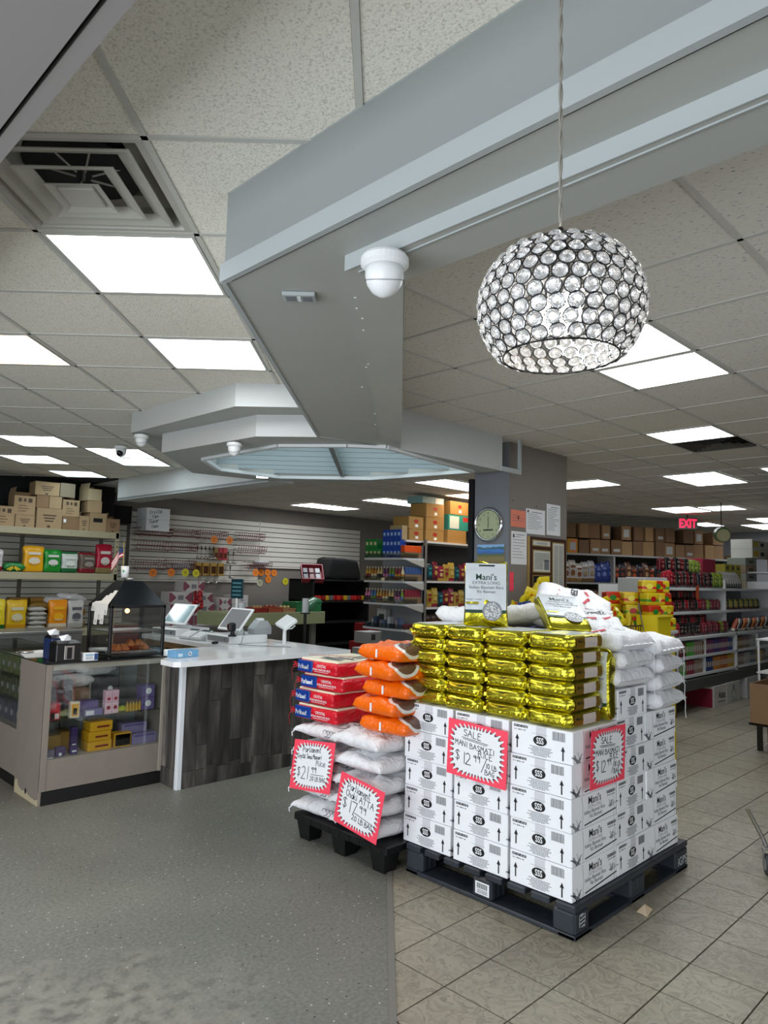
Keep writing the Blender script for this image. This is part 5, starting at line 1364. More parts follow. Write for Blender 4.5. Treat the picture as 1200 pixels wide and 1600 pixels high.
def keypad(label, loc, rz):
    t = thing('keypad_phone', label, 'keypad', loc, rz)
    M_ = Matrix.Rotation(radians(-24), 4, 'Y')
    MB().box(-.09, -.075, 0, .09, .075, .025, b=.005).xf(Matrix.Translation((0, 0, .035)) @ M_).build('body', mat('pale_grey_plastic', 'b9bcbb', .4), t)
    MB().box(-.07, -.07, 0, .08, .07, .04, b=.005).build('base', mat('pale_grey_plastic'), t)
    m = MB()
    for a in range(6):
        for b in range(4): m.box(-.075+.02*a, -.06+.031*b, .0255, -.061+.02*a, -.036+.031*b, .030)
    m.xf(Matrix.Translation((0, 0, .035)) @ M_).build('keys', white, t); MB().box(.05, -.06, .0255, .082, .06, .028).xf(Matrix.Translation((0, 0, .035)) @ M_).build('display', mat('lcd_dark', '3a4a50', .2), t)
keypad('left pale keypad phone between the two registers', (3.72, 6.40, .946), .2)
keypad('right pale keypad phone beside the dark-screened register', (3.74, 6.22, .946), .1)
t = thing('barcode_scanner', 'black barcode scanner on a round stand beside the dark screen register', 'scanner', (3.72, 5.66, 1.022))
MB().lathe([(.001, 0), (.04, 0), (.038, .012), (.02, .02), (.018, .05), (.001, .05)], 20).build('stand', black, t); MB().rbox((-.01, 0, .085), (.035, .03, .042), .02, (4, 4, 4)).build('head', black, t, smooth=True)
MB().box(-.048, -.02, .065, -.042, .02, .11, b=.002).build('window', mat('scanner_red', '3a1014', .1), t)
t = thing('receipt_printer', 'grey and white receipt printer with a slip, right of the dark-screened register', 'printer', (4.12, 5.80, 1.022), -.2)
m = MB(); m.add([(-.09, -.08, 0), (.09, -.08, 0), (.09, .08, 0), (-.09, .08, 0), (-.09, -.08, .05), (.09, -.08, .07), (.09, .08, .07), (-.09, .08, .05), (-.03, -.07, .13), (.05, -.07, .13), (.05, .07, .13), (-.03, .07, .13)], [(3, 2, 1, 0), (0, 1, 5, 4), (1, 2, 6, 5), (2, 3, 7, 6), (3, 0, 4, 7), (4, 5, 9, 8), (5, 6, 10, 9), (6, 7, 11, 10), (7, 4, 8, 11), (8, 9, 10, 11)]); m.build('body', mat('silver_plastic', 'a9adb0', .3, .3), t)
MB().box(-.035, -.03, .13, .03, .03, .15).build('paper', white, t)
t = thing('card_terminal', 'white card terminal on a stand at the right of the checkout counter', 'card terminal', (4.16, 5.45, .946), -.3)
MB().box(-.10, -.09, 0, .10, .09, .008, b=.003).build('base_plate', whitep, t); MB().cyl((0, 0, .008), (0, 0, .15), .02, .016, n=14).build('post', whitep, t)
MB().box(-.075, -.10, -.02, .075, .10, .02, b=.008).xf(Matrix.Translation((.01, -.01, .205)) @ Matrix.Rotation(radians(-35), 4, 'Y') @ Matrix.Rotation(radians(12), 4, 'X')).build('head', whitep, t)
MB().tube([(.0, .02, .14), (.06, -.03, .15), (.08, -.06, .18)], .006, 6).build('bracket', whitep, t)
tag(MB().tube([(3.86, 5.66, 1.02), (3.82, 5.62, 1.06), (3.78, 5.60, .96), (3.74, 5.58, .952), (3.95, 5.3, .949), (4.05, 5.2, .949)], .0025, 5).build('cable', ink), 'thin black cable trailing over the worktop beside the card terminal', 'cable')
tag(MB().box(-.035, -.018, 0, .035, .018, .02, b=.004).box(-.022, -.012, .0201, .01, .012, .022).build('stapler', black, loc=(3.64, 5.82, .946), rz=.5), 'small black gadget at the front edge of the worktop wing', 'gadget')
t = thing('customer_display', 'black customer display on a white pole behind the registers', 'display', (4.11, 6.20, .946))
MB().cyl((0, 0, 0), (0, 0, .42), .012, n=12).build('pole', whitep, t); MB().cyl((0, 0, 0), (0, 0, .012), .06, n=20).build('base', whitep, t)
MB().box(-.012, -.07, .40, .012, .07, .60, b=.008).build('housing', mat('screen_teal', '16333c', .2), t, rz=pi/4*.6); g = MB()
for k in range(4): g.box(-.0135, -.05, .43+.04*k, -.0125, .05, .447+.04*k)
g.build('readout', mat('readout_pale', '4d8088', .3), t, rz=pi/4*.6)
for k, (x, y, z, h, lab) in enumerate(((5.33, 6.6, 1.165, .165, 'bag roll on a black pole right of the card terminal'), (4.65, 6.9, 1.13, .14, 'bag roll on a dark pole behind the receipt printer'))):
    t = thing('bag_roll_stand', lab, 'bag roll', (x, y, 0)); MB().cyl((0, 0, z), (0, 0, z+h), .038, n=18).build('plastic_roll', mat('roll_silver', 'c4c8ca', .25), t)
    MB().cyl((0, 0, z-.015), (0, 0, z), .06, n=20).build('disc', black, t); MB().cyl((0, 0, 0), (0, 0, z-.015), .018, n=10).build('pole', black, t); MB().cyl((0, 0, 0), (0, 0, .015), .15, n=20).build('foot', black, t)
    MB().tube([(.02*cos(a), .02*sin(a), z+h+.03) for a in (0, 1.57, 3.14, 4.71)], .004, 5, closed=True).build('handle', black, t)
t = thing('garland', 'string of red bell charms hanging behind the second register', 'decoration', (6.53, 11.05, 1.0))
MB().tube([(0, 0, 0), (0, 0, .46)], .006, 5).build('string', cm('b02030'), t); MB().tube([(0, 0, .46), (0, 0, 1.955)], .0008, 4).build('hanging_line', cm('6a6a68'), t); rr = random.Random(3)
for k in range(34):
    a = rr.uniform(0, 6.28); z = -.06+.34*k/34; r = .09*(1-.5*k/34)
    MB().ball((r*cos(a), r*sin(a), z), .032, 5).build('bell', cm(('b01828', 'c83030', '8a1420')[k % 3], .3), t, smooth=True)
# ================================================================ PRODUCT HELPERS
PC = {}
def pouch_mesh(w, h, d, cols, n=(6, 3, 7)):
    """upright soft pouch; cols: body, lower band, emblem"""
    k = (w, h, d, cols)
    if k in PC: return PC[k]
    sd = len(PC)*3.1
    def dp(p, t):
        x, y, z = t; q = p.copy(); tp = max(0, z-.3)/.7; bt = max(0, -z-.6)/.4
        q.y *= (1-.85*tp*tp)*(1-.25*bt); q.x *= 1-.07*(1-abs(z))+.02*tp
        q.y += .10*d*fn((p.x/w*2, 0, p.z/h*2), 2.2, sd); q.x += .03*w*fn((p.x/w, 1, p.z/h), 4, sd); q.z += .03*h*fn((p.x/w*3, 0, 0), 1.3, sd)*(z > .5)
        return q
    m = MB().rbox((0, 0, h/2), (w/2, d/2, h/2), min(w, d)*.25, n, disp=dp)
    for fi, f in enumerate(m.f):
        z = sum(m.v[i][2] for i in f)/len(f)
        if z < h*.24: m.m[fi] = 1
        elif z > h*.86: m.m[fi] = 1 if len(cols) > 3 else 0
    def yy(x, z):
        tz = z/h*2-1; tp = max(0, tz-.3)/.7; return -d/2*(1-.85*tp*tp)-.10*d
    m.add([(w*.28*cos(2*pi*i/14), yy(0, h*.5), h*.42+h*.14*sin(2*pi*i/14)) for i in range(14)], [tuple(range(14))], 2)
    m.add([(-w*.3, yy(0, h*.72)-.002, h*.66), (w*.3, yy(0, h*.72)-.002, h*.66), (w*.3, yy(0, h*.72), h*.76), (-w*.3, yy(0, h*.72), h*.76)], [(0, 1, 2, 3)], 2 if len(cols) < 5 else 1)
    for q_ in range(3): m.add([(w*(-.2+.15*q_), yy(0, h*.3)-.0015, h*(.30)), (w*(-.1+.15*q_), yy(0, h*.3)-.0015, h*.30), (w*(-.1+.15*q_), yy(0, h*.3)-.0015, h*.34), (w*(-.2+.15*q_), yy(0, h*.3)-.0015, h*.34)], [(0, 1, 2, 3)], 1)
    mats = [fm(c) for c in cols[:3]]
    PC[k] = m.mesh('pouch', mats, True); return PC[k]
def pouch(name, label, cat, loc, w, h, d, cols, rz=0, group=None, rot=None):
    o = link(name, pouch_mesh(w, h, d, cols), None, loc, rz, rot); return tag(o, label, cat, group)
def shelf_board(t, x0, x1, y0, y1, z, th, m, lip=0, name='shelf'):
    b = MB().box(x0, y0, z-th, x1, y1, z, b=.002)
    if lip: b.box(x0, y0-.004, z-lip, x1, y0, z+.002)
    return b.build(name, m, t)
rb = random.Random(77)
def marks_handle(o, w, d, h):
    g = MB()
    g.box(-w*.30, -d/2-.001, h*.68, -w*.16, -d/2, h*.88); g.box(-w*.06, -d/2-.001, h*.70, w*.06, -d/2, h*.86); g.box(w*.16, -d/2-.001, h*.66, w*.34, -d/2, h*.88)
    for k in range(3): g.box(-w*.3, -d/2-.001, h*(.18+.14*k), w*(.1+.1*(k % 2)), -d/2, h*(.21+.14*k))
    g.build('print', mat('faded_print', '4a3a2c', .7), o)
def marks_text(o, w, d, h):
    g = MB()
    for k in range(3): g.box(-w*(.26-.04*k), -d/2-.001, h*(.62-.14*k), w*(.26-.05*k), -d/2, h*(.68-.14*k))
    g.box(-w*.08, -d/2-.001, h*.05, w*.04, -d/2, h*.16); g.build('print', mat('faded_print'), o)
def flaps(o, w, d, h, a=.7):
    f = w*.42; m = MB(); 
    m.quad([(-w/2, -d/2, h), (-w/2, d/2, h), (-w/2+.02, d/2, h+f), (-w/2+.02, -d/2, h+f)]); m.build('flap', o.data.materials[0], o)
    m = MB().quad([(-w/2, d/2, h), (w/2, d/2, h), (w/2, d/2-.05, h+f*.6), (-w/2, d/2-.05, h+f*.6)]); m.build('flap', o.data.materials[0], o)

# ================================================================ LEFT STORAGE SHELVES
t = thing('storage_shelf', 'cream metal storage shelving on the left wall, cartons on top and rice bags below', 'shelving', (2.3, 10.6, 0))
for z, th, nm in ((2.18, .095, 'shelf'), (1.55, .10, 'shelf'), (.735, .10, 'shelf'), (.25, .1, 'shelf')): MB().box(0, 0, z-th, 2.56, .62, z, b=.004).build(nm, cream, t)
for x in (1.32, 2.50):
    for y in (.0, .56):
        if x < 2 and y == 0: continue
        m = MB().box(x, y, 0, x+.05, y+.04, 2.3 if y else 2.19, b=.002)
        up_ = m.build('upright', cream if x > 2 and y == 0 else mat('dim_metal', '5f5c52', .5), t)
        if y == 0:
            g = MB()
            for k in range(26): g.box(x+.018, -.001, .15+.075*k, x+.032, .0005, .175+.075*k)
            g.build('slot_row', ink, up_)
for k in range(9): MB().cyl((.02+.3*k, -.003, 2.135), (.02+.3*k, 0, 2.135), .008, n=8).build('rivet', steel, t)
YS = 10.62
SB = [('large pale carton with handling marks at the left edge of the top shelf', 3.05, 3.34, 2.18, 2.455, card, marks_handle, 0), ('low carton right of the edge carton on the top shelf', 3.355, 3.61, 2.18, 2.35, card, marks_text, 0),
      ('open carton with handling marks resting on the low carton', 3.33, 3.61, 2.352, 2.62, card, marks_handle, 1), ('wide carton with bold print in the middle of the top shelf', 3.63, 3.985, 2.18, 2.47, card, marks_text, 0),
      ('printed carton highest in the middle pile, tilted forward', 3.60, 3.93, 2.655, 2.85, card, marks_text, 0), ('plain grey-brown carton behind the highest middle carton', 3.935, 4.15, 2.655, 2.86, cm('867a66', .8), None, 0),
      ('small carton, left one of two under the highest middle carton', 3.615, 3.785, 2.472, 2.65, card2, None, 0), ('small carton, right one of two under the highest middle carton', 3.79, 3.965, 2.472, 2.65, card, None, 0),
      ('open carton with handling marks right of the middle pile', 3.995, 4.235, 2.375, 2.62, card, marks_handle, 1), ('brown carton with white sticker under the right open carton', 3.995, 4.235, 2.18, 2.372, card2, band(white, .05, .2, .55, .8), 0),
      ('carton with loose lid beside the dark-labelled one', 4.24, 4.385, 2.18, 2.40, card, marks_text, 1), ('tall carton with dark label near the right end of the top shelf', 4.39, 4.645, 2.18, 2.46, card, band(ink, .2, .75, .5, .72), 0),
      ('small plain carton stacked on the dark-labelled carton', 4.36, 4.57, 2.462, 2.64, card, None, 0), ('open white-lidded small carton highest at the right end', 4.335, 4.54, 2.642, 2.82, cm('b8a682', .8), None, 1),
      ('open dark-rimmed carton at the right end of the top shelf', 4.655, 4.86, 2.18, 2.39, card2, marks_text, 1)]
for lab, x0, x1, z0, z1, c, mk, fl_ in SB:
    o = box_item('carton', lab, 'carton', x0, x1, YS, YS+.30, z0, z1, c, mk, rz=rb.uniform(-.03, .03) if z0 < 2.19 else rb.uniform(-.08, .08))
    if fl_: flaps(o, x1-x0, .30, z1-z0)
def sb(label, x0, x1, z0, z1, cols, dy=0, rz=0.0, d=.12): return pouch('food_bag', label, 'food bag', ((x0+x1)/2, YS+.12+dy, z0), x1-x0, z1-z0, d, cols, rz)
sb('red and white bag cut by the left edge on the middle shelf', 3.08, 3.26, 1.553, 1.86, ('c8c4c4', 'a01824', 'b8b0b0'))
tag(pillow(.30, .22, .13, 61, 10).build('food_bag', cm('1f7a34', .3), loc=(3.40, YS+.12, 1.553), smooth=True), 'green bag with yellow leaf print lying flat on the middle shelf', 'food bag')
for k in range(7): pass
MB().ribbon([(-.1, .03), (-.02, .075), (.06, .03)], .018, (0, -.112, 0), (1, 0, 0), (0, 0, 1)).ribbon([(-.07, .02), (-.02, .06), (.03, .02)], .018, (0, -.113, 0), (1, 0, 0), (0, 0, 1)).build('leaf_print', cm('d8b820'), bpy.data.objects['food_bag.001'])
sb('tall yellow rice bag with red logo on the middle shelf', 3.52, 3.80, 1.553, 1.925, ('e0a414', 'e0a414', 'd8cfc0'))
sb('green rice bag with round bowl picture on the middle shelf', 3.80, 4.045, 1.553, 1.885, ('1d8a2e', '1d8a2e', 'd8d4cc'))
sb('white and green lettered rice bag on the middle shelf', 4.05, 4.29, 1.553, 1.86, ('c8ccc6', '1d6a3a', 'e0e4dc', 'x'))
sb('brown and dark red bag leaning on the middle shelf', 4.30, 4.56, 1.553, 1.86, ('6a5a50', '8a1c2c', '9a948c', 'x'), rz=.2)
sb('tall crimson bag with oval label at the right end of the middle shelf', 4.56, 4.81, 1.553, 2.0, ('a81c34', '8a7850', 'd4ccc4'))
sb('yellow and green bag cut by the left edge on the lower shelf', 3.06, 3.34, .738, 1.17, ('d8c020', '1e5a28', 'e4d83c'))
sb('shiny gold stand-up bag on the lower shelf', 3.35, 3.62, .738, 1.16, ('d0a818', 'c89018', 'c8c0a0'))
for k in range(5): tag(pillow(.26, .2, .066, 70+k, 8).build('food_bag', cm('a9a69e', .5), loc=(3.75+.01*(k % 2), YS+.12, .738+.064*k), rz=.05*(k % 3), smooth=True), 'greyish flour packet, layer %s of the short flat stack' % ('one', 'two', 'three', 'four', 'five')[k], 'food bag', 'flat grey packets')
sb('orange stand-up bag with white emblem on the lower shelf', 3.92, 4.18, .738, 1.16, ('e08a14', 'd8c8b0', 'e8a820'))
sb('white bag with black print beside the orange bag', 4.19, 4.42, .738, 1.15, ('bdbab6', 'a8a5a2', '5a5a5e'))
for k in range(3): tag(pillow(.5, .25, .13, 80+k, 10).build('food_bag', sackm if k else cm('8a6a28'), loc=(3.95+.2*k, YS+.42, 1.0+.06*k), rz=.3*k, rot=(.2, .1, .3*k), smooth=True), 'sagging bag at the back of the lower shelf, %s' % ('dull gold', 'pale left', 'pale right')[k], 'food bag')
for k in range(10):
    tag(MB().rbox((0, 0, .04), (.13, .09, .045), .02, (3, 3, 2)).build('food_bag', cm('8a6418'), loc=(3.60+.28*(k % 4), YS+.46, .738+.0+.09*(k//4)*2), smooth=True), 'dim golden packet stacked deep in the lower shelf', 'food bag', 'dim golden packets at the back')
m_ = tag(MB().box(0, 0, 0, 1.9, .62, .80, b=.004).build('steel_counter', steel, loc=(1.9, 9.2, 0)), 'low steel counter in front of the left storage shelving', 'counter')
MB().box(-.01, -.01, .80, 1.91, .63, .835, b=.004).build('steel_top', steel, m_)

# ================================================================ SLATTED BACK WALL AND WHAT HANGS ON IT
def slat_panel(label, x0, x1, z0, z1, pitch=.1):
    t = thing('slat_wall', label, 'wall panel', (x0, 11.955, 0)); MB().box(0, .02, z0, x1-x0, .044, z1).build('backing', mat('groove_dark', '3a3834', .8), t)
    sm = mat('slat_grey', 'd2cfc4', .4); n = int((z1-z0)/pitch); me = MB().box(0, 0, .006, x1-x0, .02, pitch-.006, b=.003).mesh('slat', sm)
    for k in range(n): link('slat', me, t, (0, 0, z0+pitch*k))
    if x0 > 5: MB().box(-.015, -.004, z0-.02, 0.0, .03, z1+.01).build('end_trim', sm, t); MB().box(0, -.004, z0-.03, x1-x0, .03, z0).build('bottom_trim', sm, t)
slat_panel('grey slatted panel behind the left storage shelving', 2.4, 5.60, .7, 2.4)
slat_panel('grey slatted wall panel hung with dark red wire baskets', 5.68, 8.40, 1.46, 2.66)
slat_panel('grey slatted wall panel at the right, mostly bare', 8.42, 11.2, 1.76, 2.66)
MB().box(-.05, -.5, 0, 0, 0, 2.5).build('x', cream) if 0 else None
def basket(label, x0, x1, z0, z1, proto=[]):
    t = thing('wire_basket', label, 'wire basket', (x0, 11.95, z0), 0, 'dark red wire baskets')
    w, h, d = x1-x0, z1-z0, .20; m = MB(); wm = mat('dark_red_wire', '74283a', .4)
    for z, dd in ((h, d), (h*.5, d), (0, d*.8)): m.tube([(0, 0, z), (0, -dd, z), (w, -dd, z), (w, 0, z)], .006, 4)
    m.build('rim', wm, t); n = 12; m = MB()
    for k in range(n+1):
        x = w*k/n; m.tube([(x, -d, h), (x, -d*.8, 0), (x, 0, 0)], .004, 4)
    m.build('grid', wm, t); m = MB()
    for x in (.05, w-.05): m.tube([(x, 0, h), (x, 0, h+.03)], .004, 4); m.tube([(x-.05, 0, h-.06), (x, -d, -.04)], .003, 4)
    m.build('hooks', wm, t); return t
for i, (nm, x0, x1, z0, z1) in enumerate((('top row, under the white box', 5.72, 6.37, 2.24, 2.36), ('top row, second from left', 6.40, 6.94, 2.26, 2.38), ('top row, third from left', 6.99, 7.54, 2.25, 2.39), ('top row, far right', 7.80, 8.40, 2.28, 2.40),
       ('second row, first from left', 5.72, 6.36, 1.99, 2.13), ('second row, second from left', 6.39, 6.90, 2.0, 2.13), ('second row, right side with clear packets', 7.80, 8.45, 2.02, 2.15), ('bottom row, first from left', 5.70, 6.28, 1.64, 1.80), ('bottom row, second from left', 6.32, 6.88, 1.66, 1.81), ('bottom row, far right', 8.02, 8.60, 1.72, 1.83))):
    basket('dark red wire basket on the slatted wall, '+nm, x0, x1, z0, z1)
t = thing('box', 'large white box with scribbled writing on top of the wire baskets', 'box', (5.98, 11.75, 2.31)); MB().box(-.22, -.18, 0, .22, .18, .40, b=.004).build('body', white, t)
MB().box(-.222, -.181, .195, .222, .181, .20).build('lid_line', inkl, t); g = MB()
for (x, z, st, s_) in ((-.17, .29, 'Crystal', .06), (-.12, .225, 'Cups', .05), (-.17, .13, 'Super', .06), (-.12, .05, 'Cane', .05)):
    g = MB(); g.hand(st, s_, .006, (x, -.183, z), (1, 0, 0), (0, 0, 1), 0, .15, 0, .9); g.build('scribble', ink, t)
def star(label, x, z, col, group):
    m = MB(); n = 20; r = .078; yw = 11.735 if (x < 8.3 and z > 1.48) else 11.988; x *= yw/11.735; z = 1.6+(z-1.6)*yw/11.735
    P = [(r*(1 if i % 2 == 0 else .84)*cos(pi*i/n), r*(1 if i % 2 == 0 else .84)*sin(pi*i/n)) for i in range(2*n)]
    m.add([(p[0], 0, p[1]) for p in P]+[(p[0], .002, p[1]) for p in P], [tuple(range(2*n)), tuple(reversed(range(2*n, 4*n)))])
    o = tag(m.build('price_tag', cm(col, .6), loc=(x, yw, z)), label, 'price tag', group)
    g = MB()
    for k in range(3): g.box(-.035+.01*k, -.0012, .016-.02*k, .035-.006*k, -.0008, .024-.02*k)
    g.build('scribble', mat('tag_ink', '7a4a28', .6), o)
OR, YE, GW_ = 'f08420', 'd8d024', 'b9b89a'
for k, (x, z, c, lab) in enumerate(((6.02, 1.58, OR, 'leftmost orange starburst tag on the slatted wall'), (6.37, 1.59, OR, 'orange starburst tag second from left under the baskets'), (6.65, 1.595, YE, 'yellow starburst tag left of another yellow one'), (6.87, 1.59, YE, 'yellow starburst tag nearest the golden packs'),
      (7.22, 2.23, OR, 'upper orange starburst tag above the ladles'), (7.56, 2.235, OR, 'upper orange starburst tag above the red packs'), (8.19, 1.63, OR, 'first of four orange starburst tags in the right row'), (8.32, 1.635, OR, 'second of four orange starburst tags in the right row'),
      (8.48, 1.64, OR, 'third of four orange starburst tags in the right row'), (8.64, 1.635, OR, 'fourth of four orange starburst tags in the right row'), (8.50, 1.50, OR, 'orange starburst tag hanging below the right row'), (8.30, 1.43, GW_, 'pale grey-white starburst tag low on the back wall'),
      (8.93, 1.465, YE, 'lone yellow starburst tag farthest right on the wall'), (7.74, 1.41, YE, 'yellow starburst tag half hidden by the customer display'))):
    star(lab, x, z, c, 'starburst price tags')
def ladle(label, x, z, L_, r):
    t = thing('ladle', label, 'ladle', (x, 11.86, z), 0, 'steel ladles on the slatted wall'); MB().cyl((0, 0, 0), (0, 0, -L_*.35), .012, n=8).build('handle', black, t); MB().cyl((0, 0, -L_*.35), (0, 0, -L_), .005, n=6).build('shaft', chrome, t)
    MB().ball((0, -.03, -L_-r*.4), r, 6, sz=.6).build('bowl', chrome, t, smooth=True); MB().tube([(0, .0, 0), (0, .08, .01)], .003, 4).build('hook', chrome, t)
for k in range(5): ladle('steel ladle with black handle, one of the upper row', 6.95+.085*k, 2.10, .2+.01*(k % 2), .045)
for k in range(3): ladle('steel ladle, one of the three hanging below the golden packs', 7.0+.17*k, 1.60, .16, .05)
for k in range(3): ladle('steel strainer ladle, one of those right of the red packs', 7.62+.06*k, 2.03-.28*(k % 2), .2, .05)
for k in range(4):
    o = tag(MB().box(-.065, -.03, -.24, .065, .03, 0, b=.008).build('utensil_pack', cm('b08a3c', .35), loc=(6.98+.165*k, 11.88, 1.79)), 'golden carded utensil pack, %s from left in the lower row' % ('first', 'second', 'third', 'fourth')[k], 'utensil pack')
    MB().box(-.05, -.033, -.2, .05, -.03, -.06).build('window', cm('4a2c18', .2), o)
for k, c in enumerate(('8a6a30', 'a82030', 'c03038')):
    o = tag(MB().box(-.045, -.02, -.24, .045, .02, 0, b=.008).build('utensil_pack', cm(c, .4), loc=(7.36+.1*k, 11.88, 2.09)), ('brown', 'dark red', 'bright red')[k]+' carded pack hanging in the upper row beside the ladles', 'utensil pack'); MB().box(-.03, -.022, -.2, .03, -.02, -.1).build('window', cm('5a3020', .2), o)
for x, z, lab in ((6.62, 1.72, 'clear rolled bag in the lower basket'), (8.40, 1.83, 'silver foil roll in the right lower basket')):
    tag(MB().cyl((-.17, 0, 0), (.17, 0, 0), .04, n=12).build('roll', mat('roll_silver'), loc=(x, 11.86, z), smooth=True), lab, 'roll')
# decorated cartons under the slatted wall
t = thing('table', 'low table under the decorated cartons by the back wall', 'table', (6.05, 11.2, 0)); MB().box(0, 0, .62, 2.0, .7, .66, b=.004).build('tabletop', mat('dim_laminate'), t)
for x in (.04, 1.9):
    for y in (.04, .6): MB().box(x, y, 0, x+.06, y+.06, .62).build('leg', mat('dim_metal'), t)
def deco(o, w, d, h):
    for s in (-1, 1):
        m = MB(); m.quad([(s*w*.5, -d/2-.001, h*.9), (s*w*.42, -d/2-.001, h*.95), (s*w*.18, -d/2-.001, h*.5), (s*w*.42, -d/2-.001, h*.05), (s*w*.5, -d/2-.001, h*.12)][::-s])
        m.build('pink_swirl', cm('8a4a5c'), o)
    MB().box(-w*.12, -d/2-.001, h*.3, w*.12, -d/2, h*.7).build('caption', inkg, o)
for i, (x0, x1, z0, z1, w_) in enumerate(((6.15, 6.60, .662, .86, 0), (6.62, 7.05, .662, .86, 0), (6.15, 6.58, .862, 1.06, 0), (6.60, 7.02, .862, 1.06, 0), (6.12, 6.56, 1.062, 1.26, 0), (6.6, 6.98, 1.062, 1.24, 0), (6.38, 6.80, 1.262, 1.45, 0),
                                     (7.12, 7.36, .662, .84, 0), (7.12, 7.36, .842, 1.0, 0), (7.12, 7.36, 1.002, 1.15, 0), (7.40, 7.76, .662, .90, 1), (7.40, 7.74, .902, 1.04, 1), (7.39, 7.74, 1.042, 1.20, 1))):
    box_item('carton', ('plain white carton' if w_ else 'white carton with pink swirls')+' by the back wall, %s' % (('bottom left', 'bottom right', 'second layer left', 'second layer right', 'third layer left', 'third layer right', 'topmost of the left pile', 'lowest left of the plain cartons', 'middle left of the plain cartons', 'highest left of the plain cartons', 'lowest', 'middle', 'highest')[i]), 'carton', x0, x1, 11.3, 11.6, z0, z1, cm('c9c4c2', .6), None if w_ else deco)

# green produce table
t = thing('table', 'olive-edged table with crates behind the checkout counter', 'table', (6.2, 9.6, 0))
MB().box(0, 0, .77, 2.0, .9, .975, b=.004).build('tabletop', mat('olive_edge', 'a0a67c', .5), t)
for x in (.6, 1.75):
    for y in (.06, .8): MB().box(x, y, 0, x+.10, y+.06, .77).build('leg', mat('leg_grey', '6f6d68', .5), t)
for i, (x0, x1, z1, c, lab) in enumerate(((6.78, 7.0, 1.05, '9a2a20', 'low red tray at the left of the olive table'), (7.02, 7.3, 1.06, 'b0583a', 'orange-red tray in the middle of the olive table'), (7.32, 7.58, 1.04, 'c08a60', 'tan tray beside the green crate'), (7.6, 8.15, 1.14, '2a7a48', 'green plastic crate at the right end of the olive table'))):
    w = (x1-x0)/2; o = thing('crate', lab, 'crate', ((x0+x1)/2, 9.85, .976)); h = z1-.976; m = MB()
    m.box(-w, -.2, 0, w, -.19, h, b=.002); m.box(-w, .19, 0, w, .2, h, b=.002); m.box(-w, -.19, 0, -w+.01, .19, h); m.box(w-.01, -.19, 0, w, .19, h); m.box(-w, -.19, 0, w, .19, .008); m.build('walls', cm(c, .5), o)
    MB().box(-w-.006, -.206, h-.015, w+.006, -.19, h).build('rim', cm(c, .5), o)
    for k in range(5): tag(MB().ball((0, 0, .03), .035, 6).build('vegetable', cm(('b88a50', 'a04028', 'c8b070', '6f9a4a')[i], .6), loc=(o.location.x-w+.05+k*(2*w-.1)/4, 9.80+.05*(k % 2), .976+h*.6), smooth=True), 'round vegetable showing over the rim of the %s' % ('red tray', 'orange-red tray', 'tan tray', 'green crate')[i], 'vegetable', 'vegetables in the %s' % ('red tray', 'orange-red tray', 'tan tray', 'green crate')[i])
for k in range(4): tag(pillow(.5, .35, .14, 90+k, 10).build('sack', cm('8f8c88', .6), loc=(7.1+.45*(k % 2), 9.95, .02+.145*(k//2)), rz=.1*k, smooth=True), 'grey-white sack under the olive table, %s' % ('lower left', 'lower right', 'upper left', 'upper right')[k], 'sack')
tag(pillow(.5, .2, .2, 95, 10).build('plastic_bag', mat('green_film', '3f7a58', .3), loc=(8.0, 9.75, 1.0), rot=(.2, -.3, .3), smooth=True), 'crumpled green plastic bag hanging over the green crate', 'plastic bag')

# black fixture
t = thing('black_shelf_unit', 'black display fixture with red goods against the slatted back wall', 'shelving', (8.65, 10.5, 0)); bl = mat('fixture_black', '050605', .7)
MB().box(0, 0, 0, .03, .75, 1.53, b=.002).build('side_panel', mat('fixture_green_black', '08140c', .7), t); MB().box(1.45, 0, 0, 1.48, .75, 1.53).build('side_panel', bl, t); MB().box(.03, .72, 0, 1.45, .75, 1.5).build('back_panel', bl, t)
for z in (1.53, 1.12, .72, .3): MB().box(.0, 0, z-.03, 1.48, .72, z).build('shelf', bl, t)
for k in range(14):
    c = ('b01c20', 'c8281c', '8a1418', 'c8a020', '6a6a6a')[k % 5]; tag(MB().rbox((0, 0, .05), (.05, .04, .05), .02, (3, 3, 3)).build('packet', cm(c, .3), loc=(8.78+.095*k, 10.58+.02*(k % 2), 1.122), rz=.2*(k % 3), smooth=True), 'small %s packet in the row on the black fixture' % ('crimson', 'bright red', 'dark red', 'yellow', 'grey')[k % 5], 'packet', 'packets on the black fixture, '+('crimson', 'bright red', 'dark red', 'yellow', 'grey')[k % 5])
t = thing('crate', 'tilted dark pink crate of packets on top of the black fixture', 'crate', (8.78, 10.72, 1.60)); t.rotation_euler = (radians(48), 0, -.5)
MB().box(-.21, -.19, 0, .21, -.18, .12).box(-.21, .18, 0, .21, .19, .12).box(-.21, -.18, 0, -.20, .18, .12).box(.20, -.18, 0, .21, .18, .12).box(-.21, -.18, 0, .21, .18, .01).build('walls', cm('9a3440', .4), t)
for k in range(6): MB().box(-.18+.12*(k % 3), -.15+.15*(k//3), .02, -.08+.12*(k % 3), -.02+.15*(k//3), .08, b=.01).build('packet', cm(('30303c', '5a2a30', '8a8a8c')[k % 3]), t)
m = MB().rbox((0, 0, .2), (.42, .28, .2), .05, (8, 6, 5), disp=lambda p, tt: Vector((p.x*(1-.12*(tt[2]+1)), p.y, p.z+.03*fn((p.x, p.y, p.z), 6, 3)+.04*(1-tt[0])*(tt[2] > .5)*.5)))
tag(m.build('covered_bin', mat('black_cloth', '040405', .9), loc=(9.55, 10.85, 1.531), rz=-.15, smooth=True), 'black cloth-covered bin on top of the black fixture', 'bin')
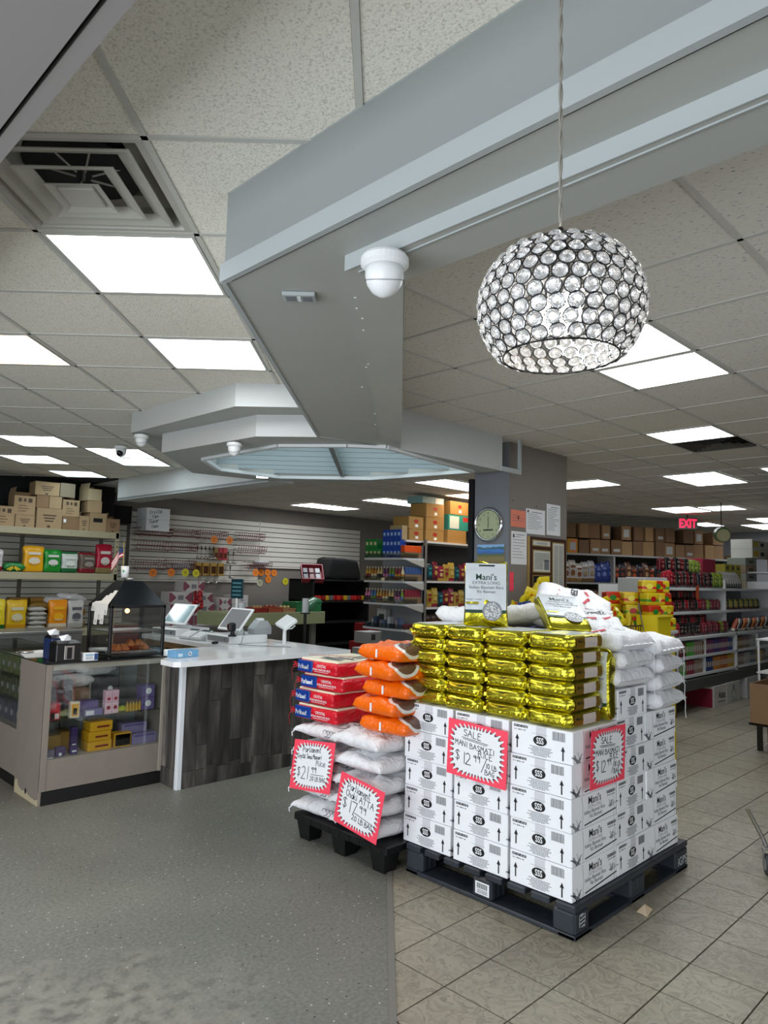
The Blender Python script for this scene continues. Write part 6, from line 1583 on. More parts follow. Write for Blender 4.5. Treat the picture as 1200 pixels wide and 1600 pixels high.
for i, (x, y, z0, w, h, c, lab) in enumerate(((9.2, 9.6, .0, .5, .42, '9a1a1e', 'dark red crate on the floor beside the snack shelf'), (9.0, 9.3, .425, .4, .2, 'a9a9a6', 'pale tray stacked over the dark red crate'), (8.55, 8.85, 0, .42, .40, 'b0b0ae', 'greyish carton with dark labels on the floor left of the snack shelf'), (9.5, 9.9, 0, .3, .72, '7a1418', 'stack of deep red tubs beside the snack shelf'))):
    o = box_item('crate' if 'crate' in lab else 'carton', lab, 'crate', x-w/2, x+w/2, y-.18, y+.18, z0, z0+h, cm(c, .5), band(cm('3a3a3c'), .2, .45, .3, .8))

# ================================================================ SNACK SHELF WITH END CAP (left of column)
t = thing('gondola_shelf', 'white gondola with end cap of bottles and biscuit packs left of the column', 'shelving', (7.76, 7.3, 0))
L_ = .9; pg = mat('pegboard_grey', '8d9094', .6)
for z in (1.90, 1.55, 1.21, .83, .42):
    MB().prism([(0, 0.03), (.03, 0), (.44, 0), (.44, L_), (.03, L_), (0, L_-.03)], z-.03, z).build('shelf', shelfw, t)
    MB().box(-.004, .02, z, .0, L_-.02, z+.075).build('clear_fence', glsd, t); MB().box(.0, -.004, z, .3, 0, z+.07).build('clear_fence', glsd, t)
    m = MB(); m.add([(.02, -.006, z-.03), (.44, -.006, z-.03), (.44, -.006, z-.13), (.40, -.006, z-.13), (.02, -.003, z-.03), (.44, -.003, z-.03), (.44, -.003, z-.13), (.40, -.003, z-.13)], [(0, 3, 2, 1), (4, 5, 6, 7), (0, 4, 7, 3)]); m.build('bracket', mat('bracket_white', 'b9b7ae', .5), t)
MB().box(.44, -.01, 0, .47, L_, 2.1).build('back_panel', pg, t); MB().box(.44, -.02, 0, .485, .02, 2.2).build('upright', mat('leg_grey'), t); MB().box(.05, .02, 0, .44, L_-.02, .12).build('plinth', mat('leg_grey'), t)
# run behind it
R0 = .47
for z, zz in ((2.18, 0), (1.56, 0), (1.15, 0), (.78, 0)):
    MB().box(R0, .05, z-.03, 2.6, .55, z, b=.002).build('shelf', shelfw, t); m = MB(); m.add([(R0+.02, .06, z-.03), (R0+.02, .5, z-.03), (R0+.02, .5, z-.13), (R0+.02, .06, z-.05)], [(0, 1, 2, 3), (3, 2, 1, 0)]); m.build('bracket', mat('bracket_white'), t)
MB().box(R0, .55, 0, 2.6, .58, 2.3).build('back_panel', mat('dim_panel', '44423e', .7), t)
def ebox(lab, x0, x1, y0, y1, z0, z1, c, mk=None, g='goods on the end cap'): 
    o = tag(MB().box(x0-(x0+x1)/2, y0-(y0+y1)/2, 0, x1-(x0+x1)/2, y1-(y0+y1)/2, z1-z0, b=.002).build('pack', c, loc=((x0+x1)/2, (y0+y1)/2, z0)), lab, 'pack', g)
    if mk:
        w, d, h = x1-x0, y1-y0, z1-z0; MB().quad([(-w/2-.001, -d*.3, h*.35), (-w/2-.001, -d*.3, h*.7), (-w/2-.001, d*.3, h*.7), (-w/2-.001, d*.3, h*.35)]).build('label', mk, o)
    return o
for k in range(4):
    for r in range(2 if k < 3 else 1): ebox('green biscuit pack on the top shelf of the end cap', 7.82, 7.95, 8.14-.09*k, 8.22-.09*k, 1.902+.15*r, 2.048+.15*r, cm('1e8438', .35), cm('e0d8a0'), 'green biscuit packs')
for k in range(5):
    for r in range(3): ebox('blue biscuit pack on the top shelf of the end cap', 7.82, 7.95, 7.76-.078*k, 7.832-.078*k, 1.902+.145*r, 2.045+.145*r, cm('1c48a8', .35), cm('a8c4e8'), 'blue biscuit packs')
ebox('orange wide biscuit tray at the right of the top shelf of the end cap', 7.80, 8.18, 7.34, 7.42, 1.99, 2.09, cm('e05418', .35), None)
ebox('brown display carton under the orange tray', 7.80, 8.18, 7.33, 7.42, 1.902, 1.988, card2, None)
BC = ('b8902c', '1c1c1e', '6a8a30', 'a86a1c', 'c87898', '8a2838', 'c8b070', '3c6aa0', 'd8c8a0', '5a2c50')
def bottle_mesh(c, c2):
    k = ('b', c, c2)
    if k not in PC:
        m = MB().lathe([(.0001, 0), (.026, 0), (.028, .01), (.028, .12), (.012, .17), (.011, .19)], 10, 0); m.lathe([(.0285, .03), (.0285, .10)], 10, 1); m.lathe([(.013, .19), (.013, .215), (.0001, .215)], 10, 2)
        PC[k] = m.mesh('bottle', [cm(c, .2), cm(c2, .4), cm('c9c0a8', .4)], True)
    return PC[k]
for zi, z in enumerate((1.552, 1.212)):
    for k in range(13):
        for dx in (0, .07):
            c = BC[(k//2*3+zi*4) % 10]; o = link('bottle', bottle_mesh(c, BC[(k//2*3+zi*4+5) % 10]), None, (7.80+dx, 8.14-.064*k, z)); tag(o, 'slim bottle in the front rows of the end cap, %s shelf' % ('second', 'third')[zi], 'bottle', 'bottles on the end cap, %s shelf' % ('second', 'third')[zi])
    for k in range(5): ebox('small boxed pack at the right side of the end cap, %s shelf' % ('second', 'third')[zi], 7.82+.07*k, 7.885+.07*k, 7.33, 7.40, z+.10, z+.21, cm(('3c5a90', '8a2838')[zi], .4), None, 'boxed packs at the side of the end cap, %s shelf' % ('second', 'third')[zi])
    ebox('brown open tray at the right side of the end cap, %s shelf' % ('second', 'third')[zi], 7.80, 8.18, 7.32, 7.42, z, z+.10, card2, None)
ebox('white printed carton standing at the back of the low end cap shelf', 8.05, 8.15, 7.95, 8.15, .832, 1.10, cm('b4b4b2'), cm('2c2c2e'))
for k in range(9): ebox('small blue-white packet piled on the low end cap shelf', 7.80+.05*(k % 2), 7.88+.05*(k % 2), 8.08-.085*k, 8.15-.085*k, .832+.0, .90+.05*(k % 3), cm(('5a6a8a', 'b4b8bc', '3a4a68', 'c0a0a0')[k % 4], .4), None, 'packets on the low end cap shelf')
for k in range(5): ebox('small crimson packet at the side of the low end cap shelf', 7.85+.065*k, 7.905+.065*k, 7.33, 7.40, .832, .90, cm('a02838', .4), None, 'crimson packets on the low end cap shelf')
tag(MB().box(-.002, -.035, 0, .002, .035, .05).build('price_tag', cm('e8d8b0'), loc=(7.752, 7.74, 1.545)), 'orange and white price tag on the second end cap shelf', 'price tag')
PS = (('b89a40', '8a1c30', 'c8b060'), ('8a1838', 'b08a30', 'd0b080'), ('14404a', '101820', '2a8a8a'), ('a88a34', 'b09040', '8a2030'), ('701828', '401018', 'c89a50'))
for zi, z in enumerate((1.562, 1.152)):
    for k in range(11): pouch('snack_pouch', 'snack pouch on the run left of the column, %s shelf' % ('upper', 'lower')[zi], 'snack pouch', (8.32+.135*k, 7.43, z), .13, .24+.03*(k % 3), .07, PS[(k*2+zi) % 5], rb.uniform(-.1, .1), 'snack pouches left of the column, %s shelf' % ('upper', 'lower')[zi])
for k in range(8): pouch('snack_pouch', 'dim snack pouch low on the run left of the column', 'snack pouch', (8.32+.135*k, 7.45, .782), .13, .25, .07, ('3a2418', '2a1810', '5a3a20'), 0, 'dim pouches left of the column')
ky = cm('a07c42', .7)
def oval(o, w, d, h):
    for (sx) in (0,):
        m = MB(); m.quad([(.0+.055*cos(a*.45), -d/2-.001, h*.62+.03*sin(a*.45)) for a in range(14)]); m.build('oval_logo', cm('a83020'), o); MB().box(-.02, -d/2-.001, h*.15, .045, -d/2, h*.36).build('label', white, o)
for i, (x0, x1, z0, z1, c, mk, lab) in enumerate(((8.36, 8.80, 2.182, 2.37, ky, oval, 'lowest of the front pile'), (8.37, 8.80, 2.372, 2.57, ky, oval, 'second in the front pile'), (8.36, 8.80, 2.572, 2.79, ky, oval, 'third in the front pile'),
      (7.98, 8.30, 2.182, 2.36, ky, oval, 'lower one at the left end'), (7.97, 8.30, 2.362, 2.55, ky, oval, 'upper one at the left end'), (8.90, 9.38, 2.182, 2.40, ky, None, 'lowest beside the column'), (8.95, 9.45, 2.66, 2.88, ky, oval, 'topmost beside the column'))):
    box_item('carton', 'mustard brown carton with red oval on the snack shelf, '+lab, 'carton', x0, x1, 7.42, 7.76, z0, z1, c, mk, rz=rb.uniform(-.02, .02))
box_item('carton', 'teal and white carton between mustard cartons beside the column', 'carton', 8.92, 9.45, 7.42, 7.76, 2.402, 2.655, cm('2a8a80', .5), bands((cm('c4d4d0'), .05, .5, .1, .9), (cm('b03028'), .7, .95, .6, .9)))
box_item('carton', 'teal lidded carton highest on the front mustard pile', 'carton', 8.32, 8.84, 7.46, 7.8, 2.792, 2.90, cm('7aa0a0', .5), band(white, .6, .95, .1, .9))
box_item('carton', 'small pale carton on the left end above the blue packs', 'carton', 7.84, 7.96, 7.44, 7.7, 2.182, 2.40, cm('a8946a'), None)
MB().box(7.9-7.76, .1, 2.15, R0, .55, 2.18).build('shelf', shelfw, t)

# ================================================================ FAR SHELVES RIGHT OF THE COLUMN
A = radians(-22.1); FO = Vector((12.141, 6.939, 0)); RZ = Matrix.Rotation(A, 4, 'Z')
def FP(x, y, z): v = RZ @ Vector((x, y, 0)); return (FO.x+v.x, FO.y+v.y, z)
t = thing('gondola_shelf', 'long grey wall shelving with brown cartons on top, right of the column', 'shelving', FO, A)
for z in (2.15, 1.60, 1.15, .7): MB().box(-.9, 0, z-.035, 4.4, .5, z, b=.002).build('shelf', mat('shelf_grey', '9b9c9a', .5), t)
MB().box(-.9, .5, 0, 4.4, .53, 2.75).build('back_panel', mat('dim_panel'), t)
for x in (-.9, .9, 2.65, 4.36): MB().box(x, .02, 0, x+.04, .5, 2.15).build('upright', mat('shelf_grey'), t)
cc = ['8a6a48', '7a5c40', '94744e', '6e5238']
for k in range(16):
    x = -.32+.272*k+rb.uniform(-.01, .01)
    for r in range(2):
        if (k in (5, 11, 14) and r): continue
        w = rb.uniform(.2, .25); hgt = rb.uniform(.26, .30)
        c = 'b88420' if (k == 1 and r == 0) else rb.choice(cc)
        o = tag(MB().box(-w/2, -.17, 0, w/2, .17, hgt, b=.003).build('carton', cm(c, .8), loc=FP(x, .24, 2.151+.301*r), rz=A+rb.uniform(-.22, .05)), 'brown carton on the far top shelf, %s row, %s from the column' % (('lower', 'upper')[r], 'first second third fourth fifth sixth seventh eighth ninth tenth eleventh twelfth thirteenth fourteenth fifteenth sixteenth'.split()[k]), 'carton', 'brown cartons on the far top shelf')
        if rb.random() < .45: MB().box(-w*.3, -.172, hgt*.2, w*.3, -.17, hgt*.75 if rb.random() < .5 else hgt*.4).build('white_label', mat('dim_white', 'a9a8a4', .6), o)
        if k == 1 and r == 0: MB().box(-w*.1, -.1715, .02, w*.35, -.17, hgt-.02).build('orange_panel', cm('c85a20'), o)
FS = (('b8b0a8', '8a6a38', '7a4a28'), ('a8a4a8', '6a5030', '9a8a70'), ('2c3c80', '20306c', '6a7ab0'), ('34448c', '1c2858', '8a98c0'), ('4a2a20', '1c1618', 'a85030'), ('20242c', '14141a', '6a3a30'), ('5a3a30', '301818', 'b08a60'))
for k in range(28):
    idx = 0 if k < 4 else (1 if k < 6 else (2 if k < 9 else (4+k % 3)))
    pouch('snack_bag', 'snack bag on the far shelf right of the column, %s part' % ('brown and white', 'dull beige', 'blue', '', 'dark')[min(idx, 4)], 'snack bag', FP(-.3+.15*k, .16, 1.601), .16, .36+.03*(k % 3), .1, FS[idx], A+rb.uniform(-.15, .15), 'far snack bags, %s' % ('brown and white', 'dull beige', 'blue', '', 'dark')[min(idx, 4)])
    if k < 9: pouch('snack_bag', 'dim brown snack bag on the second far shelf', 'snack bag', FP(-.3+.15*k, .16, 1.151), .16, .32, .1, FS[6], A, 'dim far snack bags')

# ================================================================ RIGHT GONDOLA
t = thing('gondola_shelf', 'white gondola full of small pouches along the right aisle', 'shelving', (8.75, 3.65, 0))
GL_ = 5.4
for z in (1.56, 1.25): MB().box(0, .12, z-.035, GL_, .62, z, b=.002).build('shelf', shelfw, t)
for z in (.94, .70, .47): MB().box(0, 0, z-.035, GL_, .62, z, b=.002).build('shelf', shelfw, t)
for x in (.02, 2.06, 4.10): MB().box(x, .0, .34, x+.045, .62, .94, b=.002).build('upright', shelfw, t)
for x in (.02, 2.06, 4.10): MB().box(x, .14, .94, x+.04, .62, 1.68, b=.002).build('upright', shelfw, t)
for x, z in ((.95, .70), (.93, .47), (3.0, .70), (3.05, .47)): MB().box(x, .01, z, x+.02, .6, z+.2).build('partition', shelfw, t)
MB().box(0, .60, 0, GL_, .62, 1.66).build('back_panel', pg, t); MB().box(0, -.03, .285, GL_, .02, .415, b=.003).build('kick_board', mat('slate_board', '4a4d4a', .6), t)
MB().box(-.05, .0, 0, -.005, .64, .95, b=.003).build('end_panel', mat('maroon_panel', '2c1216', .6), t); MB().box(-.04, .10, .95, -.005, .62, 1.68, b=.003).build('end_panel', shelfw, t)
MB().box(2.06, .1, 0, 2.11, .6, .34).build('foot', mat('slate_board'), t); MB().box(.02, .1, 0, .07, .6, .34).build('foot', mat('slate_board'), t)
RC = (('5c0a16', '0c0c10', '8a5048'), ('0e0e12', '4a0a14', '807468'), ('a01424', '1a1416', 'c05058'), ('160c10', '5a101c', '8a6450'), ('7a8e28', '4a6420', 'b0b868'), ('7a2434', '4a101c', 'a87878'))
def rowp(y, z, x0, x1, pitch, h, sel, g, w=None):
    n = int((x1-x0)/pitch)
    for k in range(n):
        ci = sel(k/n, k); col = RC[ci]; nm = ('crimson and black', 'black and red', 'bright red', 'dark maroon', 'lime green', 'pink')[ci]
        pouch('spice_pouch', '%s spice pouch %s of the right gondola' % (nm, g), 'spice pouch', (x0+pitch*(k+.5), y+rb.uniform(-.01, .01), z), w or pitch*.95, h*rb.uniform(.92, 1.06), .06, col, rb.uniform(-.12, .12), '%s pouches %s' % (nm, g))
rowp(3.84, 1.561, 8.82, 10.85, .115, .21, lambda f, k: 4 if f > .78 else (2 if f < .06 else k % 2), 'on the top shelf, front row')
rowp(3.95, 1.75, 8.95, 10.4, .15, .20, lambda f, k: 4 if .62 < f < .9 else (1 if k % 2 else 0), 'piled behind the top shelf row')
rowp(3.84, 1.251, 8.82, 10.8, .105, .155, lambda f, k: 4 if .68 < f < .76 else (5 if f > .6 else k % 4), 'on the second shelf')
rowp(3.93, 1.40, 8.82, 10.2, .11, .12, lambda f, k: k % 4, 'in the second shelf rear row')
rowp(3.74, .941, 8.82, 10.8, .105, .17, lambda f, k: 2 if f < .07 else (4 if .78 < f < .86 else (1 if f < .4 else (0, 5)[k % 2])), 'on the middle deck')
rowp(3.87, 1.05, 8.82, 10.3, .11, .14, lambda f, k: k % 3, 'behind the middle deck row')
OC = (('a04828', 'c8c0b0', '2a5a38'), ('b8b4ac', '5a5040', '20242c'), ('20242c', 'b0aca4', 'c87830'), ('c87830', 'b0aca4', '3a4a28'))
for k in range(16): pouch('spice_pouch', 'mixed white and orange pouch lying back on the middle deck at the right edge', 'spice pouch', (10.98+.1*k, 3.76, .94), .13, .20, .06, OC[k % 4], group='mixed pouches at right of the middle deck', rot=(.35, .2, .3))
for k in range(14): pouch('spice_pouch', 'mixed yellow pouch on the second shelf at the right edge', 'spice pouch', (10.95+.11*k, 3.86, 1.251), .105, .15, .06, (('b0a830', '6a1c24', 'd0c880'), ('4a4a30', '1c1c1c', 'b0b090'))[k % 2], group='mixed pouches at right of the second shelf')
SC = ('5a1c28', '4a9a38', '8a7a6a', '7a5a38', '6a2c58', '3c2c6a', '8a2840', '1c3878', 'b87828', 'a85a20', 'b89018', '5a2860', '7a6a60', '9a9a9c', '5c6a78', 'c09a30')
def rowb(z, x0, x1, seq, h, g):
    x = x0; k = 0
    while x < x1-.05:
        w = .062; c = seq[(k//4) % len(seq)]; key = ('sb', c, round(h, 2))
        if key not in PC: m = MB().box(-w/2, -.03, 0, w/2, .03, h, b=.002).box(-w*.3, -.0312, h*.3, w*.3, -.03, h*.7, 1); PC[key] = m.mesh('box', [cm(SC[c], .4), cm('b8b0a4', .5)])
        o = link('spice_box', PC[key], None, (x+w/2, 3.70, z), rb.uniform(-.05, .05)); tag(o, 'small boxed spice on the %s of the right gondola' % g, 'spice box', 'boxed spices on the '+g); x += w+.004; k += 1
rowb(.702, 8.83, 9.68, [0, 1, 2, 3], .17, 'upper box shelf left half'); rowb(.702, 9.74, 10.78, [4, 5, 4, 7], .17, 'upper box shelf right half'); rowb(.702, 10.9, 11.7, [3, 12, 13], .16, 'upper box shelf beyond the divider')
rowb(.472, 8.83, 9.66, [1, 6, 2], .17, 'lower box shelf left half'); rowb(.472, 9.72, 10.78, [7, 8, 9, 10, 11], .17, 'lower box shelf right half'); rowb(.472, 10.9, 12.2, [12, 13, 14, 15], .16, 'lower box shelf beyond the divider')
tag(MB().box(-.05, -.001, -.09, .05, .001, .09).build('shelf_sign', cm('b04a20'), loc=(9.72, 3.76, 1.50)), 'orange paper sign hanging from the top shelf of the right gondola', 'sign')
tag(MB().box(-.25, -.12, 0, .25, .12, .20, b=.01).build('pack', cm('8a1c34'), loc=(10.6, 4.05, 1.78)), 'large maroon pack lying above the pouches of the right gondola', 'pack')
GR = 'yellow and green cartons piled at the far end of the right gondola'
for k in range(3):
    for r in range(3): box_item('carton', 'small yellow-green carton in the far pile, %s row, %s column' % (('bottom', 'middle', 'top')[r], ('left', 'middle', 'right')[k]), 'carton', 12.0+.24*k, 12.22+.24*k, 4.2, 4.4, 1.562+.13*r, 1.688+.13*r, cm('a8a030', .5), band(cm('3a4a20'), .25, .75, .3, .7))
for r in range(4): box_item('carton', 'pale printed carton in the far pile, layer %s from the bottom' % ('one', 'two', 'three', 'four')[r], 'carton', 12.8, 13.35, 4.15, 4.45, 1.562+.13*r, 1.688+.13*r, cm(('a89a88', '9a9c94', 'a08a78', '8c9690')[r], .5), band(cm('4a4038'), .3, .7, .3, .7))
for r in range(2): box_item('carton', 'long white carton with yellow label, %s of two above the far pile' % ('lower', 'upper')[r], 'carton', 13.0, 14.0, 4.1, 4.45, 2.084+.16*r, 2.242+.16*r, cm('b9b8b2', .5), bands((cm('b8a820'), .05, .32, .2, .8), (ink, .42, .6, .3, .7)))
for k in range(8): pouch('snack_bag', 'silver-white bag slumped beside the yellow cartons of the right gondola', 'snack bag', (11.2+.1*k, 3.95, 1.562), .17, .26, .08, ('9a9894', '3a3a38', 'b8b4ac'), .3, 'silver-white bags on the right gondola', rot=(-.3, .2, .3))
box_item('carton', 'brown carton with black writing at the far right edge', 'carton', 13.6, 14.1, 3.72, 4.05, 1.85, 2.2, card2, band(ink, .1, .9, .4, .5))
MB().box(12.9-8.75, .05, 1.82, 14.15-8.75, .6, 1.845).build('shelf', shelfw, t)
# floor cartons under the gondola
t2 = thing('carton', 'white floor carton with red end and black lettering under the right gondola', 'carton', (10.02, 3.79, 0)); MB().box(-.22, -.19, 0, .22, .19, .275, b=.003).build('body', cm('b9b6b2', .6), t2); MB().quad([(-.2215, -.17, .0), (-.2215, -.17, .24), (-.2215, .19, .24), (-.2215, .19, 0)]).build('red_panel', cm('8a1c34'), t2)
MB().text('Aata', .13, (.05, -.192, .11), (1, 0, 0), (0, 0, 1), 0, .012).box(-.08, -.1925, .06, .16, -.192, .068).build('lettering', ink, t2)
t2 = thing('carton', 'white floor carton with a bottle emblem under the right gondola', 'carton', (10.52, 3.80, 0)); MB().box(-.26, -.2, 0, .26, .2, .28, b=.003).build('body', cm('b4b2ae', .6), t2)
g = MB(); g.tube([(.0+.08*cos(a*.42), -.202, .12+.06*sin(a*.42)) for a in range(15)], .003, 4, closed=True); g.box(-.03, -.2025, .18, .03, -.202, .24).box(-.12, -.2025, .03, .14, -.202, .036); g.build('bottle_emblem', mat('print_grey'), t2)
t2 = thing('carton', 'white floor carton farthest right under the right gondola', 'carton', (11.35, 3.80, 0)); MB().box(-.3, -.2, 0, .3, .2, .29, b=.003).build('body', cm('b0b0ae', .6), t2); MB().box(-.12, -.2025, .13, .1, -.202, .15).build('print', ink, t2)
# white end panels and far wall door
tag(MB().box(0, 0, 0, .03, .40, 1.58, b=.003).build('end_panel', shelfw, loc=(9.5, 4.68, 0)), 'white shelf end panel left of the noodle packs', 'panel')
tag(MB().box(0, 0, 0, .03, .36, 1.67, b=.003).build('end_panel', shelfw, loc=(8.62, 3.98, 0)), 'white shelf end panel behind the stacked noodle packs', 'panel')
d = struct(MB().box(19.14, 6.42, 0, 19.2, 7.12, 2.30, b=.004).build('door_1', mat('varnished_door', '8a6230', .45)))
MB().box(19.12, 6.36, 0, 19.2, 6.42, 2.36).box(19.12, 7.12, 0, 19.2, 7.18, 2.36).box(19.12, 6.36, 2.30, 19.2, 7.18, 2.36).build('door_frame', kraftd, d); MB().ball((19.10, 6.5, 1.0), .03, 6).build('door_handle', steel, d)

# ================================================================ YELLOW PROMOTION RACK
t = thing('promotion_stand', 'bright yellow cardboard stand with red oval logo behind the white sacks', 'stand', (6.15, 2.77, 0)); yl = mat('promo_yellow', 'e2cc12', .5)
MB().box(0, 0, 0, .47, .5, 1.12, b=.006).build('body', yl, t); m = MB(); m.add([(.34+.055*cos(a*.4), -.002, 1.03+.035*sin(a*.4)) for a in range(16)], [tuple(range(16))]); m.build('oval_logo', cm('c82818'), t)
MB().ribbon([(-.02, 0), (.0, .012), (.02, 0)], .006, (.34, -.004, 1.03), (1, 0, 0), (0, 0, 1)).build('logo_script', yl, t)
m = MB().ribbon([(.43, .2), (.445, .3), (.43, .4)], .012, (0, -.003, .1), (1, 0, 0), (0, 0, 1)).ribbon([(.43, .5), (.445, .6), (.43, .7)], .012, (0, -.003, .1), (1, 0, 0), (0, 0, 1)); m.build('brown_print', cm('8a6a18'), t)
t = thing('bin', 'yellow plastic bin on the promotion stand beside the wire basket', 'bin', (6.46, 2.90, 1.122)); MB().box(-.14, -.10, 0, .14, -.09, .19, b=.003).box(-.14, .09, 0, .14, .10, .19).box(-.14, -.09, 0, -.13, .09, .19).box(.13, -.09, 0, .14, .09, .19).box(-.14, -.09, 0, .14, .09, .01).build('walls', yl, t); MB().box(-.15, -.11, .175, .15, -.10, .19, b=.002).build('rim', yl, t)
t = thing('wire_display', 'wire basket rack heaped with yellow snack packs behind the white sacks', 'rack', (5.45, 2.95, 0)); wr = mat('rack_wire', '4a4a4c', .35, .6); m = MB()
for z in (1.02, 1.22): m.tube([(0, 0, z), (.95, 0, z), (.95, .98, z), (0, .98, z)], .008, 5, closed=True)
m.build('rim', wr, t); m = MB()
for k in range(20): m.tube([(.05*k, 0, 1.22), (.05*k, .0, 1.02), (.05*k, .98, 1.02), (.05*k, .98, 1.22)], .004, 4)
for k in range(18): m.tube([(0, .055*k, 1.22), (0, .055*k, 1.02), (.95, .055*k, 1.02), (.95, .055*k, 1.22)], .004, 4)
m.build('basket', wr, t); 
for x in (0, .95):
    for y in (0, .98): MB().cyl((x, y, 0), (x, y, 1.25), .012, n=8).build('leg', wr, t)
MB().tube([(.92, -.02, .9), (.86, -.02, 1.2), (.80, .0, 1.42)], .007, 6).build('wire_arm', mat('bright_wire', 'b4b4b6', .3, .8), t)
YN = (('d8c018', 'c8a818', 'b03018'), ('d0b810', '8a9a20', 'c83818'), ('dcc828', 'd8b818', '6a8a20'))
for k in range(46):
    u, v = (k % 8)/8, (k//8)/6; x = 5.52+.82*u+rb.uniform(-.03, .03); y = 3.02+.9*v+rb.uniform(-.03, .03); z = 1.06+.20*(1-abs(2*u-1))+.26*v
    pouch('snack_pack', 'yellow snack pack in the heap of the wire basket rack', 'snack pack', (x, y, z), .14, .18, .05, YN[k % 3], group='yellow snack packs in the wire basket', rot=(rb.uniform(-.9, .5), rb.uniform(-.5, .5), rb.uniform(-1, 1)))
for k in range(10): pouch('snack_pack', 'blue chip bag hanging at the left of the wire basket rack', 'snack pack', (5.36+.02*(k % 2), 3.05+.1*k, 1.12+.05*(k % 3)), .12, .2, .05, ('20306a', '18244c', 'b0884a'), group='blue chip bags on the wire rack', rot=(0, -.2, -1.2))
for k in range(2): tag(MB().tube([(5.70+.2*k, 2.93, 1.05), (5.69+.2*k, 2.95, 1.25), (5.66+.2*k, 3.1, 1.40), (5.62+.2*k, 3.3, 1.46)], .014, 6).build('strap', mat('strap_grey', '5a5a5c', .6), smooth=True), 'grey strap over the yellow packs, %s one' % ('left', 'right')[k], 'strap')
t = thing('display_table', 'white table carrying the stacked noodle multipacks', 'table', (6.64, 2.93, 0)); MB().box(0, 0, 1.12, .44, .66, 1.15, b=.003).build('tabletop', shelfw, t)
for x in (.0, .38):
    for y in (.03, .59): MB().box(x, y, 0, x+.04, y+.04, 1.12).build('leg', shelfw, t)
NC = (('d8b810', 'c8201c', 'e8d840'), ('c8381c', 'd8b810', '2a8a34'), ('d8c020', '5a9a30', 'c02018'))
def noodle(x, y, z, k, lab): 
    key = ('noo', k)
    if key not in PC:
        m = MB().rbox((0, 0, .06), (.075, .055, .06), .012, (4, 3, 4), disp=lambda p, tt: p+Vector((.004*fn((p.x, p.y, p.z), 30, k), .004*fn((p.z, p.x, p.y), 30, k), 0)))
        c = NC[k]; m.m = [0]*len(m.f)
        for fi, f in enumerate(m.f):
            zc = sum(m.v[i][2] for i in f)/len(f); m.m[fi] = 1 if .03 < zc < .07 else 0
        m.add([(.035*cos(a*.5), -.0575, .062+.026*sin(a*.5)) for a in range(12)], [tuple(range(12))], 2)
        PC[key] = m.mesh('noodle', [cm(q, .3) for q in c], True)
    o = link('noodle_pack', PC[key], None, (x, y, z), rb.uniform(-.3, .3)-.6); tag(o, lab, 'noodle pack', lab)
for r in range(4):
    for a in range(3):
        for b in range(3 if r < 3 else 1): noodle(6.72+.145*a, 3.02+.2*b+.02*r, 1.151+.121*r, (a+b+r) % 3, 'yellow and red noodle multipack, stack layer %s' % ('one', 'two', 'three', 'four')[r])

# open carton on a black stand, right edge
t = thing('stand', 'black leg stand under the open carton at the right edge', 'stand', (7.48, 2.02, 0)); MB().box(.04, .04, .262, .6, .42, .285).build('tray', black, t)
for x in (.2, .52):
    for y in (.08, .36): MB().box(x, y, 0, x+.05, y+.04, .262).build('leg', black, t)
t = thing('carton', 'open brown carton with red items at the right edge of the picture', 'carton', (7.47, 2.02, .287)); m = MB()
m.box(0, 0, 0, .6, .01, .25).box(0, .38, 0, .6, .39, .38).box(0, .01, 0, .01, .38, .38).box(.59, .01, 0, .6, .38, .38).box(0, 0, 0, .6, .39, .008); m.build('body', card2, t); MB().box(.0, -.004, .22, .3, .0, .40).build('flap', card, t)
g = MB()
for k in range(4): g.box(.12, -.0012, .19-.02*k, .5, 0, .196-.02*k)
g.build('print', mat('print_grey'), t)
for k in range(5): tag(MB().ball((0, 0, 0), .03, 6).build('fruit', cm('b02820', .3), loc=(7.78+.06*k, 2.10+.03*(k % 2), .53), smooth=True), 'red round item in the open brown carton', 'fruit', 'red items in the open carton')
t = thing('wire_shelf', 'small white wire shelf behind the open carton at the right edge', 'shelving', (8.85, 2.42, 0))
for z in (.62, .99): MB().box(-.02, 0, z, .7, .35, z+.015).build('shelf', whitep, t)
m = MB()
for z in (1.03, 1.07): m.tube([(-.02, 0, z), (.7, 0, z)], .006, 5)
for k in range(8): m.tube([(-.02+.1*k, 0, .99), (-.02+.1*k, 0, 1.07)], .004, 4)
m.build('rail', whitep, t)
for x in (0, .66): MB().cyl((x, .02, 0), (x, .02, 1.0), .012, n=8).build('leg', whitep, t); MB().cyl((x, .33, 0), (x, .33, 1.0), .012, n=8).build('leg', whitep, t)
t = thing('cart_caster', 'grey rubber caster wheel of a cart at the right edge of the picture', 'wheel', (4.47, 1.37, 0), .5)
m = MB(); n = 20; m.cyl((0, -.012, .055), (0, .012, .055), .055, n=24); m.build('tyre', mat('rubber_grey', '3a3c3e', .6), t); MB().cyl((0, -.014, .055), (0, .014, .055), .034, n=20).build('hub', mat('hub_grey', '8f9294', .4), t)
MB().box(-.012, -.022, .05, .012, -.016, .14).box(-.012, .016, .05, .012, .022, .14).box(-.02, -.022, .13, .02, .022, .142).build('fork', steel, t); MB().tube([(0, 0, .14), (.08, 0, .16), (.5, 0, .2)], .012, 8).build('frame_tube', steel, t)

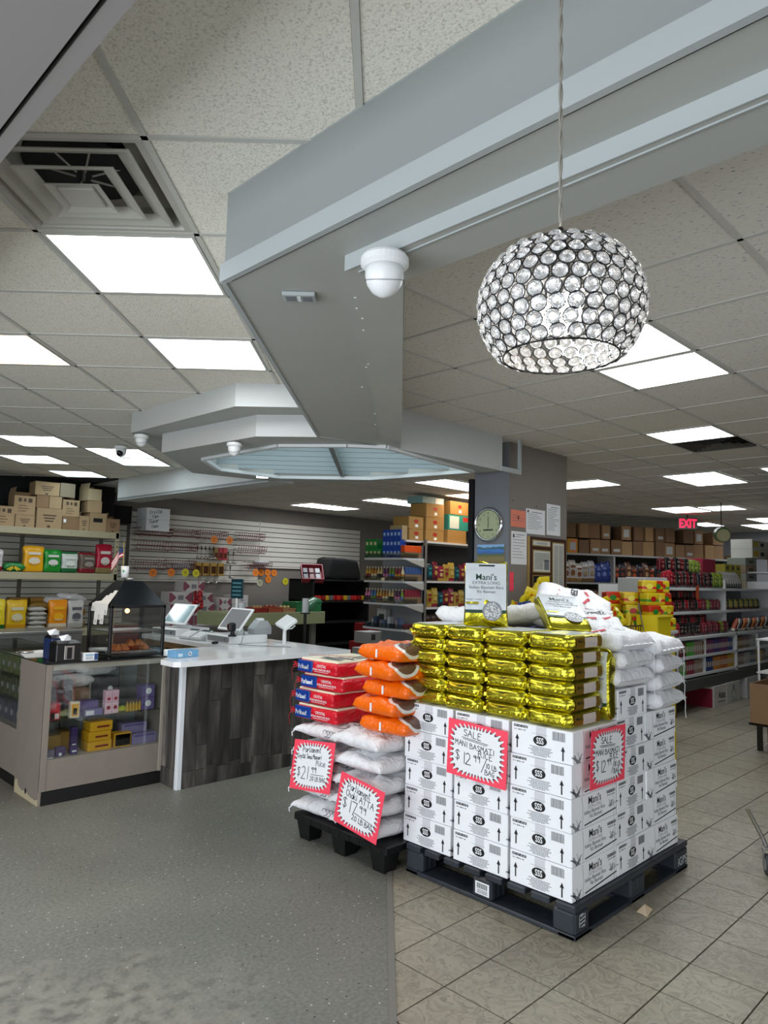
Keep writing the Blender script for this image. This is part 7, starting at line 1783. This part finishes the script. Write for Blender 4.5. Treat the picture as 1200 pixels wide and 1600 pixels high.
# ================================================================ ON THE COLUMN
t = thing('wall_clock', 'round chrome wall clock on the narrow side of the column', 'clock', (5.72, 4.235, 2.145), -pi/2)
m = MB(); n = 40
prof = [(.175, 0), (.178, .012), (.165, .034), (.148, .036), (.142, .022)]
m.lathe(prof, n); 
m2 = MB(); vs = m.v
R90 = Matrix.Rotation(radians(90), 4, 'X')
m.f = [f for f in m.f if len(f) == 4]; m.m = m.m[:len(m.f)]
m.xf(R90).build('rim', chrome, t, smooth=True)
MB().cyl((0, 0, 0), (0, -.018, 0), .146, n=40).build('dial', mat('dial_green', 'd6d6b0', .5), t)
g = MB()
for k in range(12):
    a = pi/2-k*pi/6; st_ = str(12 if k == 0 else k); g.text(st_, .032, (.115*cos(a), -.0192, .115*sin(a)-.011), (1, 0, 0), (0, 0, 1), 0, .004)
g.build('numerals', mat('numeral_grey', '5c5e52', .6), t)
MB().box(-.06, -.0192, -.06, .06, -.019, -.045).build('dial_text', mat('numeral_grey'), t)
MB().box(-.003, -.0205, -.02, .003, -.0195, .08).build('hour_hand', ink, t); MB().ribbon([(0, -.02), (-.005, -.05)], .004, (0, -.021, 0), (1, 0, 0), (0, 0, 1)).build('minute_hand', ink, t)
MB().cyl((0, -.027, 0), (0, -.029, 0), .144, n=40).build('glass', gls, t)
t = thing('picture', 'small landscape picture of a bay under the clock', 'picture', (5.722, 4.21, 1.735), -pi/2)
MB().box(-.165, -.012, 0, .165, -.001, .215, b=.002).build('canvas', cm('8a8468'), t)
def land(N, L, v, b):
    s = N.new('ShaderNodeSeparateXYZ'); L.new(v, s.inputs[0]); n = nz(N, L, v, 18, 6); a = N.new('ShaderNodeMath'); a.operation = 'MULTIPLY_ADD'; a.inputs[1].default_value = .06; L.new(n.outputs['Fac'], a.inputs[0]); L.new(s.outputs[2], a.inputs[2])
    r = ramp(N, L, a.outputs[0], [(.03, '6a5c48'), (.10, '8a7c50'), (.145, '5a6a4a'), (.165, '3a6ab0'), (.19, '4c82c4'), (.21, '3a5a48'), (.225, '8ab4e0')]); L.new(r.outputs[0], b.inputs['Base Color'])
MB().quad([(-.163, -.0125, .002), (.163, -.0125, .002), (.163, -.0125, .213), (-.163, -.0125, .213)]).build('painting', custom('landscape_paint', land, .5), t)
def paper(label, x0, x1, z0, z1, m_, lines, head=None):
    o = tag(MB().box(x0, 3.996, z0, x1, 3.999, z1).build('notice', m_), label, 'notice'); g = MB(); rr = random.Random(int(x0*100)); w = x1-x0
    z = z1-.04
    if head: g.box(x0+w*.3, 3.9952, z1-.035, x1-w*.15, 3.9958, z1-.028)
    for k in range(lines):
        z = z1-.055-(z1-z0-.09)*k/lines; g.box(x0+w*.08, 3.9952, z, x0+w*rr.uniform(.5, .92), 3.9958, z+.004)
    g.build('print', mat('print_grey'), o); return o
pp = mat('notice_paper', 'dfe0e2', .6)
o = paper('salmon notice sheet at the top left of the column', 5.75, 6.0, 2.125, 2.292, cm('e08068', .7), 3); MB().box(5.86, 3.9945, 2.20, 5.885, 3.9955, 2.235).build('emblem', cm('7a3020'), o)
o = paper('wide white notice sheet beside the salmon one', 6.01, 6.355, 2.072, 2.325, pp, 9, True); MB().box(6.03, 3.9945, 2.285, 6.055, 3.9955, 2.31).build('emblem', ink, o)
paper('tall white notice sheet hung highest on the column', 6.39, 6.652, 2.08, 2.405, pp, 14, True); o = paper('white notice sheet under the salmon one', 5.757, 6.022, 1.758, 2.082, pp, 8, True); MB().box(5.785, 3.9945, 2.02, 5.805, 3.9955, 2.055).build('emblem', ink, o)
t = thing('plaque', 'dark wooden plaque with framed clippings on the column', 'plaque', (6.04, 3.998, 1.46)); MB().box(0, -.03, 0, .69, 0, .585, b=.004).build('board', mat('walnut', '3c2018', .35, var=(8, .2)), t); MB().box(-.006, -.028, 0, .0, 0, .585).build('gilt_edge', mat('gilt', 'b0945a', .4, .6), t)
for (x0, x1, z0, z1, nm) in ((.05, .36, .50, .545, 'title_plate'), (.06, .36, .235, .445, 'clipping'), (.42, .63, .06, .535, 'clipping'), (.06, .37, .045, .19, 'black_plate')):
    MB().box(x0-.012, -.033, z0-.012, x1+.012, -.03, z1+.012).build('gilt_frame', mat('gilt'), t); p = MB().box(x0, -.035, z0, x1, -.033, z1).build(nm, ink if nm == 'black_plate' else mat('newsprint', 'c4c4b8', .6), t); g = MB()
    if nm == 'title_plate': g.text('THE BUSINESS', .032, ((x0+x1)/2, -.036, z0+.01), (1, 0, 0), (0, 0, 1), 0)
    elif nm == 'black_plate':
        for k in range(4): g.box(x0+.05, -.0362, z0+.03+.028*k, x1-.05-.02*(k % 2), -.0358, z0+.038+.028*k)
    else:
        k = 0; z = z1-.03
        while z > z0+.015:
            a, b = x0+.015, x1-.015
            if x1-x0 > .25 and z < z0+.11: b = x0+.17
            if x1-x0 < .25: g.box(a, -.0362, z, a+.08, -.0358, z+.006); g.box(a+.095, -.0362, z, b, -.0358, z+.006)
            else: g.box(a, -.0362, z, b, -.0358, z+.006)
            z -= .014
        if x1-x0 > .25: g.box(x0+.19, -.0362, z0+.02, x1-.02, -.0358, z0+.12)
    g.build('print', cm('9a8a5a') if nm == 'black_plate' else mat('print_grey'), p)
tag(MB().box(5.735, 3.996, 1.50, 5.80, 3.999, 1.68).build('note', pink), 'narrow pink note low on the column edge beside the upright rice bag', 'note')
